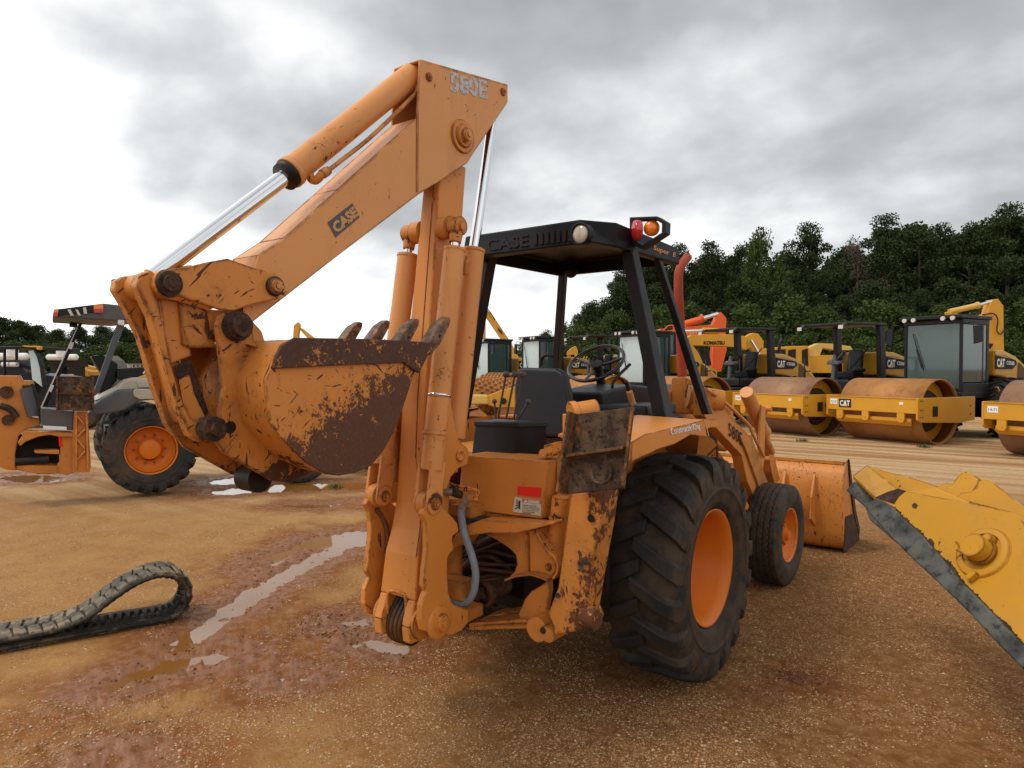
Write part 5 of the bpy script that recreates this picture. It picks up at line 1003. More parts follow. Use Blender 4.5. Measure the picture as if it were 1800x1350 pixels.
# mounting ears on the back of the bucket
ear = [(563, 372), (578, 325), (610, 305), (655, 300), (700, 320), (735, 360), (745, 400), (752, 450), (835, 505), (845, 560), (815, 640), (830, 850), (950, 990), (1050, 1090), (930, 1148), (840, 1140), (720, 1070), (600, 1000), (565, 950), (575, 880), (575, 800), (600, 680), (585, 560)]
for sx in (1, -1):
    b = MB(); q = P('x', .150, ear, zA); b.prism([Vector((p.x * sx, p.y, p.z)) for p in q], (-.022 * sx, 0, 0)); b.build('mounting_ear', mSH, bk_, .005)
p4_ = at(*zA(658, 375), 'x', .152); p3_ = at(*zA(535, 882), 'x', .152)
b = MB(); b.cyl(p4_ - XV * .0, p4_ + XV * .018, .056, n=36); b.build('ear_boss', mRUd, bk_, .003)
pin('hinge_pin', p4_ + XV * .018, XV, .042, .035, bk_, mRUd); b = MB(); b.cyl(p4_ + XV * .056, p4_ + XV * .060, .016, n=6); b.build('grease_cap', mDK, bk_)
b = MB(); b.cyl(p4_ - XV * .30, p4_, .030, n=20); b.build('hinge_shaft', mDK, bk_)
b = MB(); b.cyl(p3_ - XV * .015, p3_ + XV * .035, .046, n=8); b.cyl(p3_ + XV * .035, p3_ + XV * .055, .026, n=8); b.build('link_pin', mRUd, bk_, .004)
b = MB(); c = at(*zA(632, 875), 'x', .151); b.cyl(c, c + XV * .002, .023, n=20); b.build('spare_hole', mDK, bk_)
b = MB(); q = P('x', .152, [(690, 620), (775, 510), (790, 520), (712, 632)], zA); b.prism(q, (.012, 0, 0)); q = P('x', .152, [(700, 470), (770, 505), (840, 505), (835, 490), (760, 485)], zA); b.prism(q, (.05, 0, 0)); b.build('ear_gusset', mSH, bk_, .004)
b = MB(); c = at(*zA(745, 1125), 'x', .0); b.cyl(c - XV * .05, c + XV * .05, .055, n=28); b.build('under_roller', mDK, bk_, .004)
# dipper tip: nose casting between the ears
b = MB(); q = P('x', .10, [(640, 300), (720, 320), (790, 400), (812, 470), (770, 490), (690, 440), (600, 420), (560, 360)], zA); b.prism(q, (-.20, 0, 0)); b.build('dipper_nose', mORs, T, .006)
b = MB(); q = P('x', .09, [(380, 250), (520, 290), (640, 300), (600, 400), (480, 480), (400, 470)], zA); b.prism(q, (-.18, 0, 0)); b.prism(P('x', .092, [(400, 380), (490, 372), (560, 460), (580, 480), (430, 485)], zA), (-.18, 0, 0)); b.build('dipper_tip', mSH, T, .006)
# guide links: top plates from the dipper to the link pin
gl = [(300, 96), (420, 82), (520, 58), (620, 40), (740, 82), (850, 112), (885, 140), (890, 195), (870, 240), (760, 262), (650, 298), (585, 293), (470, 255), (350, 215), (270, 205), (255, 180), (258, 130)]
for sx in (1, -1):
    b = MB(); q = P('x', .142, gl, zA); b.prism([Vector((p.x * sx, p.y, p.z)) for p in q], (-.024 * sx, 0, 0)); g_ = b.build('guide_link', mORs, T, .005)
    if sx > 0:
        for p_, r_2 in (((328, 165), .040), ((850, 178), .034)):
            c = at(*zA(*p_), 'x', .143); b = MB(); b.lathe([(0, r_2 * 1.15), (.014, r_2 * 1.1), (.014, r_2 * .8)], c, XV, 32); b.build('boss', mRUd, g_, .003); pin('pin', c + XV * .006, XV, r_2 * .75, .022, g_, mRUd if p_[0] < 500 else mOR2)
# bucket link: the two-armed casting from the link pin down to the bucket
P1 = at(*zA(300, 170), 'x', .10)
b = MB(); b.cyl(Vector((-.17, P1.y, P1.z)), Vector((.14, P1.y, P1.z)), .050, n=28)
lk = b.build('bucket_link', mSH, T, .005)
def larm(x, th, pts, m=mSH):
    b = MB(); q = P('x', x, pts, zA); b.prism(q, (th, 0, 0)); return b.build('link_arm', m, lk, .008, 3)
larm(.118, -.055, [(170, 175), (185, 118), (235, 98), (262, 110), (262, 215), (285, 300), (330, 520), (380, 700), (440, 830), (520, 845), (560, 880), (545, 930), (490, 950), (440, 920), (385, 800), (330, 640), (290, 480), (245, 330), (200, 240)])
larm(-.085, -.050, [(62, 195), (70, 150), (110, 128), (150, 130), (172, 165), (190, 260), (235, 420), (300, 640), (370, 800), (425, 870), (420, 935), (370, 925), (325, 860), (262, 680), (190, 430), (120, 290), (90, 240)])
b = MB(); q = P('x', .05, [(275, 240), (372, 250), (440, 540), (510, 830), (440, 860), (345, 620)], zA); q2 = [Vector((-.12, p.y + .01, p.z)) for p in q]
b.prism([q[0], q[5], q[4], Vector((-.12, q[4].y, q[4].z)), Vector((-.12, q[5].y, q[5].z)), Vector((-.12, q[0].y, q[0].z))], (0, .02, 0)); b.build('link_web', mSH, lk, .004)
b = MB(); b.prism(P('x', .062, [(275, 235), (375, 252), (405, 400), (435, 520), (330, 565), (300, 420)], zA), (.012, 0, 0)); b.prism(P('x', .062, [(375, 640), (425, 610), (450, 720), (510, 820), (440, 850), (400, 760)], zA), (.012, 0, 0)); b.build('link_panel', mORs, lk, .003)
b = MB(); b.prism(P('x', .066, [(345, 575), (430, 540), (480, 690), (520, 800), (500, 820), (455, 720), (425, 610), (368, 640)], zA), (.012, 0, 0)); b.cyl(P('x', -.10, [(440, 880)], zA)[0], P('x', .14, [(520, 880)], zA)[0], .038, n=24); b.build('link_cross_bar', mRUd, lk, .004)
b = MB(); q = P('x', -.165, [(40, 145), (78, 138), (80, 245), (52, 235), (42, 200)], zA); b.prism(q, (.03, 0, 0)); b.build('pin_end_cap', mRUd, lk, .004)
# ---------------------------------------------------------------- the row of vibratory rollers
XL = (RT * -.47 + FH * .88).normalized(); YL = Vector((-XL.y, XL.x, 0))
RZ_ROL = math.atan2(XL.y, XL.x)
def vib_roller(cab=True, pads=False, light=False, label='', logo=False, side=False, loc=(0, 0, 0), mD=None, num=None):
    t = root('vibratory_roller', label, 'road roller', loc, RZ_ROL, 'vibratory rollers parked in a row')
    y_ = mYE
    b = MB(); b.lathe([(-1.0, .735), (-1.065, .745), (-1.067, .775), (1.067, .775), (1.065, .745), (1.0, .735)], (0, 0, .775), XV, 72)
    if pads:
        for i in range(14):
            for j in range(20):
                a = 2 * PI * (j + (.5 if i % 2 else 0)) / 20; c = Vector((-.98 + i * .151, math.sin(a) * .80, .775 + math.cos(a) * .80)); n_ = Vector((0, math.sin(a), math.cos(a))); b.cyl(c - n_ * .05, c + n_ * .05, .075, .055, 8)
    b.build('drum', mD or mDR, t)
    b = MB(); 
    for s_ in (-1, 1): b.cyl((s_ * .70, 0, .775), (s_ * .74, 0, .775), .742, n=48)
    build_lr(b, 'drum_end_plate', mYE, t)
    b = MB()
    for s_ in (-1, 1): b.cyl((s_ * .74, 0, .775), (s_ * .80, 0, .775), .50, .46, 40); b.cyl((s_ * .8, 0, .775), (s_ * 1.13, 0, .775), .20, n=24)
    build_lr(b, 'drum_hub', plain('dark_drum_inside', (.06, .035, .015), .7, .4, 0, 3) if 'dark_drum_inside' not in bpy.data.materials else bpy.data.materials['dark_drum_inside'], t)
    b = MB(); b.box((0, 1.03, .935), (2.30, .09, .35)); b.box((0, 1.085, 1.105), (2.30, .02, .018)); b.box((0, -1.12, .85), (2.30, .10, .45))
    for s_ in (-1, 1): b.prism([(s_ * 1.15, -1.20, 1.12), (s_ * 1.15, 1.08, 1.12), (s_ * 1.15, 1.08, .62), (s_ * 1.15, .95, .56), (s_ * 1.15, -.6, .50), (s_ * 1.15, -1.20, .56)], (s_ * .045, 0, 0))
    fr_ = b.build('drum_frame', y_, t, .012)
    b = MB(); b.box((0, .96, .60), (1.95, .05, .08)); b.prism([(-1.0, .99, .56), (1.0, .99, .56), (.95, .90, .46), (-.95, .90, .46)], (0, .02, 0))
    for x in (-.78, 0.12, .82): b.prism([(x - .09, 1.02, .76), (x + .09, 1.02, .76), (x + .09, 1.02, .60), (x + .05, 1.02, .54), (x - .05, 1.02, .54), (x - .09, 1.02, .60)], (0, .05, 0)); b.cyl((x, 1.065, .63), (x, 1.08, .63), .025, n=8)
    b.build('scraper_bar', y_, t, .006)
    b = MB(); b.box((-1.197, .42, .80), (.01, .20, .24)); b.cyl((-1.2, .45, .82), (-1.215, .45, .82), .05)
    for (yy, zz_) in ((.98, 1.05), (.9, 1.05), (.98, .84), (.9, .84), (.98, .68), (.9, .68), (-1.0, .9), (-1.0, .7)): b.cyl((-1.19, yy, zz_), (-1.203, yy, zz_), .016, n=6)
    b.build('frame_bolts', mDKf, fr_)
    b = MB(); b.box((.98, 1.078, .965), (.20, .006, .13)); b.box((-.80, 1.078, .985), (.09, .006, .06)); b.build('sticker', mSTK, fr_)
    f3 = lambda x, z: Vector((x, 1.083, z))
    if num: text('lettering', num, f3(1.06, .93), f3(.90, .93), f3(1.06, .99), tBk, fr_, -.001)
    if logo:
        b = MB(); b.box((.66, 1.078, .93), (.34, .006, .21)); b.build('logo_plate', tBk, fr_)
        text('lettering', 'CAT', Vector((.80, 1.084, .86)), Vector((.52, 1.084, .86)), Vector((.80, 1.084, 1.0)), tW, fr_, -.002, .03)
        b = MB(); b.prism([(.73, 1.086, .855), (.585, 1.086, .855), (.657, 1.086, .915)], (0, .002, 0)); b.build('logo_triangle', tYe, fr_)
    if side:
        q = lambda y, z: Vector((-1.199, y, z)); text('lettering', 'CS56B', q(.25, .78), q(-.45, .78), q(.25, .88), tBk, fr_, .002, .02)
    # chassis, wheels, hood
    b = MB(); b.box((0, -2.2, .85), (.9, 2.0, .5)); b.box((0, -1.35, .8), (.5, .5, .35)); b.box((0, -2.2, 1.12), (1.55, 1.65, .16)); b.box((0, -4.0, .75), (1.2, 2.0, .5)); b.build('chassis', mBLm, t, .02)
    b = MB(); prof = [(-2.98, 2.28), (-3.4, 2.27), (-3.9, 2.14), (-4.35, 1.92), (-4.75, 1.62), (-5.0, 1.32), (-5.1, 1.0), (-5.1, .75), (-4.1, .75), (-3.95, 1.25), (-3.5, 1.55), (-2.98, 1.60)]
    b.prism([(-.70, y, z) for y, z in prof], (1.40, 0, 0)); hd = b.build('hood', mYE, t, .06, 4)
    b = MB(); b.strip([(-.715, y, z - .02) for y, z in prof[:7]], (0, 0, -.10), .012); b.build('hood_stripe', mYE2, hd)
    b = MB(); b.prism([(-.705, -4.10, 1.98), (-.705, -4.42, 1.78), (-.705, -4.42, 1.05), (-.705, -4.05, 1.35)], (-.012, 0, 0)); b.build('grille', plain('brown_grille', (.12, .07, .02), .7) if 'brown_grille' not in bpy.data.materials else bpy.data.materials['brown_grille'], hd)
    b = MB(); b.prism([(-.705, -2.99, 2.14), (-.705, -3.95, 2.02), (-.705, -4.0, 1.9), (-.705, -3.8, 1.78), (-.705, -2.99, 1.78)], (-.012, 0, 0)); b.build('logo_panel', tBk, hd)
    q = lambda y, z: Vector((-.719, y, z)); text('lettering', 'CAT', q(-3.05, 1.83), q(-3.42, 1.83), q(-3.05, 2.05), tW, hd, .002, .04); text('lettering', 'CS56B', q(-3.50, 1.90), q(-3.88, 1.88), q(-3.50, 2.0), tW, hd, .002, .02)
    b = MB(); b.prism([(-.721, -3.14, 1.825), (-.721, -3.33, 1.825), (-.721, -3.235, 1.91)], (-.002, 0, 0)); b.build('logo_triangle', tYe, hd)
    for s_ in (-1, 1):
        b = MB(); b.lathe([(-.26, .34), (-.28, .50), (-.26, .70), (-.16, .75), (.16, .75), (.26, .70), (.28, .50), (.26, .34)], (s_ * .86, -3.35, .76), XV, 40)
        for k in range(20):
            a = 2 * PI * k / 20
            for sd in (-1, 1):
                c = Vector((s_ * .86 + sd * .13, -3.35 + math.cos(a + sd * .08) * .765, .76 + math.sin(a + sd * .08) * .765)); R3 = Matrix.Rotation(a + sd * .08, 3, 'X') @ Matrix.Rotation(sd * .5, 3, 'Y'); b.box(c, (.30, .05, .07), Matrix.Rotation(a - PI / 2 + sd * .08, 3, 'X') @ Matrix.Rotation(sd * .55, 3, 'Z'))
        ty = b.build('rear_tyre', mTYf, t); b = MB(); b.lathe([(-.24, .34), (-.10, .30), (-.08, .05)] if s_ < 0 else [(.24, .34), (.10, .30), (.08, .05)], (s_ * .86, -3.35, .76), XV, 32); b.build('rim', mYE, ty)
    b = MB()
    for pz in ((-.95, -2.98), (-.95, -2.72)): b.tube([(pz[0], pz[1], .45), (pz[0], pz[1], 1.25), (-.85, pz[1] + .0, 1.30)], .018, 6, 2)
    for z in (.5, .8, 1.1): b.box((-.95, -2.85, z), (.12, .26, .03))
    b.build('step_ladder', mYE, t)
    if cab:
        z0, z1 = 1.2, 3.05; xs, yf, yr = .74, -1.42, -2.60
        b = MB(); pr_ = .055
        for x in (-xs, xs):
            b.box((x - math.copysign(.03, x), yf - .03, (z0 + z1) / 2), (.07, .07, z1 - z0)); b.box((x - math.copysign(.03, x), yr + .05, (z0 + z1) / 2), (.09, .12, z1 - z0)); b.box((x - math.copysign(.02, x), -2.35, (z0 + z1) / 2), (.05, .07, z1 - z0)); b.box((x, (yf + yr) / 2, z0 + .05), (.06, yf - yr, .35)); b.box((x, (yf + yr) / 2, z1 - .08), (.05, yf - yr, .14))
        b.box((0, yf - .02, z0 + .05), (2 * xs, .06, .12)); b.box((0, yf - .02, z1 - .07), (2 * xs, .06, .12)); b.box((0, yr, z0 + .2), (2 * xs, .06, .7)); b.box((0, yr, z1 - .07), (2 * xs, .06, .12))
        b.prism([(-xs - .06, yf + .16, z1), (xs + .06, yf + .16, z1), (xs + .06, yr - .06, z1 - .02), (-xs - .06, yr - .06, z1 - .02)], (0, 0, .09))
        cb_ = b.build('cab', mBLm, t, .015)
        b = MB(); b.box((0, yf - .035, (z0 + z1) / 2 + .02), (2 * xs - .13, .012, z1 - z0 - .14)); b.build('windscreen', gWH if light else gTD, cb_)
        b = MB()
        for x in (-xs + .005, xs - .005): b.box((x, (yf + yr) / 2, (z0 + z1) / 2 + .1), (.010, yf - yr - .1, z1 - z0 - .3))
        b.box((0, yr + .03, 2.3), (2 * xs - .2, .01, 1.2)); b.build('side_window', gTD, cb_)
        b = MB(); b.box((0, -2.4, 1.55), (.5, .5, .16)); b.box((0, -2.62, 1.95), (.48, .14, .75)); b.box((.1, -1.75, 1.6), (.35, .3, .7)); b.cyl((0, -1.95, 1.95), (0, -1.9, 2.0), .2, n=16); b.build('operator_seat', mBLm, t, .04)
        b = MB(); 
        for x in (-.62, -.38, .38, .62): b.cyl((x, yf + .16, z1 + .0), (x, yf + .22, z1 + .0), .055, n=16)
        build_lr(b, 'roof_lamp', lCLR, cb_)
        b = MB(); b.prism([(.95, -1.3, 2.85), (1.12, -1.3, 2.85), (1.16, -1.3, 2.45), (.98, -1.3, 2.40)], (0, .05, 0)); b.prism([(-.98, -1.5, 2.85), (-1.2, -1.5, 2.85), (-1.2, -1.5, 2.45), (-1.0, -1.5, 2.40)], (0, .05, 0)); b.tube([(xs, yf, 2.9), (1.0, -1.3, 2.95), (1.05, -1.28, 2.8)], .012, 6, 2); b.tube([(-xs, yf, 2.9), (-1.05, -1.5, 2.95), (-1.1, -1.48, 2.8)], .012, 6, 2); b.tube([(.5, yf + .01, 2.7), (.35, yf + .02, 2.2), (.2, yf + .02, 1.75)], .012, 6, 2); b.tube([(.42, yf + .01, 2.3), (.25, yf + .02, 1.8)], .010, 6, 2); build_lr(b, 'mirror', mBLm, cb_, .0)
    else:
        b = MB(); zt_ = 3.02
        b.prism([(-.80, -1.25, zt_ - .02), (.80, -1.25, zt_ - .02), (.80, -2.9, zt_), (-.80, -2.9, zt_)], (0, 0, .08))
        b.prism([(-.76, -1.25, zt_ + .0), (-.60, -1.25, zt_ + .0), (-.60, -1.05, zt_ - .12), (-.76, -1.05, zt_ - .12)], (0, .0, .06)); b.prism([(.76, -1.25, zt_), (.60, -1.25, zt_), (.60, -1.05, zt_ - .12), (.76, -1.05, zt_ - .12)], (0, 0, .06))
        for x in (-.70, .70): b.prism([(x - .07, -2.95, 1.2), (x + .07, -2.95, 1.2), (x + .07, -2.85, zt_), (x - .07, -2.85, zt_)], (0, .24, 0))
        cb_ = b.build('canopy', mBLm, t, .02)
        b = MB(); b.box((0, -2.4, 1.6), (.55, .5, .2)); b.prism([(-.26, -2.62, 1.65), (.26, -2.62, 1.65), (.22, -2.75, 2.35), (-.22, -2.75, 2.35)], (0, .12, 0)); b.box((-.42, -2.2, 1.75), (.12, .5, .12)); b.box((0, -2.1, 1.35), (1.5, 1.4, .25)); b.build('operator_seat', mBLm, t, .04)
        b = MB(); b.cyl((.05, -1.7, 1.3), (.05, -1.75, 1.95), .06); b.prism([(-.22, -1.85, 1.95), (.30, -1.85, 1.95), (.22, -1.65, 1.9), (-.14, -1.65, 1.9)], (0, 0, .10)); b.cyl((.05, -1.78, 2.03), (.05, -1.76, 2.2), .09, .03); b.build('steering_console', mGRY, t, .02)
        b = MB()
        for x in (-.74, .74): b.tube([(x, -1.35, 1.25), (x, -1.35, 2.1)], .018, 6); b.tube([(x, -1.35, 1.7), (x * .8, -1.45, 1.72)], .015, 6)
        build_lr(b, 'handrail', mBLm, t); b = MB()
        b.tube([(.0, -2.0, 1.6), (-.2, -2.3, 1.9), (-.35, -2.75, 2.45)], .02, 6, 2); b.cyl((-.1, -1.9, 2.1), (-.05, -1.85, 2.15), .19, n=20); b.build('steering_wheel', mBLm, t)
        b = MB(); 
        for x in (-.68, .68): b.box((x, -1.05, zt_ - .08), (.14, .03, .1))
        build_lr(b, 'canopy_lamp', lCLR, cb_)
    return t
mDKf = plain('dark_recess', (.02, .015, .01), .8)
mDR2 = paint('brown_grey_drum_steel', (0.29, 0.150, 0.080), 0.35, 0.1, 0.0, 0.55, 27, False, 0.7, rustcol=(0.26, 0.11, 0.04), dustcol=(0.16, 0.085, 0.06), fine=0.5, metal=0.25)
def rp_(corner): r, f = corner; return cg(r - .54 + .924, f + 1.01 + .49)
def rc_(r, f): return cg(r - 2.02, f - 1.08)
vib_roller(True, False, False, 'yellow smooth drum roller with tall black cab and a black plaque on its front beam', True, False, rp_((9.2, 15.9)), None, '7210')
vib_roller(False, False, False, 'yellow roller whose rusty drum is cut by the right edge of the photo', False, False, rp_((10.8, 12.35)), mDR2, '14-71')
vib_roller(False, False, False, 'yellow roller with open black canopy and dark side lettering, left of the tall cab', False, True, rp_((7.42, 17.9)), mDR2, '3180')
vib_roller(False, False, False, 'yellow roller with open black canopy right behind the upright loader cylinder of the orange backhoe', False, False, rc_(7.6, 23.0), None, '310')
vib_roller(True, False, True, 'yellow roller whose pale cab glass shows just right of the steering wheel', False, False, rc_(5.0, 25.4), None)
vib_roller(False, False, False, 'yellow roller whose black canopy shows above the steering wheel', False, False, rc_(3.55, 28.0), None)
vib_roller(True, True, True, 'padfoot roller with black cab directly behind the black seat back', False, False, rc_(1.55, 30.0), None)
vib_roller(True, True, True, 'padfoot roller with black cab beside the dipper cylinder, leftmost of the row', False, False, rc_(-.65, 32.5), None)

# ---------------------------------------------------------------- excavators and other machines behind the row
def dpr(b, pts, d, th, z=None, sl=0.0):
    q = [dp(*(z(*p) if z else p), d) for p in pts]; b.prism(q, FH * th); return b
def crawler(t, r, f, w=3.2, l=4.2, m=None):
    b = MB(); a = cg(r, f)
    for s_ in (0, 1):
        c = cg(r, f + .4 + s_ * (w - .8)); b.prism([c - RT * l / 2 + ZV * .2, c - RT * (l / 2 - .2) + ZV * .0, c + RT * (l / 2 - .2), c + RT * l / 2 + ZV * .2, c + RT * l / 2 + ZV * .6, c + RT * (l / 2 - .3) + ZV * .85, c - RT * (l / 2 - .3) + ZV * .85, c - RT * l / 2 + ZV * .6], FH * .5)
    b.build('crawler_track', mTYf, t, .05)
    b = MB(); b.box((0, 0, 0), (1, 1, 1), None) if False else None
    c = cg(r, f + .8); b.prism([c - RT * 1.1 + ZV * .6, c + RT * 1.1 + ZV * .6, c + RT * 1.1 + ZV * 1.15, c - RT * 1.1 + ZV * 1.15], FH * 1.6); b.build('undercarriage', mDKf, t)
D1 = 31.0     # yellow excavator with its boom reaching over the canopy roller
t = root('excavator', 'yellow excavator with dark lettering on its horizontal boom, before the red orange one', 'excavator', cg(9.3, D1), 0, None)
def adopt(o, t): o.parent = t; o.matrix_parent_inverse = t.matrix_world.inverted()
def sub(b, name, m, t, bev=.02):
    o = b.build(name, m, None, bev); inv = Matrix.Translation(-t.location); o.data.transform(inv); o.parent = t; return o
def crw(t, r, f, l=4.4):
    b = MB()
    for s_ in (0, 1):
        c = cg(r, f + .3 + s_ * 2.2); b.prism([c - RT * l / 2 + ZV * .3, c - RT * (l / 2 - .3), c + RT * (l / 2 - .3), c + RT * l / 2 + ZV * .3, c + RT * l / 2 + ZV * .6, c + RT * (l / 2 - .3) + ZV * .85, c - RT * (l / 2 - .3) + ZV * .85, c - RT * l / 2 + ZV * .6], FH * .5)
    c = cg(r, f + .8); b.prism([c - RT * 1.1 + ZV * .5, c + RT * 1.1 + ZV * .5, c + RT * 1.1 + ZV * 1.2, c - RT * 1.1 + ZV * 1.2], FH * 1.7); sub(b, 'crawler_track', mTYf, t)
b = MB(); dpr(b, [(130, 420), (160, 398), (330, 395), (520, 396), (600, 415), (596, 520), (530, 495), (350, 488), (170, 482), (215, 540), (250, 620), (200, 640), (160, 500)], D1, .5, zJ); bo = sub(b, 'boom', mYE, t)
b = MB(); dpr(b, [(585, 415), (645, 383), (690, 390), (732, 450), (728, 560), (685, 556), (620, 500), (590, 520)], D1 + .05, .4, zJ); sub(b, 'stick', mYE, t)
b = MB(); b.cyl(dp(*zJ(110, 370), D1 + .2), dp(*zJ(255, 365), D1 + .2), .07); b.cyl(dp(*zJ(630, 440), D1 - .1), dp(*zJ(695, 550), D1 - .1), .06); sub(b, 'rod', mCH, t)
b = MB(); b.cyl(dp(*zJ(245, 367), D1 + .2), dp(*zJ(375, 372), D1 + .2), .14); sub(b, 'boom_cylinder', mYE, t)
b = MB(); dpr(b, [(160, 620), (260, 622), (360, 680), (365, 745), (365, 830), (100, 830), (100, 640)], D1 + .6, 2.2, zJ); bd = sub(b, 'house', mYE, t)
b = MB(); dpr(b, [(220, 505), (300, 540), (320, 640), (260, 625), (235, 580)], D1 + .5, .7, zJ); sub(b, 'cab', mBLm, t)
b = MB(); dpr(b, [(288, 672), (350, 690), (352, 745), (288, 742)], D1 + .57, .05, zJ); sub(b, 'grille', mDKf, t)
b = MB(); dpr(b, [(180, 640), (250, 640), (235, 690), (210, 690)], D1 + .57, .04, zJ); sub(b, 'dark_badge', tBk, t)
dT = D1 - .02; o = text('lettering', 'KOMATSU', dp(*zJ(256, 477), dT), dp(*zJ(422, 477), dT), dp(*zJ(256, 447), dT), tBk, None, .004, .04); o.data.transform(Matrix.Translation(-t.location)); o.parent = t
crw(t, 9.3, D1 + .4)
D2 = 34.0
t = root('excavator', 'red orange excavator with a steep boom and white lettering behind the yellow boom', 'excavator', cg(9.0, D2))
b = MB(); dpr(b, [(60, 350), (110, 335), (330, 318), (375, 222), (395, 218), (438, 268), (430, 420), (440, 520), (395, 690), (325, 690), (325, 560), (335, 420), (250, 400), (110, 420)], D2, .5, zJ); sub(b, 'boom', mRED, t)
b = MB(); b.cyl(dp(*zJ(105, 315), D2 + .1), dp(*zJ(245, 275), D2 + .1), .17); b.cyl(dp(*zJ(235, 270), D2 + .1), dp(*zJ(250, 265), D2 + .1), .2); sub(b, 'boom_cylinder', mRED, t)
b = MB(); b.cyl(dp(*zJ(240, 272), D2 + .1), dp(*zJ(370, 233), D2 + .1), .10); sub(b, 'rod', mCH, t)
o = text('lettering', 'HITACHI', dp(*zJ(148, 390), D2 - .02), dp(*zJ(272, 372), D2 - .02), dp(*zJ(148, 365), D2 - .02), tW, None, .004, .04); o.data.transform(Matrix.Translation(-t.location)); o.parent = t
b = MB(); dpr(b, [(1590, 225), (1600, 208), (1750, 205), (1762, 250), (1770, 570), (1650, 575), (1600, 500)], D2 - 4, 1.2, zL); cb_ = sub(b, 'cab', mBLm, t)
b = MB(); dpr(b, [(1615, 235), (1725, 232), (1720, 500), (1640, 500)], D2 - 4.05, .03, zL); sub(b, 'side_window', gTD, t)
b = MB(); dpr(b, [(1612, 180), (1650, 178), (1655, 195), (1740, 185), (1742, 205), (1612, 205)], D2 - 3.9, 1.0, zL); b.tube([dp(*zL(1650, 185), D2 - 3.8), dp(*zL(1680, 155), D2 - 3.8), dp(*zL(1725, 155), D2 - 3.8), dp(*zL(1725, 190), D2 - 3.8)], .03, 6, 2); sub(b, 'cab_roof', mRED, t)
b = MB(); dpr(b, [(1450, 470), (1500, 475), (1500, 560), (1780, 560), (1780, 700), (1450, 700)], D2 - 3.9, 3, zL); sub(b, 'house', mRED, t); crw(t, 6.8, D2 - 3.5)
D3 = 34.0
t = root('excavator', 'low yellow excavator with dark cab windows between the two canopy rollers', 'excavator', cg(14.0, D3))
b = MB(); dpr(b, [(795, 505), (930, 488), (1085, 486), (1100, 640), (1110, 700), (830, 700), (800, 560)], D3, 1.6, zJ); hs = sub(b, 'cab', mYE, t, .03)
for q in ([(810, 520), (905, 512), (905, 575), (835, 565)], [(925, 520), (985, 510), (985, 600), (925, 580)], [(1035, 520), (1080, 505), (1085, 650), (1035, 620)]): b = MB(); dpr(b, q, D3 - .03, .02, zJ); sub(b, 'side_window', mDKf, t, 0)
b = MB(); dpr(b, [(1090, 500), (1170, 465), (1290, 470), (1420, 490), (1440, 520), (1300, 520), (1200, 500), (1160, 600), (1110, 640)], D3 + .6, .6, zJ); sub(b, 'boom', mYE2, t); b = MB(); dpr(b, [(1090, 560), (1330, 560), (1400, 700), (1090, 700)], D3 + .4, 2.4, zJ); sub(b, 'house', mYE, t); crw(t, 14.5, D3 + .3)
b = MB(); b.tube([dp(*zJ(855, 560), D3 - 1.5), dp(*zJ(855, 470), D3 - 1.5), dp(*zJ(880, 435), D3 - 1.5)], .08, 8, 2); sub(b, 'exhaust_pipe', mBLm, t)
D4 = 27.5
t = root('excavator', 'yellow excavator with its arm raised high behind the tall roller cab', 'excavator', cg(20.0, D4))
b = MB(); dpr(b, [(1290, 112), (1328, 106), (1368, 158), (1370, 400), (1380, 700), (1240, 700), (1242, 300), (1198, 292), (1196, 240), (1250, 212), (1268, 145)], D4, .4, zK); sub(b, 'stick', mYE, t)
b = MB(); b.cyl(dp(*zK(965, 203), D4 + .1), dp(*zK(1178, 155), D4 + .1), .11); b.cyl(dp(*zK(1165, 158), D4 + .1), dp(*zK(1182, 154), D4 + .1), .14); sub(b, 'stick_cylinder', mYE2, t)
b = MB(); b.cyl(dp(*zK(1175, 156), D4 + .1), dp(*zK(1285, 124), D4 + .1), .06); sub(b, 'rod', mCH, t)
b = MB(); dpr(b, [(960, 205), (1010, 190), (1010, 230), (970, 235)], D4 + .1, .3, zK); dpr(b, [(1000, 210), (1230, 260), (1250, 420), (1000, 420)], D4 + .9, .4, zK); sub(b, 'boom', mYE, t)
b = MB(); b.tube([dp(*zK(1210, 225), D4 - .05), dp(*zK(1290, 215), D4 - .1), dp(*zK(1325, 260), D4 - .12), dp(*zK(1318, 340), D4 - .1), dp(*zK(1345, 370), D4 - .1), dp(*zK(1372, 340), D4 - .05)], .03, 6, 4); b.cyl(dp(*zK(1270, 440), D4 - .1), dp(*zK(1265, 475), D4 - .1), .11, .04, 8); sub(b, 'hydraulic_hose', mHOSE, t)
b = MB(); dpr(b, [(1100, 560), (1480, 560), (1500, 760), (1100, 760)], D4 + .4, 2.6, zK); sub(b, 'house', mYE, t); crw(t, 20.3, D4 + .2)
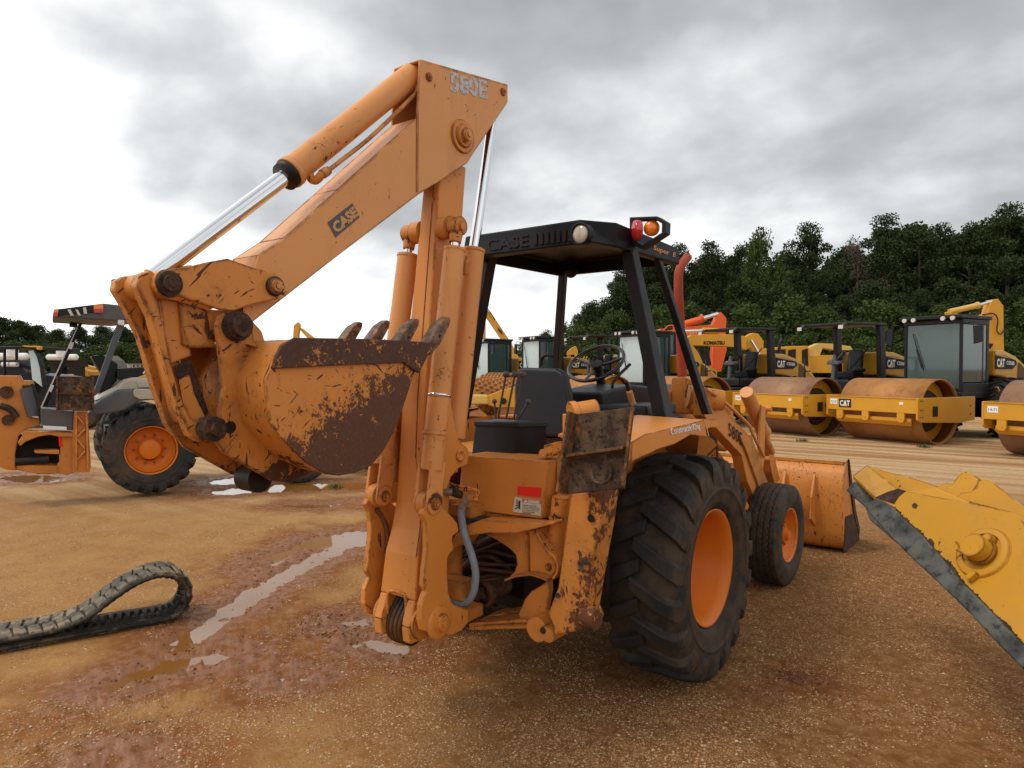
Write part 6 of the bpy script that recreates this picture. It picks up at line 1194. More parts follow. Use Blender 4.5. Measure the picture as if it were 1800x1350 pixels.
# telescopic-looking excavator arm far behind the left canopy post
D5 = 46.0
t = root('excavator', 'yellow excavator with its folded arm rising behind the black canopy post of the backhoe', 'excavator', cg(-1.0, D5))
b = MB(); dpr(b, [(143, 655), (160, 600), (182, 582), (172, 640), (170, 900), (138, 900)], D5, .4, zE); sub(b, 'stick', mYE, t)
b = MB(); dpr(b, [(178, 590), (212, 622), (318, 782), (380, 900), (300, 900), (272, 782), (176, 640)], D5 + .1, .5, zE); sub(b, 'boom', mYE, t)
b = MB(); dpr(b, [(238, 690), (262, 712), (270, 735), (246, 715)], D5 + .05, .03, zE); sub(b, 'badge', tBk, t)
b = MB(); b.tube([dp(*zE(170, 570), D5), dp(*zE(205, 615), D5), dp(*zE(225, 650), D5)], .04, 6, 2); sub(b, 'hydraulic_hose', mHOSE, t)
b = MB(); dpr(b, [(90, 900), (400, 900), (400, 1000), (90, 1000)], D5 + .3, 2.6, zE); sub(b, 'house', mYE, t); crw(t, -1.3, D5 + .2)
D6 = 70.0
t = root('excavator', 'small distant yellow excavator boom rising over the rim of the digging bucket', 'excavator', cg(-20.5, D6))
b = MB(); dpr(b, [(515, 592), (516, 572), (523, 566), (527, 570), (524, 592), (524, 640), (512, 640)], D6, .5); dpr(b, [(523, 575), (530, 577), (552, 594), (575, 640), (560, 640), (540, 594)], D6 + .2, .5); sub(b, 'boom', mYE, t); b = MB(); dpr(b, [(500, 628), (580, 628), (585, 668), (500, 668)], D6 + .5, 3); sub(b, 'house', mYE, t); crw(t, -20.3, D6)
# claw machine and hoods between the cabs and the steering wheel
D7 = 38.0
t = root('wheel_loader', 'yellow loader with raised lift arms seen just left of the steering wheel', 'loader', cg(2.8, D7))
b = MB(); dpr(b, [(780, 380), (800, 375), (815, 420), (800, 460), (780, 455)], D7, .4, zL); dpr(b, [(835, 400), (840, 370), (880, 335), (910, 322), (928, 360), (925, 430), (905, 430), (900, 395), (860, 400)], D7, .4, zL); sub(b, 'lift_arm', mYE, t)
b = MB(); dpr(b, [(800, 420), (815, 360), (850, 345), (840, 400), (905, 395), (895, 460), (830, 455)], D7 + .3, .4, zL); sub(b, 'bucket_linkage', mDKf, t); b = MB(); b.box((0, 0, 0), (.1, .1, .1)) if False else dpr(b, [(838, 395), (868, 395), (868, 425), (838, 425)], D7 + .25, .03, zL); sub(b, 'badge', tW, t, 0)
b = MB(); dpr(b, [(775, 462), (900, 462), (1000, 520), (1100, 520), (1100, 640), (775, 640)], D7 + .6, 2.2, zL); sub(b, 'hood', mYE2, t); b = MB(); dpr(b, [(915, 455), (990, 452), (990, 500), (940, 500)], D7 + .5, .1, zL); sub(b, 'tail_panel', plain('dull_red_panel', (.25, .02, .02), .5), t)
b = MB()
for x in (975, 995): b.tube([dp(*zL(x, 530), D7), dp(*zL(x, 430), D7), dp(*zL(x + 12, 415), D7)], .03, 6, 2)
sub(b, 'handrail', mYE, t); b = MB()
for x in (3, 1): c = cg(2.0 + x, D7 + .6, .75); b.cyl(c, c + FH * .5, .75, n=32)
sub(b, 'wheel', mTYf, t)
D8 = 36.0
t = root('wheel_loader', 'yellow loader with white letters on its black hood panel, behind the steering wheel', 'loader', cg(5.5, D8))
b = MB(); dpr(b, [(1140, 430), (1160, 400), (1260, 400), (1340, 460), (1500, 480), (1500, 600), (1140, 600)], D8 + .5, 2.2, zL); sub(b, 'hood', mYE2, t)
b = MB(); dpr(b, [(1180, 395), (1260, 395), (1260, 450), (1190, 450)], D8 + .45, .04, zL); sub(b, 'hood_panel', tBk, t); o = text('lettering', 'VOLVO', dp(*zL(1190, 415), D8 + .4), dp(*zL(1256, 412), D8 + .4), dp(*zL(1190, 398), D8 + .4), tW, None, .004, .03); o.data.transform(Matrix.Translation(-t.location)); o.parent = t
b = MB()
for x in (1145, 1200, 1290, 1315): b.tube([dp(*zL(x, 540), D8), dp(*zL(x, 425), D8), dp(*zL(x + 14, 400), D8), dp(*zL(x + 34, 400), D8)], .035, 6, 2)
sub(b, 'handrail', mYE, t); b = MB()
for x in (0, 2.3): c = cg(4.3 + x, D8 + .6, .75); b.cyl(c, c + FH * .5, .75, n=32)
sub(b, 'wheel', mTYf, t)
# low yellow frame with padfoot drum glimpsed left of the console
t = root('soil_compactor', 'pale yellow compactor frame with a rusty padfoot drum, seen left of the black control levers', 'compactor', cg(-.9, 22.0))
b = MB(); dpr(b, [(822, 694), (858, 694), (858, 711), (822, 711)], 22.0, .3); o1 = sub(b, 'front_beam', mYE2, t, .05); b = MB(); dpr(b, [(857, 695), (875, 688), (905, 680), (905, 716), (870, 716), (857, 711)], 22.05, .12); sub(b, 'side_plate', mYE, t)
b = MB(); c0 = cg(-1.5, 22.9, .78); c1 = cg(.3, 24.0, .78); b.cyl(c0, c1, .62, n=40); ax_ = (c1 - c0).normalized(); u0 = ax_.cross(ZV).normalized()
for i in range(11):
    for j in range(22):
        a = 2 * PI * (j + .5 * (i % 2)) / 22; n_ = u0 * math.cos(a) + ZV * math.sin(a); c = c0 + (c1 - c0) * ((i + .5) / 11) + n_ * .66; b.cyl(c - n_ * .06, c + n_ * .05, .07, .05, 7)
sub(b, 'padfoot_drum', mDR, t, 0)
b = MB(); dpr(b, [(822, 716), (835, 712), (845, 722), (860, 735), (850, 765), (822, 770)], 21.8, .5); dpr(b, [(880, 700), (905, 700), (905, 735), (870, 740)], 22.4, .4); sub(b, 'scraper', mDR, t); b = MB(); b.cyl(dp(885, 705, 21.95), dp(885, 705, 22.1), .10); sub(b, 'bolt_ring', mDKf, t, 0)

# ---------------------------------------------------------------- the second backhoe at the left
AX = (RT * -.55 + FH * .835).normalized(); FD = (RT * .835 + FH * .55).normalized()    # its side-to-side axis and its heading
w0 = dp(266.5, 796, 9.75); hub = Vector((w0.x, w0.y, 0.64))
O2 = w0; N2 = AX
t = root('backhoe_loader', 'orange and grey backhoe loader at the left with a wide flat roof', 'backhoe', Vector((w0.x, w0.y, 0)))
def pl(pts, off=0.0, z=zH): return [onp(*(z(*p) if z else p), O2 + AX * off, N2) for p in pts]
def spr(name, pts, off, th, m, bev=.01, z=zH, par=None):
    b = MB(); b.prism(pl(pts, off, z), AX * th); return sub(b, name, m, t, bev)
tyd = bpy.data.objects['tyre'].data; rz2 = math.atan2(-AX.y, -AX.x)
for off, nm in ((.25, 'near'), (1.95, 'far')):
    w = bpy.data.objects.new('rear_wheel', None); COL.objects.link(w); w.parent = t; p = Vector((w0.x, w0.y, .655)) + AX * (off - .05); w.location = p - t.location; w.rotation_euler = (0, 0, rz2)
    o = bpy.data.objects.new('tyre', tyd.copy()); o.data.materials.clear(); o.data.materials.append(mTYf); COL.objects.link(o); o.parent = w; o.scale = (1, .95, .95)
    b = MB(); b.lathe([(.150, .315), (.20, .34), (.205, .338), (.195, .325), (.13, .31), (.02, .295), (-.02, .26), (-.02, .15), (.05, .14), (.06, .12), (.06, .001)], (0, 0, 0), XV, 56)
    for k in range(10): a = 2 * PI * k / 10; b.cyl((-.02, math.cos(a) * .20, math.sin(a) * .20), (.02, math.cos(a) * .20, math.sin(a) * .20), .015, n=6)
    o = b.build('rim', mRIM, w)
    b = MB()
    for k in range(10): a = 2 * PI * k / 10; b.cyl((.02, math.cos(a) * .20, math.sin(a) * .20), (.035, math.cos(a) * .20, math.sin(a) * .20), .012, n=6)
    b.build('wheel_nut', mGRY, w)
for off in (.2, 1.7):
    w = bpy.data.objects.new('front_wheel', None); COL.objects.link(w); w.parent = t; p = Vector((w0.x, w0.y, .42)) + AX * off + FD * 2.15; w.location = p - t.location; w.rotation_euler = (0, 0, rz2)
    o = bpy.data.objects.new('tyre', bpy.data.objects['tyre.001'].data if 'tyre.001' in bpy.data.objects else tyd); COL.objects.link(o); o.parent = w
spr('canopy_roof', [(310, 192), (318, 150), (480, 128), (615, 112), (760, 128), (860, 150), (860, 200), (700, 216)], .15, 1.5, mGRY, .02); spr('roof_rear_panel', [(345, 146), (556, 122), (556, 168), (345, 186)], .14, .02, mBLm, .004)
for q in ([(400, 150), (418, 148), (438, 184), (420, 186)], [(447, 148), (462, 150), (480, 184), (464, 184)], [(492, 138), (510, 136), (518, 172), (498, 174)]): spr('work_lamp', q, .13, .01, lCLR, 0)
for q, m_ in (([(320, 148), (346, 144), (346, 166), (317, 168)], lAMB), ([(317, 168), (346, 166), (342, 190), (311, 192)], lRED), ([(556, 122), (613, 120), (613, 145), (556, 147)], lAMB), ([(556, 147), (613, 145), (612, 170), (556, 168)], lRED)): spr('tail_lamp', q, .12, .03, m_, .004)
spr('canopy_post', [(700, 226), (745, 228), (590, 640), (555, 640)], .2, .09, mGRY, .01); spr('canopy_post', [(478, 205), (500, 208), (275, 735), (240, 735)], 1.35, .05, mBLm, .01); spr('post_trim', [(478, 205), (484, 206), (250, 728), (240, 728)], 1.33, .02, mWH, 0)
spr('work_lamp', [(412, 222), (460, 220), (460, 256), (412, 250)], 1.2, .12, mBLm, .01); spr('post_lamp', [(700, 210), (738, 212), (738, 245), (700, 238)], .12, .06, mWH, .01); spr('post_plate', [(418, 340), (440, 345), (425, 385), (405, 378)], 1.3, .02, mSTK, 0); spr('post_plate', [(300, 595), (322, 600), (305, 640), (284, 632)], 1.3, .02, mSTK, 0)
spr('rear_fender', [(520, 778), (545, 720), (600, 680), (700, 625), (800, 618), (945, 610), (1020, 640), (1060, 720), (900, 685), (830, 692), (740, 748), (640, 768)], .02, .5, mGRY, .03)
spr('engine_hood', [(560, 692), (620, 650), (700, 608), (745, 565), (800, 552), (900, 555), (1000, 580), (1050, 640), (780, 640), (640, 672)], .12, 1.0, mCRM, .03); spr('hood_panel', [(790, 640), (800, 620), (940, 622), (945, 680), (830, 682), (795, 665)], -.01, .03, mCRM, .01); spr('hood_panel', [(812, 575), (930, 575), (930, 612), (820, 612)], .1, .03, mCRM, .01)
spr('seat', [(540, 425), (610, 418), (650, 440), (700, 470), (690, 560), (640, 640), (570, 640), (610, 540), (560, 460)], .7, .5, mBLm, .02); spr('dashboard', [(700, 500), (850, 490), (900, 520), (760, 570), (700, 560)], .5, .6, mBLm, .02)
b = MB(); b.tube(pl([(850, 530), (865, 510), (880, 505), (890, 520)], .5), .012, 8, 3); sub(b, 'steering_wheel', mWH, t, 0)
spr('stabilizer_pad', [(340, 545), (556, 548), (556, 750), (338, 745)], -.15, .02, mPAD, .004); spr('pad_rib', [(338, 640), (556, 645), (556, 655), (338, 650)], -.19, .05, mRU, 0); spr('pad_flange', [(334, 545), (344, 545), (342, 748), (332, 746)], -.22, .07, mPAD, 0); spr('pad_flange', [(548, 548), (560, 548), (560, 752), (548, 752)], -.22, .07, mPAD, 0)
spr('stabilizer_arm', [(442, 752), (520, 752), (540, 1080), (530, 1115), (430, 1115), (430, 900)], .02, .05, mORd, .006)
for q in ([(446, 760), (458, 760), (458, 1100), (446, 1100)], [(508, 760), (520, 760), (528, 1100), (516, 1100)], [(455, 900), (505, 850), (508, 862), (458, 912)], [(455, 905), (505, 970), (502, 982), (452, 918)], [(450, 1040), (505, 980), (508, 992), (452, 1052)], [(455, 770), (505, 830), (502, 842), (452, 782)]): spr('arm_brace', q, -.03, .06, mOR, .003)
spr('tool_box', [(240, 735), (330, 742), (434, 752), (432, 868), (242, 832)], .05, .5, mGRY, .01); spr('sticker', [(255, 838), (395, 845), (395, 864), (258, 860)], .0, .02, mSTK, 0)
spr('frame_top_plate', [(135, 872), (440, 880), (440, 905), (350, 905), (300, 893), (230, 903), (150, 935), (120, 960), (105, 940), (130, 905)], .05, .34, mORd, .01)
spr('frame_side_plate', [(345, 900), (440, 900), (440, 1118), (400, 1130), (330, 1120), (330, 1078), (352, 1050), (350, 1010), (357, 985), (357, 930)], .10, .06, mORd, .01)
spr('frame_bottom_plate', [(95, 1068), (320, 1076), (340, 1080), (340, 1124), (240, 1128), (100, 1102)], .05, .34, mORd, .01)
spr('frame_rib', [(200, 985), (352, 982), (350, 1008), (210, 1003)], .08, .20, mOR, .008); spr('frame_opening_shade', [(80, 890), (420, 890), (420, 1110), (80, 1100)], .45, .05, mDKf, 0)  # last piece: dark sheet put in as shade behind the frame opening
b = MB(); b.cyl(*pl([(90, 1055), (290, 1040)], .06), .05); sub(b, 'swing_cylinder', mDK, t, 0); spr('red_marker', [(345, 895), (365, 900), (375, 965), (352, 962)], .09, .02, mRST, 0)
spr('boom', [(-60, 540), (120, 542), (135, 570), (195, 572), (205, 600), (130, 600), (130, 640), (170, 780), (240, 800), (235, 840), (150, 860), (110, 900), (90, 1010), (90, 1080), (100, 1105), (40, 1100), (-60, 1060)], .35, .25, mOR, .01)
b = MB(); b.cyl(*pl([(155, 615), (200, 780)], .30), .075); sub(b, 'boom_cylinder', mGRY, t, 0); b = MB(); b.tube(pl([(190, 590), (225, 680), (235, 770), (250, 830)], .28), .02, 8, 3); b.tube(pl([(0, 720), (60, 740), (100, 790)], .3), .04, 8, 3); sub(b, 'hydraulic_hose', mHOSE, t, 0)
b = MB(); c = pl([(48, 805)], .33)[0]; b.cyl(c, c - AX * .02, .07); sub(b, 'pin_boss', mRU, t, .004); b = MB(); c = pl([(38, 640)], .33)[0]; b.cyl(c, c - AX * .02, .08); sub(b, 'pin_boss', mRU, t, .004)
b = MB(); c = w0 + AX * 1.0; c.z = .65; b.box(c + FD * 1.0, (1, 1, 1), None) if False else b.prism([c - FD * .5 - ZV * .25, c + FD * 2.8 - ZV * .25, c + FD * 2.8 + ZV * .2, c - FD * .5 + ZV * .3], AX * .4); b.cyl(w0 + AX * .2, w0 + AX * 1.9, .13); sub(b, 'chassis', mDK, t, 0)
b = MB(); c = w0 + AX * .75; c.z = 0; b.prism([c + FD * .9 + ZV * .85, c + FD * 2.8 + ZV * .85, c + FD * 2.85 + ZV * 1.25, c + FD * 1.0 + ZV * 1.5], AX * .75); sub(b, 'front_hood', mCRM, t, .05)
for o_ in (.35, 1.75): b = MB(); c = w0 + AX * o_; c.z = 0; b.prism([c + FD * .9 + ZV * 1.2, c + FD * 1.1 + ZV * 1.35, c + FD * 3.1 + ZV * .65, c + FD * 3.6 + ZV * .3, c + FD * 3.3 + ZV * .25, c + FD * 2.6 + ZV * .6], AX * .1); sub(b, 'loader_arm', mOR, t, .01)
b = MB(); c = w0 + AX * -.1; c.z = 0; b.prism([c + FD * 3.4 + ZV * .9, c + FD * 3.35 + ZV * .4, c + FD * 3.5 + ZV * .04, c + FD * 4.2 + ZV * .02, c + FD * 4.15 + ZV * .06, c + FD * 3.6 + ZV * .1, c + FD * 3.43 + ZV * .42, c + FD * 3.45 + ZV * .88], AX * 2.3); sub(b, 'front_bucket', mORs, t, .01)

# ---------------------------------------------------------------- far left yard clutter, each its own machine
D9 = 20.0
t = root('wheel_loader', 'black cabbed machine with a yellow roof edge at the left edge behind the orange boom', 'loader', cg(-14.3, D9))
def fs(name, pts, d, th, m, z=zM, bev=.02): b = MB(); dpr(b, pts, d, th, z); return sub(b, name, m, t, bev)
fs('cab_roof', [(-80, 412), (235, 408), (425, 415), (428, 448), (380, 450), (240, 428), (-80, 436)], D9, 1.8, mBLm); fs('roof_edge', [(235, 405), (425, 410), (428, 448), (385, 450), (380, 425), (240, 418)], D9 - .05, .1, mYE)
fs('cab_frame', [(360, 440), (395, 480), (440, 620), (470, 840), (440, 840), (415, 640), (380, 500), (340, 450)], D9, .12, mBLm); fs('cab_frame', [(30, 436), (42, 436), (42, 720), (30, 720)], D9, .1, mBLm); fs('cab_frame', [(155, 436), (170, 436), (170, 560), (155, 560)], D9, .1, mBLm)
fs('cab_window', [(300, 460), (350, 455), (385, 520), (430, 680), (445, 840), (340, 760), (320, 560)], D9 + .06, .03, gWH, bev=0); fs('seat_and_console', [(-60, 560), (150, 555), (260, 620), (330, 700), (330, 900), (-60, 900)], D9 + .7, .8, mBLm); b = MB()
for k in range(5): dpr(b, [(240 + k * 24, 650 + k * 6), (256 + k * 24, 640 + k * 6), (290 + k * 18, 690), (278 + k * 18, 696)], D9 + .5, .05, zM)
sub(b, 'control_panel', mGRY, t); b = MB()
for x in (60, 150): c = dp(*zM(x, 605), D9 + .6); b.cyl(c - RT * .10, c + RT * .10, .07)
sub(b, 'lamp', mWH, t, 0); fs('body', [(-80, 700), (330, 700), (500, 720), (640, 740), (640, 1150), (-80, 1150)], D9 + .9, 1.2, mBLm)
for x in (-1.2, 1.6): b = MB(); c = cg(-14.3 + x, D9 + .4, .65); b.cyl(c, c + FH * .45, .65, n=32); sub(b, 'wheel', mTYf, t, .04)
D10 = 33.0
for (pts, lab) in (([(0, 520), (20, 500), (100, 490), (190, 482), (260, 486), (268, 520), (240, 545), (60, 552), (0, 560)], 'white cylindrical tank behind the black cabbed machine at the left edge'), ([(520, 505), (560, 495), (640, 505), (690, 520), (780, 512), (795, 535), (770, 555), (700, 550), (640, 560), (540, 560)], 'white tank body seen between the two roof posts of the left backhoe')):
    q = [dp(*zM(*p), D10) for p in pts]; x0 = min(q, key=lambda p: (p - CAM).dot(RT)); x1 = max(q, key=lambda p: (p - CAM).dot(RT)); r_ = (max(p.z for p in q) - min(p.z for p in q)) / 2; zc = (max(p.z for p in q) + min(p.z for p in q)) / 2
    a_, c_ = Vector((x0.x, x0.y, zc)), Vector((x1.x, x1.y, zc)); t = root('tank_trailer', lab, 'tank', Vector(((a_.x + c_.x) / 2, (a_.y + c_.y) / 2, 0)))
    b = MB(); b.cyl(a_, c_, r_, n=32); b.ball(a_, r_, 24); b.ball(c_, r_, 24); b.cyl((a_ + c_) / 2, (a_ + c_) / 2 + ZV * (r_ + .15), .25); sub(b, 'tank', mWH, t, 0)
    b = MB(); 
    for s_ in (.15, .85): p = a_.lerp(c_, s_); b.prism([p - RT * .15 - ZV * zc, p + RT * .15 - ZV * zc, p + RT * .15 - ZV * r_ * .6, p - RT * .15 - ZV * r_ * .6], FH * .8)
    b.prism([a_ - ZV * (r_ + .3), c_ - ZV * (r_ + .3), c_ - ZV * (r_ - .1), a_ - ZV * (r_ - .1)], FH * 1.0); sub(b, 'support', mDKf, t, 0)
D11 = 42.0
t = root('parked_loader', 'dark machine with a grey curved hood between the roof posts of the left backhoe', 'loader', cg(-23.5, D11))
fs('hood', [(955, 522), (1000, 505), (1095, 510), (1160, 560), (1200, 620), (1230, 720), (1000, 720), (985, 600)], D11, 1.5, plain('grey_brown_hood', (.12, .11, .09), .6)); fs('frame', [(1120, 655), (1300, 645), (1480, 640), (1480, 680), (1330, 740), (1120, 760)], D11 - 1, 1.2, mBLm)
b = MB(); c = cg(-24.5, D11 - .5, .8); b.cyl(c, c + FH * .6, .8); c = cg(-20.5, D11 - .5, .8); b.cyl(c, c + FH * .6, .8); sub(b, 'wheel', mTYf, t, .04)
D12 = 36.0
t = root('compact_loader', 'small yellow and black machine seen above the stabilizer pad of the left backhoe', 'loader', cg(-22.6, D12))
fs('body', [(820, 670), (850, 640), (890, 650), (930, 680), (930, 730), (820, 725)], D12, 1.2, mYE); fs('cab', [(660, 650), (700, 640), (760, 660), (770, 720), (680, 720)], D12 + .2, 1.0, mBLm); fs('boom', [(900, 610), (960, 625), (1005, 635), (1000, 665), (960, 660), (880, 640)], D12 - .2, .3, mYE); fs('body_lower', [(480, 715), (1000, 720), (1000, 900), (480, 900)], D12 + .2, 1.2, mDKf)
t = root('compact_loader', 'small yellow machine body between the black cab and the roof post at the far left', 'loader', cg(-17.5, 26))
fs('body', [(480, 735), (500, 712), (560, 710), (600, 740), (600, 840), (480, 840)], 26, 1.2, mYE); b = MB(); c = cg(-17.3, 26.2, .5); b.cyl(c, c + FH * .5, .5); sub(b, 'wheel', mTYf, t, 0); fs('lower_body', [(480, 840), (600, 840), (600, 930), (480, 930)], 26.1, 1.0, mDKf)
for i, (x0, x1, y0, y1, c_) in enumerate(((1200, 1350, 590, 650, mWH), (1390, 1560, 592, 640, mCRM))):
    t = root('site_building', ('long low white building' if i == 0 else 'low cream building') + (' behind the seat of the left backhoe' if i == 0 else ' just left of the rusty bucket link'), 'building', cg((zM(x0, 0)[0] - 900) / FPX * 85, 85))
    dB = 85; fs('wall', [(x0, y0 + 5), (x1, y0 + 5), (x1, 668 + 25), (x0, 668 + 25)], dB, 6, c_); fs('roof', [(x0 - 5, y0), (x1 + 5, y0), (x1 + 5, y0 + 7), (x0 - 5, y0 + 7)], dB - .3, 6.6, mGRY)
    for k in range(4): xx = x0 + (x1 - x0) * (k + .3) / 4; fs('window', [(xx, y0 + 20), (xx + 14, y0 + 20), (xx + 14, y0 + 42), (xx, y0 + 42)], dB - .08, .05, mDKf, bev=0)
t = root('compact_loader', 'low yellow and white machine behind the fender of the left backhoe', 'loader', cg(-13.8, 30))
fs('body', [(1290, 740), (1400, 712), (1590, 705), (1610, 735), (1590, 800), (1290, 800)], 27, 1.2, mYE); fs('cab_guard', [(1480, 640), (1560, 640), (1570, 690), (1540, 705), (1500, 700)], 27.2, .8, mBLm); fs('lower_body', [(1290, 800), (1600, 800), (1600, 940), (1290, 940)], 27.1, 1.0, mDKf); b = MB(); c = cg(-16, 26.9, .5); b.cyl(c, c + FH * .5, .5); sub(b, 'wheel', mTYf, t, 0)
# low dark machinery line at the horizon, one by one
for i, (px, w_, top, lab) in enumerate(((395, 40, 636, 'white flatbed trailer far behind the left backhoe'), (960, 0, 0, ''),)):
    if not w_: continue
    t = root('flatbed_trailer', lab, 'trailer', cg((px - 900) / FPX * 60, 60)); b = MB(); dpr(b, [(px - w_, top + 10), (px + w_, top + 10), (px + w_, top + 16), (px - w_, top + 16)], 60, 2.4); sub(b, 'bed', mWH, t); b = MB()
    for s_ in (-.7, -.5, .6): c = cg((px + s_ * w_ - 900) / FPX * 60, 60.2, .5); b.cyl(c, c + FH * .4, .5)
    sub(b, 'wheel', mTYf, t, 0)

# ---------------------------------------------------------------- rubber track lying on the ground
gA = at(*zN(0, 825), 'z', 0); gB = at(*zN(780, 682), 'z', 0); dr = (gB - gA).normalized(); NT_ = Vector((-dr.y, dr.x, 0)); NT_ = NT_ if NT_.dot(FH) > 0 else -NT_
tp = [(-260, 885), (0, 825), (200, 787), (400, 750), (600, 715), (740, 690), (820, 655), (862, 600), (874, 545), (862, 495), (820, 458), (760, 447), (700, 452), (610, 486), (500, 556), (400, 632), (320, 672), (200, 708), (0, 742), (-260, 790)]
q = [onp(*zN(*p), gA, NT_) for p in tp]
def smooth(path, sub_=6):
    pts = []; p = [path[0] * 2 - path[1]] + path + [path[-1] * 2 - path[-2]]
    for i in range(1, len(p) - 2):
        for k in range(sub_):
            s_ = k / sub_; a, b_, c, d = p[i - 1], p[i], p[i + 1], p[i + 2]; pts.append(.5 * ((2 * b_) + (c - a) * s_ + (2 * a - 5 * b_ + 4 * c - d) * s_ * s_ + (3 * b_ - a - 3 * c + d) * s_ ** 3))
    return pts + [path[-1]]
q = smooth(q); cum = [0]
for a, c in zip(q, q[1:]): cum.append(cum[-1] + (c - a).length)
def along(s_):
    i = int(np.searchsorted(cum, s_)) - 1; i = max(0, min(len(q) - 2, i)); f = (s_ - cum[i]) / max(1e-6, cum[i + 1] - cum[i]); T_ = (q[i + 1] - q[i]).normalized(); return q[i].lerp(q[i + 1], f), T_
WT = .34; t = root('rubber_track', 'muddy loop of rubber crawler track lying on the ground at the left', 'rubber track', Vector((gB.x, gB.y, 0)))
nn_ = lambda T_: T_.cross(NT_).normalized()
sgn = 1 if nn_(along(cum[-1] * .5)[1]).dot(dr) > 0 else -1   # outward of the loop at its bend
b = MB(); vs = []
for p in q:
    i = q.index(p); T_ = (q[min(i + 1, len(q) - 1)] - q[max(i - 1, 0)]).normalized(); n_ = nn_(T_) * sgn; vs += [p - n_ * .022, p - n_ * .022 + NT_ * WT, p - n_ * .045 + NT_ * WT, p - n_ * .045]
b.add(vs, [(i * 4 + k, i * 4 + (k + 1) % 4, i * 4 + 4 + (k + 1) % 4, i * 4 + 4 + k) for i in range(len(q) - 1) for k in range(4)] + [(3, 2, 1, 0), tuple(len(vs) - 4 + k for k in range(4))], True); sub(b, 'belt', mTRd, t, 0)
b = MB(); s_ = .02; k = 0
while s_ < cum[-1] - .1:
    for row in (0, 1):
        ss = s_ + (.035 if row else 0); p, T_ = along(ss); n_ = nn_(T_) * sgn; a0 = (.0 if row == 0 else .165) ; a1 = (.175 if row == 0 else .34)
        mid_ = (a0 + a1) / 2; l_ = .067; c = p - n_ * .022
        P4 = [c + NT_ * a0 - T_ * (.012 if row == 0 else -.0), c + NT_ * a1 + T_ * (.016 if row == 0 else -.016), c + NT_ * a1 + T_ * (l_ + (.012 if row == 0 else -.016)), c + NT_ * a0 + T_ * l_]
        cc = sum(P4, Vector()) / 4; b.hexa(P4, [v_ + (cc - v_) * .10 + n_ * .015 for v_ in P4])
    s_ += .078; k += 1
sub(b, 'tread_block', mTR, t, .004)
b = MB(); s_ = .03
while s_ < cum[-1] - .1:
    p, T_ = along(s_); n_ = nn_(T_) * sgn; c = p - n_ * .045
    for a0 in (.075, .185): P4 = [c + NT_ * a0, c + NT_ * (a0 + .04), c + NT_ * (a0 + .04) + T_ * .03, c + NT_ * a0 + T_ * .03]; cc = sum(P4, Vector()) / 4; b.hexa(P4, [v_ + (cc - v_) * .35 - n_ * .028 for v_ in P4])
    s_ += .052
sub(b, 'drive_lug', mTRd, t, 0)
b = MB(); vs = []
for e in (0, WT):
    b.tube([p - nn_((q[min(i + 1, len(q) - 1)] - q[max(i - 1, 0)]).normalized()) * sgn * .033 + NT_ * e for i, p in enumerate(q)][::2], .014, 6, 1)
sub(b, 'edge_bead', mTRd, t, 0)

# ---------------------------------------------------------------- yellow attachment with bolted cutting edge, right foreground
t = root('dozer_blade', 'yellow steel blade end with chipped edges and a grey cutting edge at the right', 'machine blade', cg(4.6, 3.4))
a0 = dp(*zI(345, 400), 3.75); a1 = dp(*zI(1074, 1150), 2.75); a2 = dp(*zI(1074, 470), 3.05); NB = (a1 - a0).cross(a2 - a0).normalized(); NB = NB if NB.dot(FW) > 0 else -NB
def bp(pts, off=0.0): return [onp(*zI(*p), a0 + NB * off, NB) for p in pts]
def bpr(name, pts, off, th, m, bev=.004): b = MB(); b.prism(bp(pts, off), NB * th); return sub(b, name, m, t, bev)
bpr('side_plate', [(270, 350), (395, 303), (440, 315), (580, 342), (780, 378), (1000, 430), (1050, 455), (1085, 500), (1300, 700), (1600, 1100), (1600, 1640), (1300, 1370), (1090, 1165), (940, 1010), (760, 826), (640, 690), (530, 560), (430, 470)], 0, .03, mYEb)
bpr('cutting_edge', [(213, 400), (278, 350), (350, 388), (430, 470), (530, 562), (640, 692), (760, 828), (940, 1012), (1090, 1167), (1600, 1640), (1600, 1760), (1074, 1285), (940, 1150), (780, 975), (600, 800), (470, 680), (350, 560), (260, 460)], -.02, .06, mEDGE, .008)
bpr('far_side_plate', [(150, 235), (228, 176), (310, 205), (470, 245), (605, 288), (900, 400), (1500, 640), (1500, 900), (600, 600), (270, 352), (200, 285)], .42, .03, mYEb)
bpr('far_cutting_edge', [(112, 310), (158, 262), (200, 285), (262, 350), (560, 620), (620, 800), (240, 470), (213, 400), (160, 355)], .38, .05, mEDGE, .008)
bpr('torn_plate', [(575, 338), (625, 280), (650, 272), (690, 276), (712, 240), (752, 208), (800, 228), (835, 248), (790, 330), (700, 366)], .30, .02, mYEb); bpr('torn_plate', [(690, 360), (735, 325), (790, 318), (815, 300), (830, 265), (862, 248), (900, 262), (980, 325), (1070, 398), (1300, 560), (1300, 760), (1000, 432), (780, 378)], .18, .02, mYEb)
bpr('back_sheet', [(430, 320), (600, 300), (780, 378), (1085, 500), (1500, 900), (1500, 1200), (900, 800), (560, 500)], .10, .02, mYE)
b = MB(); u_ = (bp([(520, 430)])[0]); 
q0 = bp([(345, 400), (400, 305), (270, 350)], .0); b = MB(); n0 = bp([(160, 240), (228, 178), (395, 303), (320, 395), (270, 352)], 0); f0 = bp([(160, 240), (228, 178)], .42)
b.prism([bp([(275, 352)], .03)[0], bp([(395, 303)], .03)[0], bp([(228, 176)], .42)[0], bp([(152, 236)], .42)[0]], (0, 0, -.02)); sub(b, 'edge_cap', mYEb, t, .003)
def rim_patch(name, pts, off=-.003): b = MB(); b.prism(bp(pts, off), NB * .004); return sub(b, name, mRUd, t, 0)
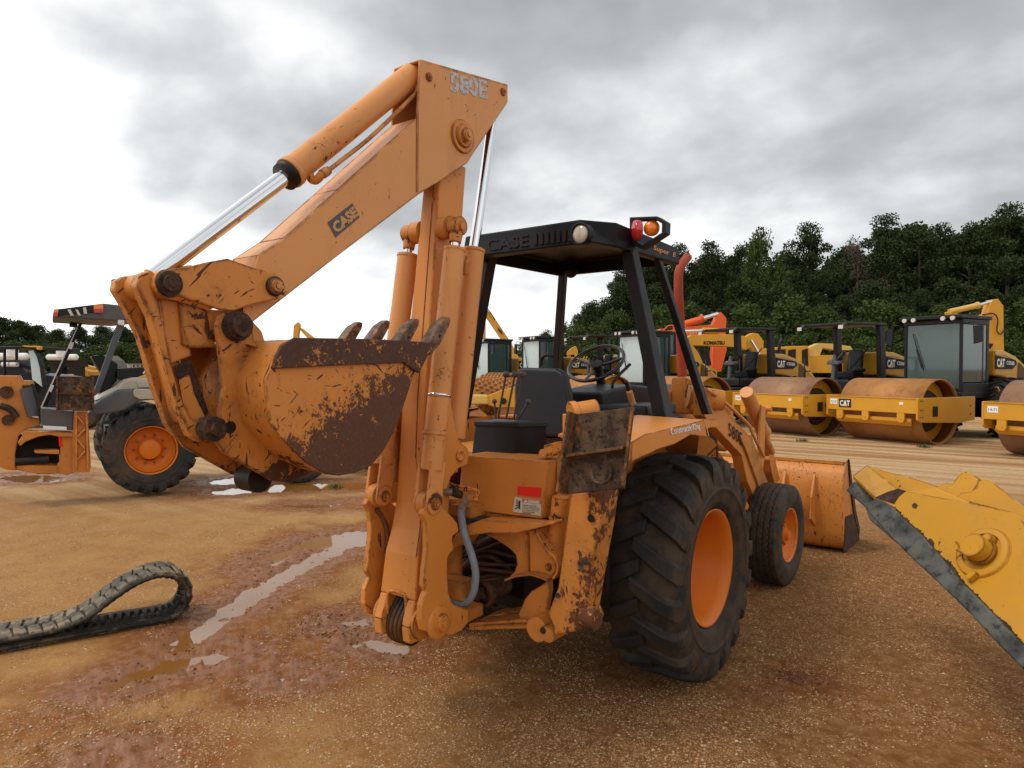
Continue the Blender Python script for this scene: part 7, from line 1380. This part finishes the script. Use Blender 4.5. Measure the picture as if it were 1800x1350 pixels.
random.seed(3); up = [(345, 402), (430, 470), (530, 560), (640, 690), (760, 826), (940, 1010), (1090, 1165), (1500, 1550)]; ln = []
for (x0, y0), (x1, y1) in zip(up, up[1:]):
    for k in range(30): f_ = k / 30; w_x = abs(random.gauss(0, 5)) + 2 + 9 * max(0, math.sin((x0 + (x1 - x0) * f_) * .021)) ** 3; ln.append((x0 + (x1 - x0) * f_ + w_x, y0 + (y1 - y0) * f_ - w_x * .8))
rim_patch('rust_band', up + ln[::-1])
rim_patch('rust_patch', [(272, 350), (330, 372), (372, 385), (398, 345), (436, 315), (395, 302), (340, 320)]); b = MB(); b.prism(bp([(150, 235), (200, 284), (262, 268), (240, 215), (228, 176)], .415), NB * .004); sub(b, 'rust_patch', mRUd, t, 0)
rim_patch('rust_patch', [(468, 390), (485, 378), (500, 392), (490, 410), (472, 405)]); rim_patch('rust_patch', [(560, 570), (575, 575), (590, 600), (580, 608), (566, 590)])
c = bp([(855, 650)], 0)[0]; b = MB(); b.lathe([(0, .125), (-.012, .12), (-.014, .09)], c, NB, 48); sub(b, 'pin_ring', mYEb, t, .003)
b = MB(); b.cyl(c, c - NB * .075, .058, .056, 40); b.cyl(c - NB * .01, c - NB * .02, .066, n=40); sub(b, 'pin', mYEb, t, .006)
b = MB(); c2_ = bp([(905, 588)], -.0)[0]; b.cyl(c2_, c2_ - NB * .04, .022, n=20); sub(b, 'keeper_bolt', mYEb, t, .003)
b = MB(); b.tube(bp([(708, 592), (740, 625), (775, 655)], -.03), .006, 8, 3); b.tube(bp([(712, 634), (745, 648), (785, 660)], -.04), .006, 8, 3); sub(b, 'cotter_pin', mYEb, t, 0)
b = MB(); b.prism(bp([(750, 775), (800, 740), (820, 755), (770, 795)], -.03), NB * .03); sub(b, 'weld_tab', mYEb, t, .003)
b = MB(); p = bp([(1700, 1300)], .1)[0]; g0 = Vector((p.x, p.y, 0)) + RT * .5; b.prism([g0, g0 + RT * 1.2, g0 + RT * 1.2 + ZV * 1.2, g0 + ZV * 1.1], FH * .6); sub(b, 'machine_body', mYE, t, .03)
# ---------------------------------------------------------------- small things on the ground
mGS = plain('green_weed', (.06, .10, .02), .7, .5)
for px, py, n_, lab in ((1410, 776, 26, 'small tuft of green weed on the sand in front of the rollers'), (1625, 787, 22, 'flat green weed under the drum of the cabbed roller'), (590, 858, 14, 'tiny green weed at the puddle below the digging bucket')):
    c = at(px, py, 'z', 0); b = MB()
    for k in range(n_ * 4):
        a = random.uniform(0, 2 * PI); r_ = random.uniform(0, .16); l_ = random.uniform(.03, .10); p = c + Vector((math.cos(a) * r_, math.sin(a) * r_ , 0)); d_ = Vector((random.uniform(-1, 1), random.uniform(-1, 1), 1.1)).normalized() * l_; s2 = d_.cross(ZV).normalized() * .008; b.add([p - s2, p + s2, p + d_ + s2 * .4, p + d_ - s2 * .4], [(0, 1, 2, 3)])
    o = b.build('weed', mGS); tag(o, lab, 'weed')
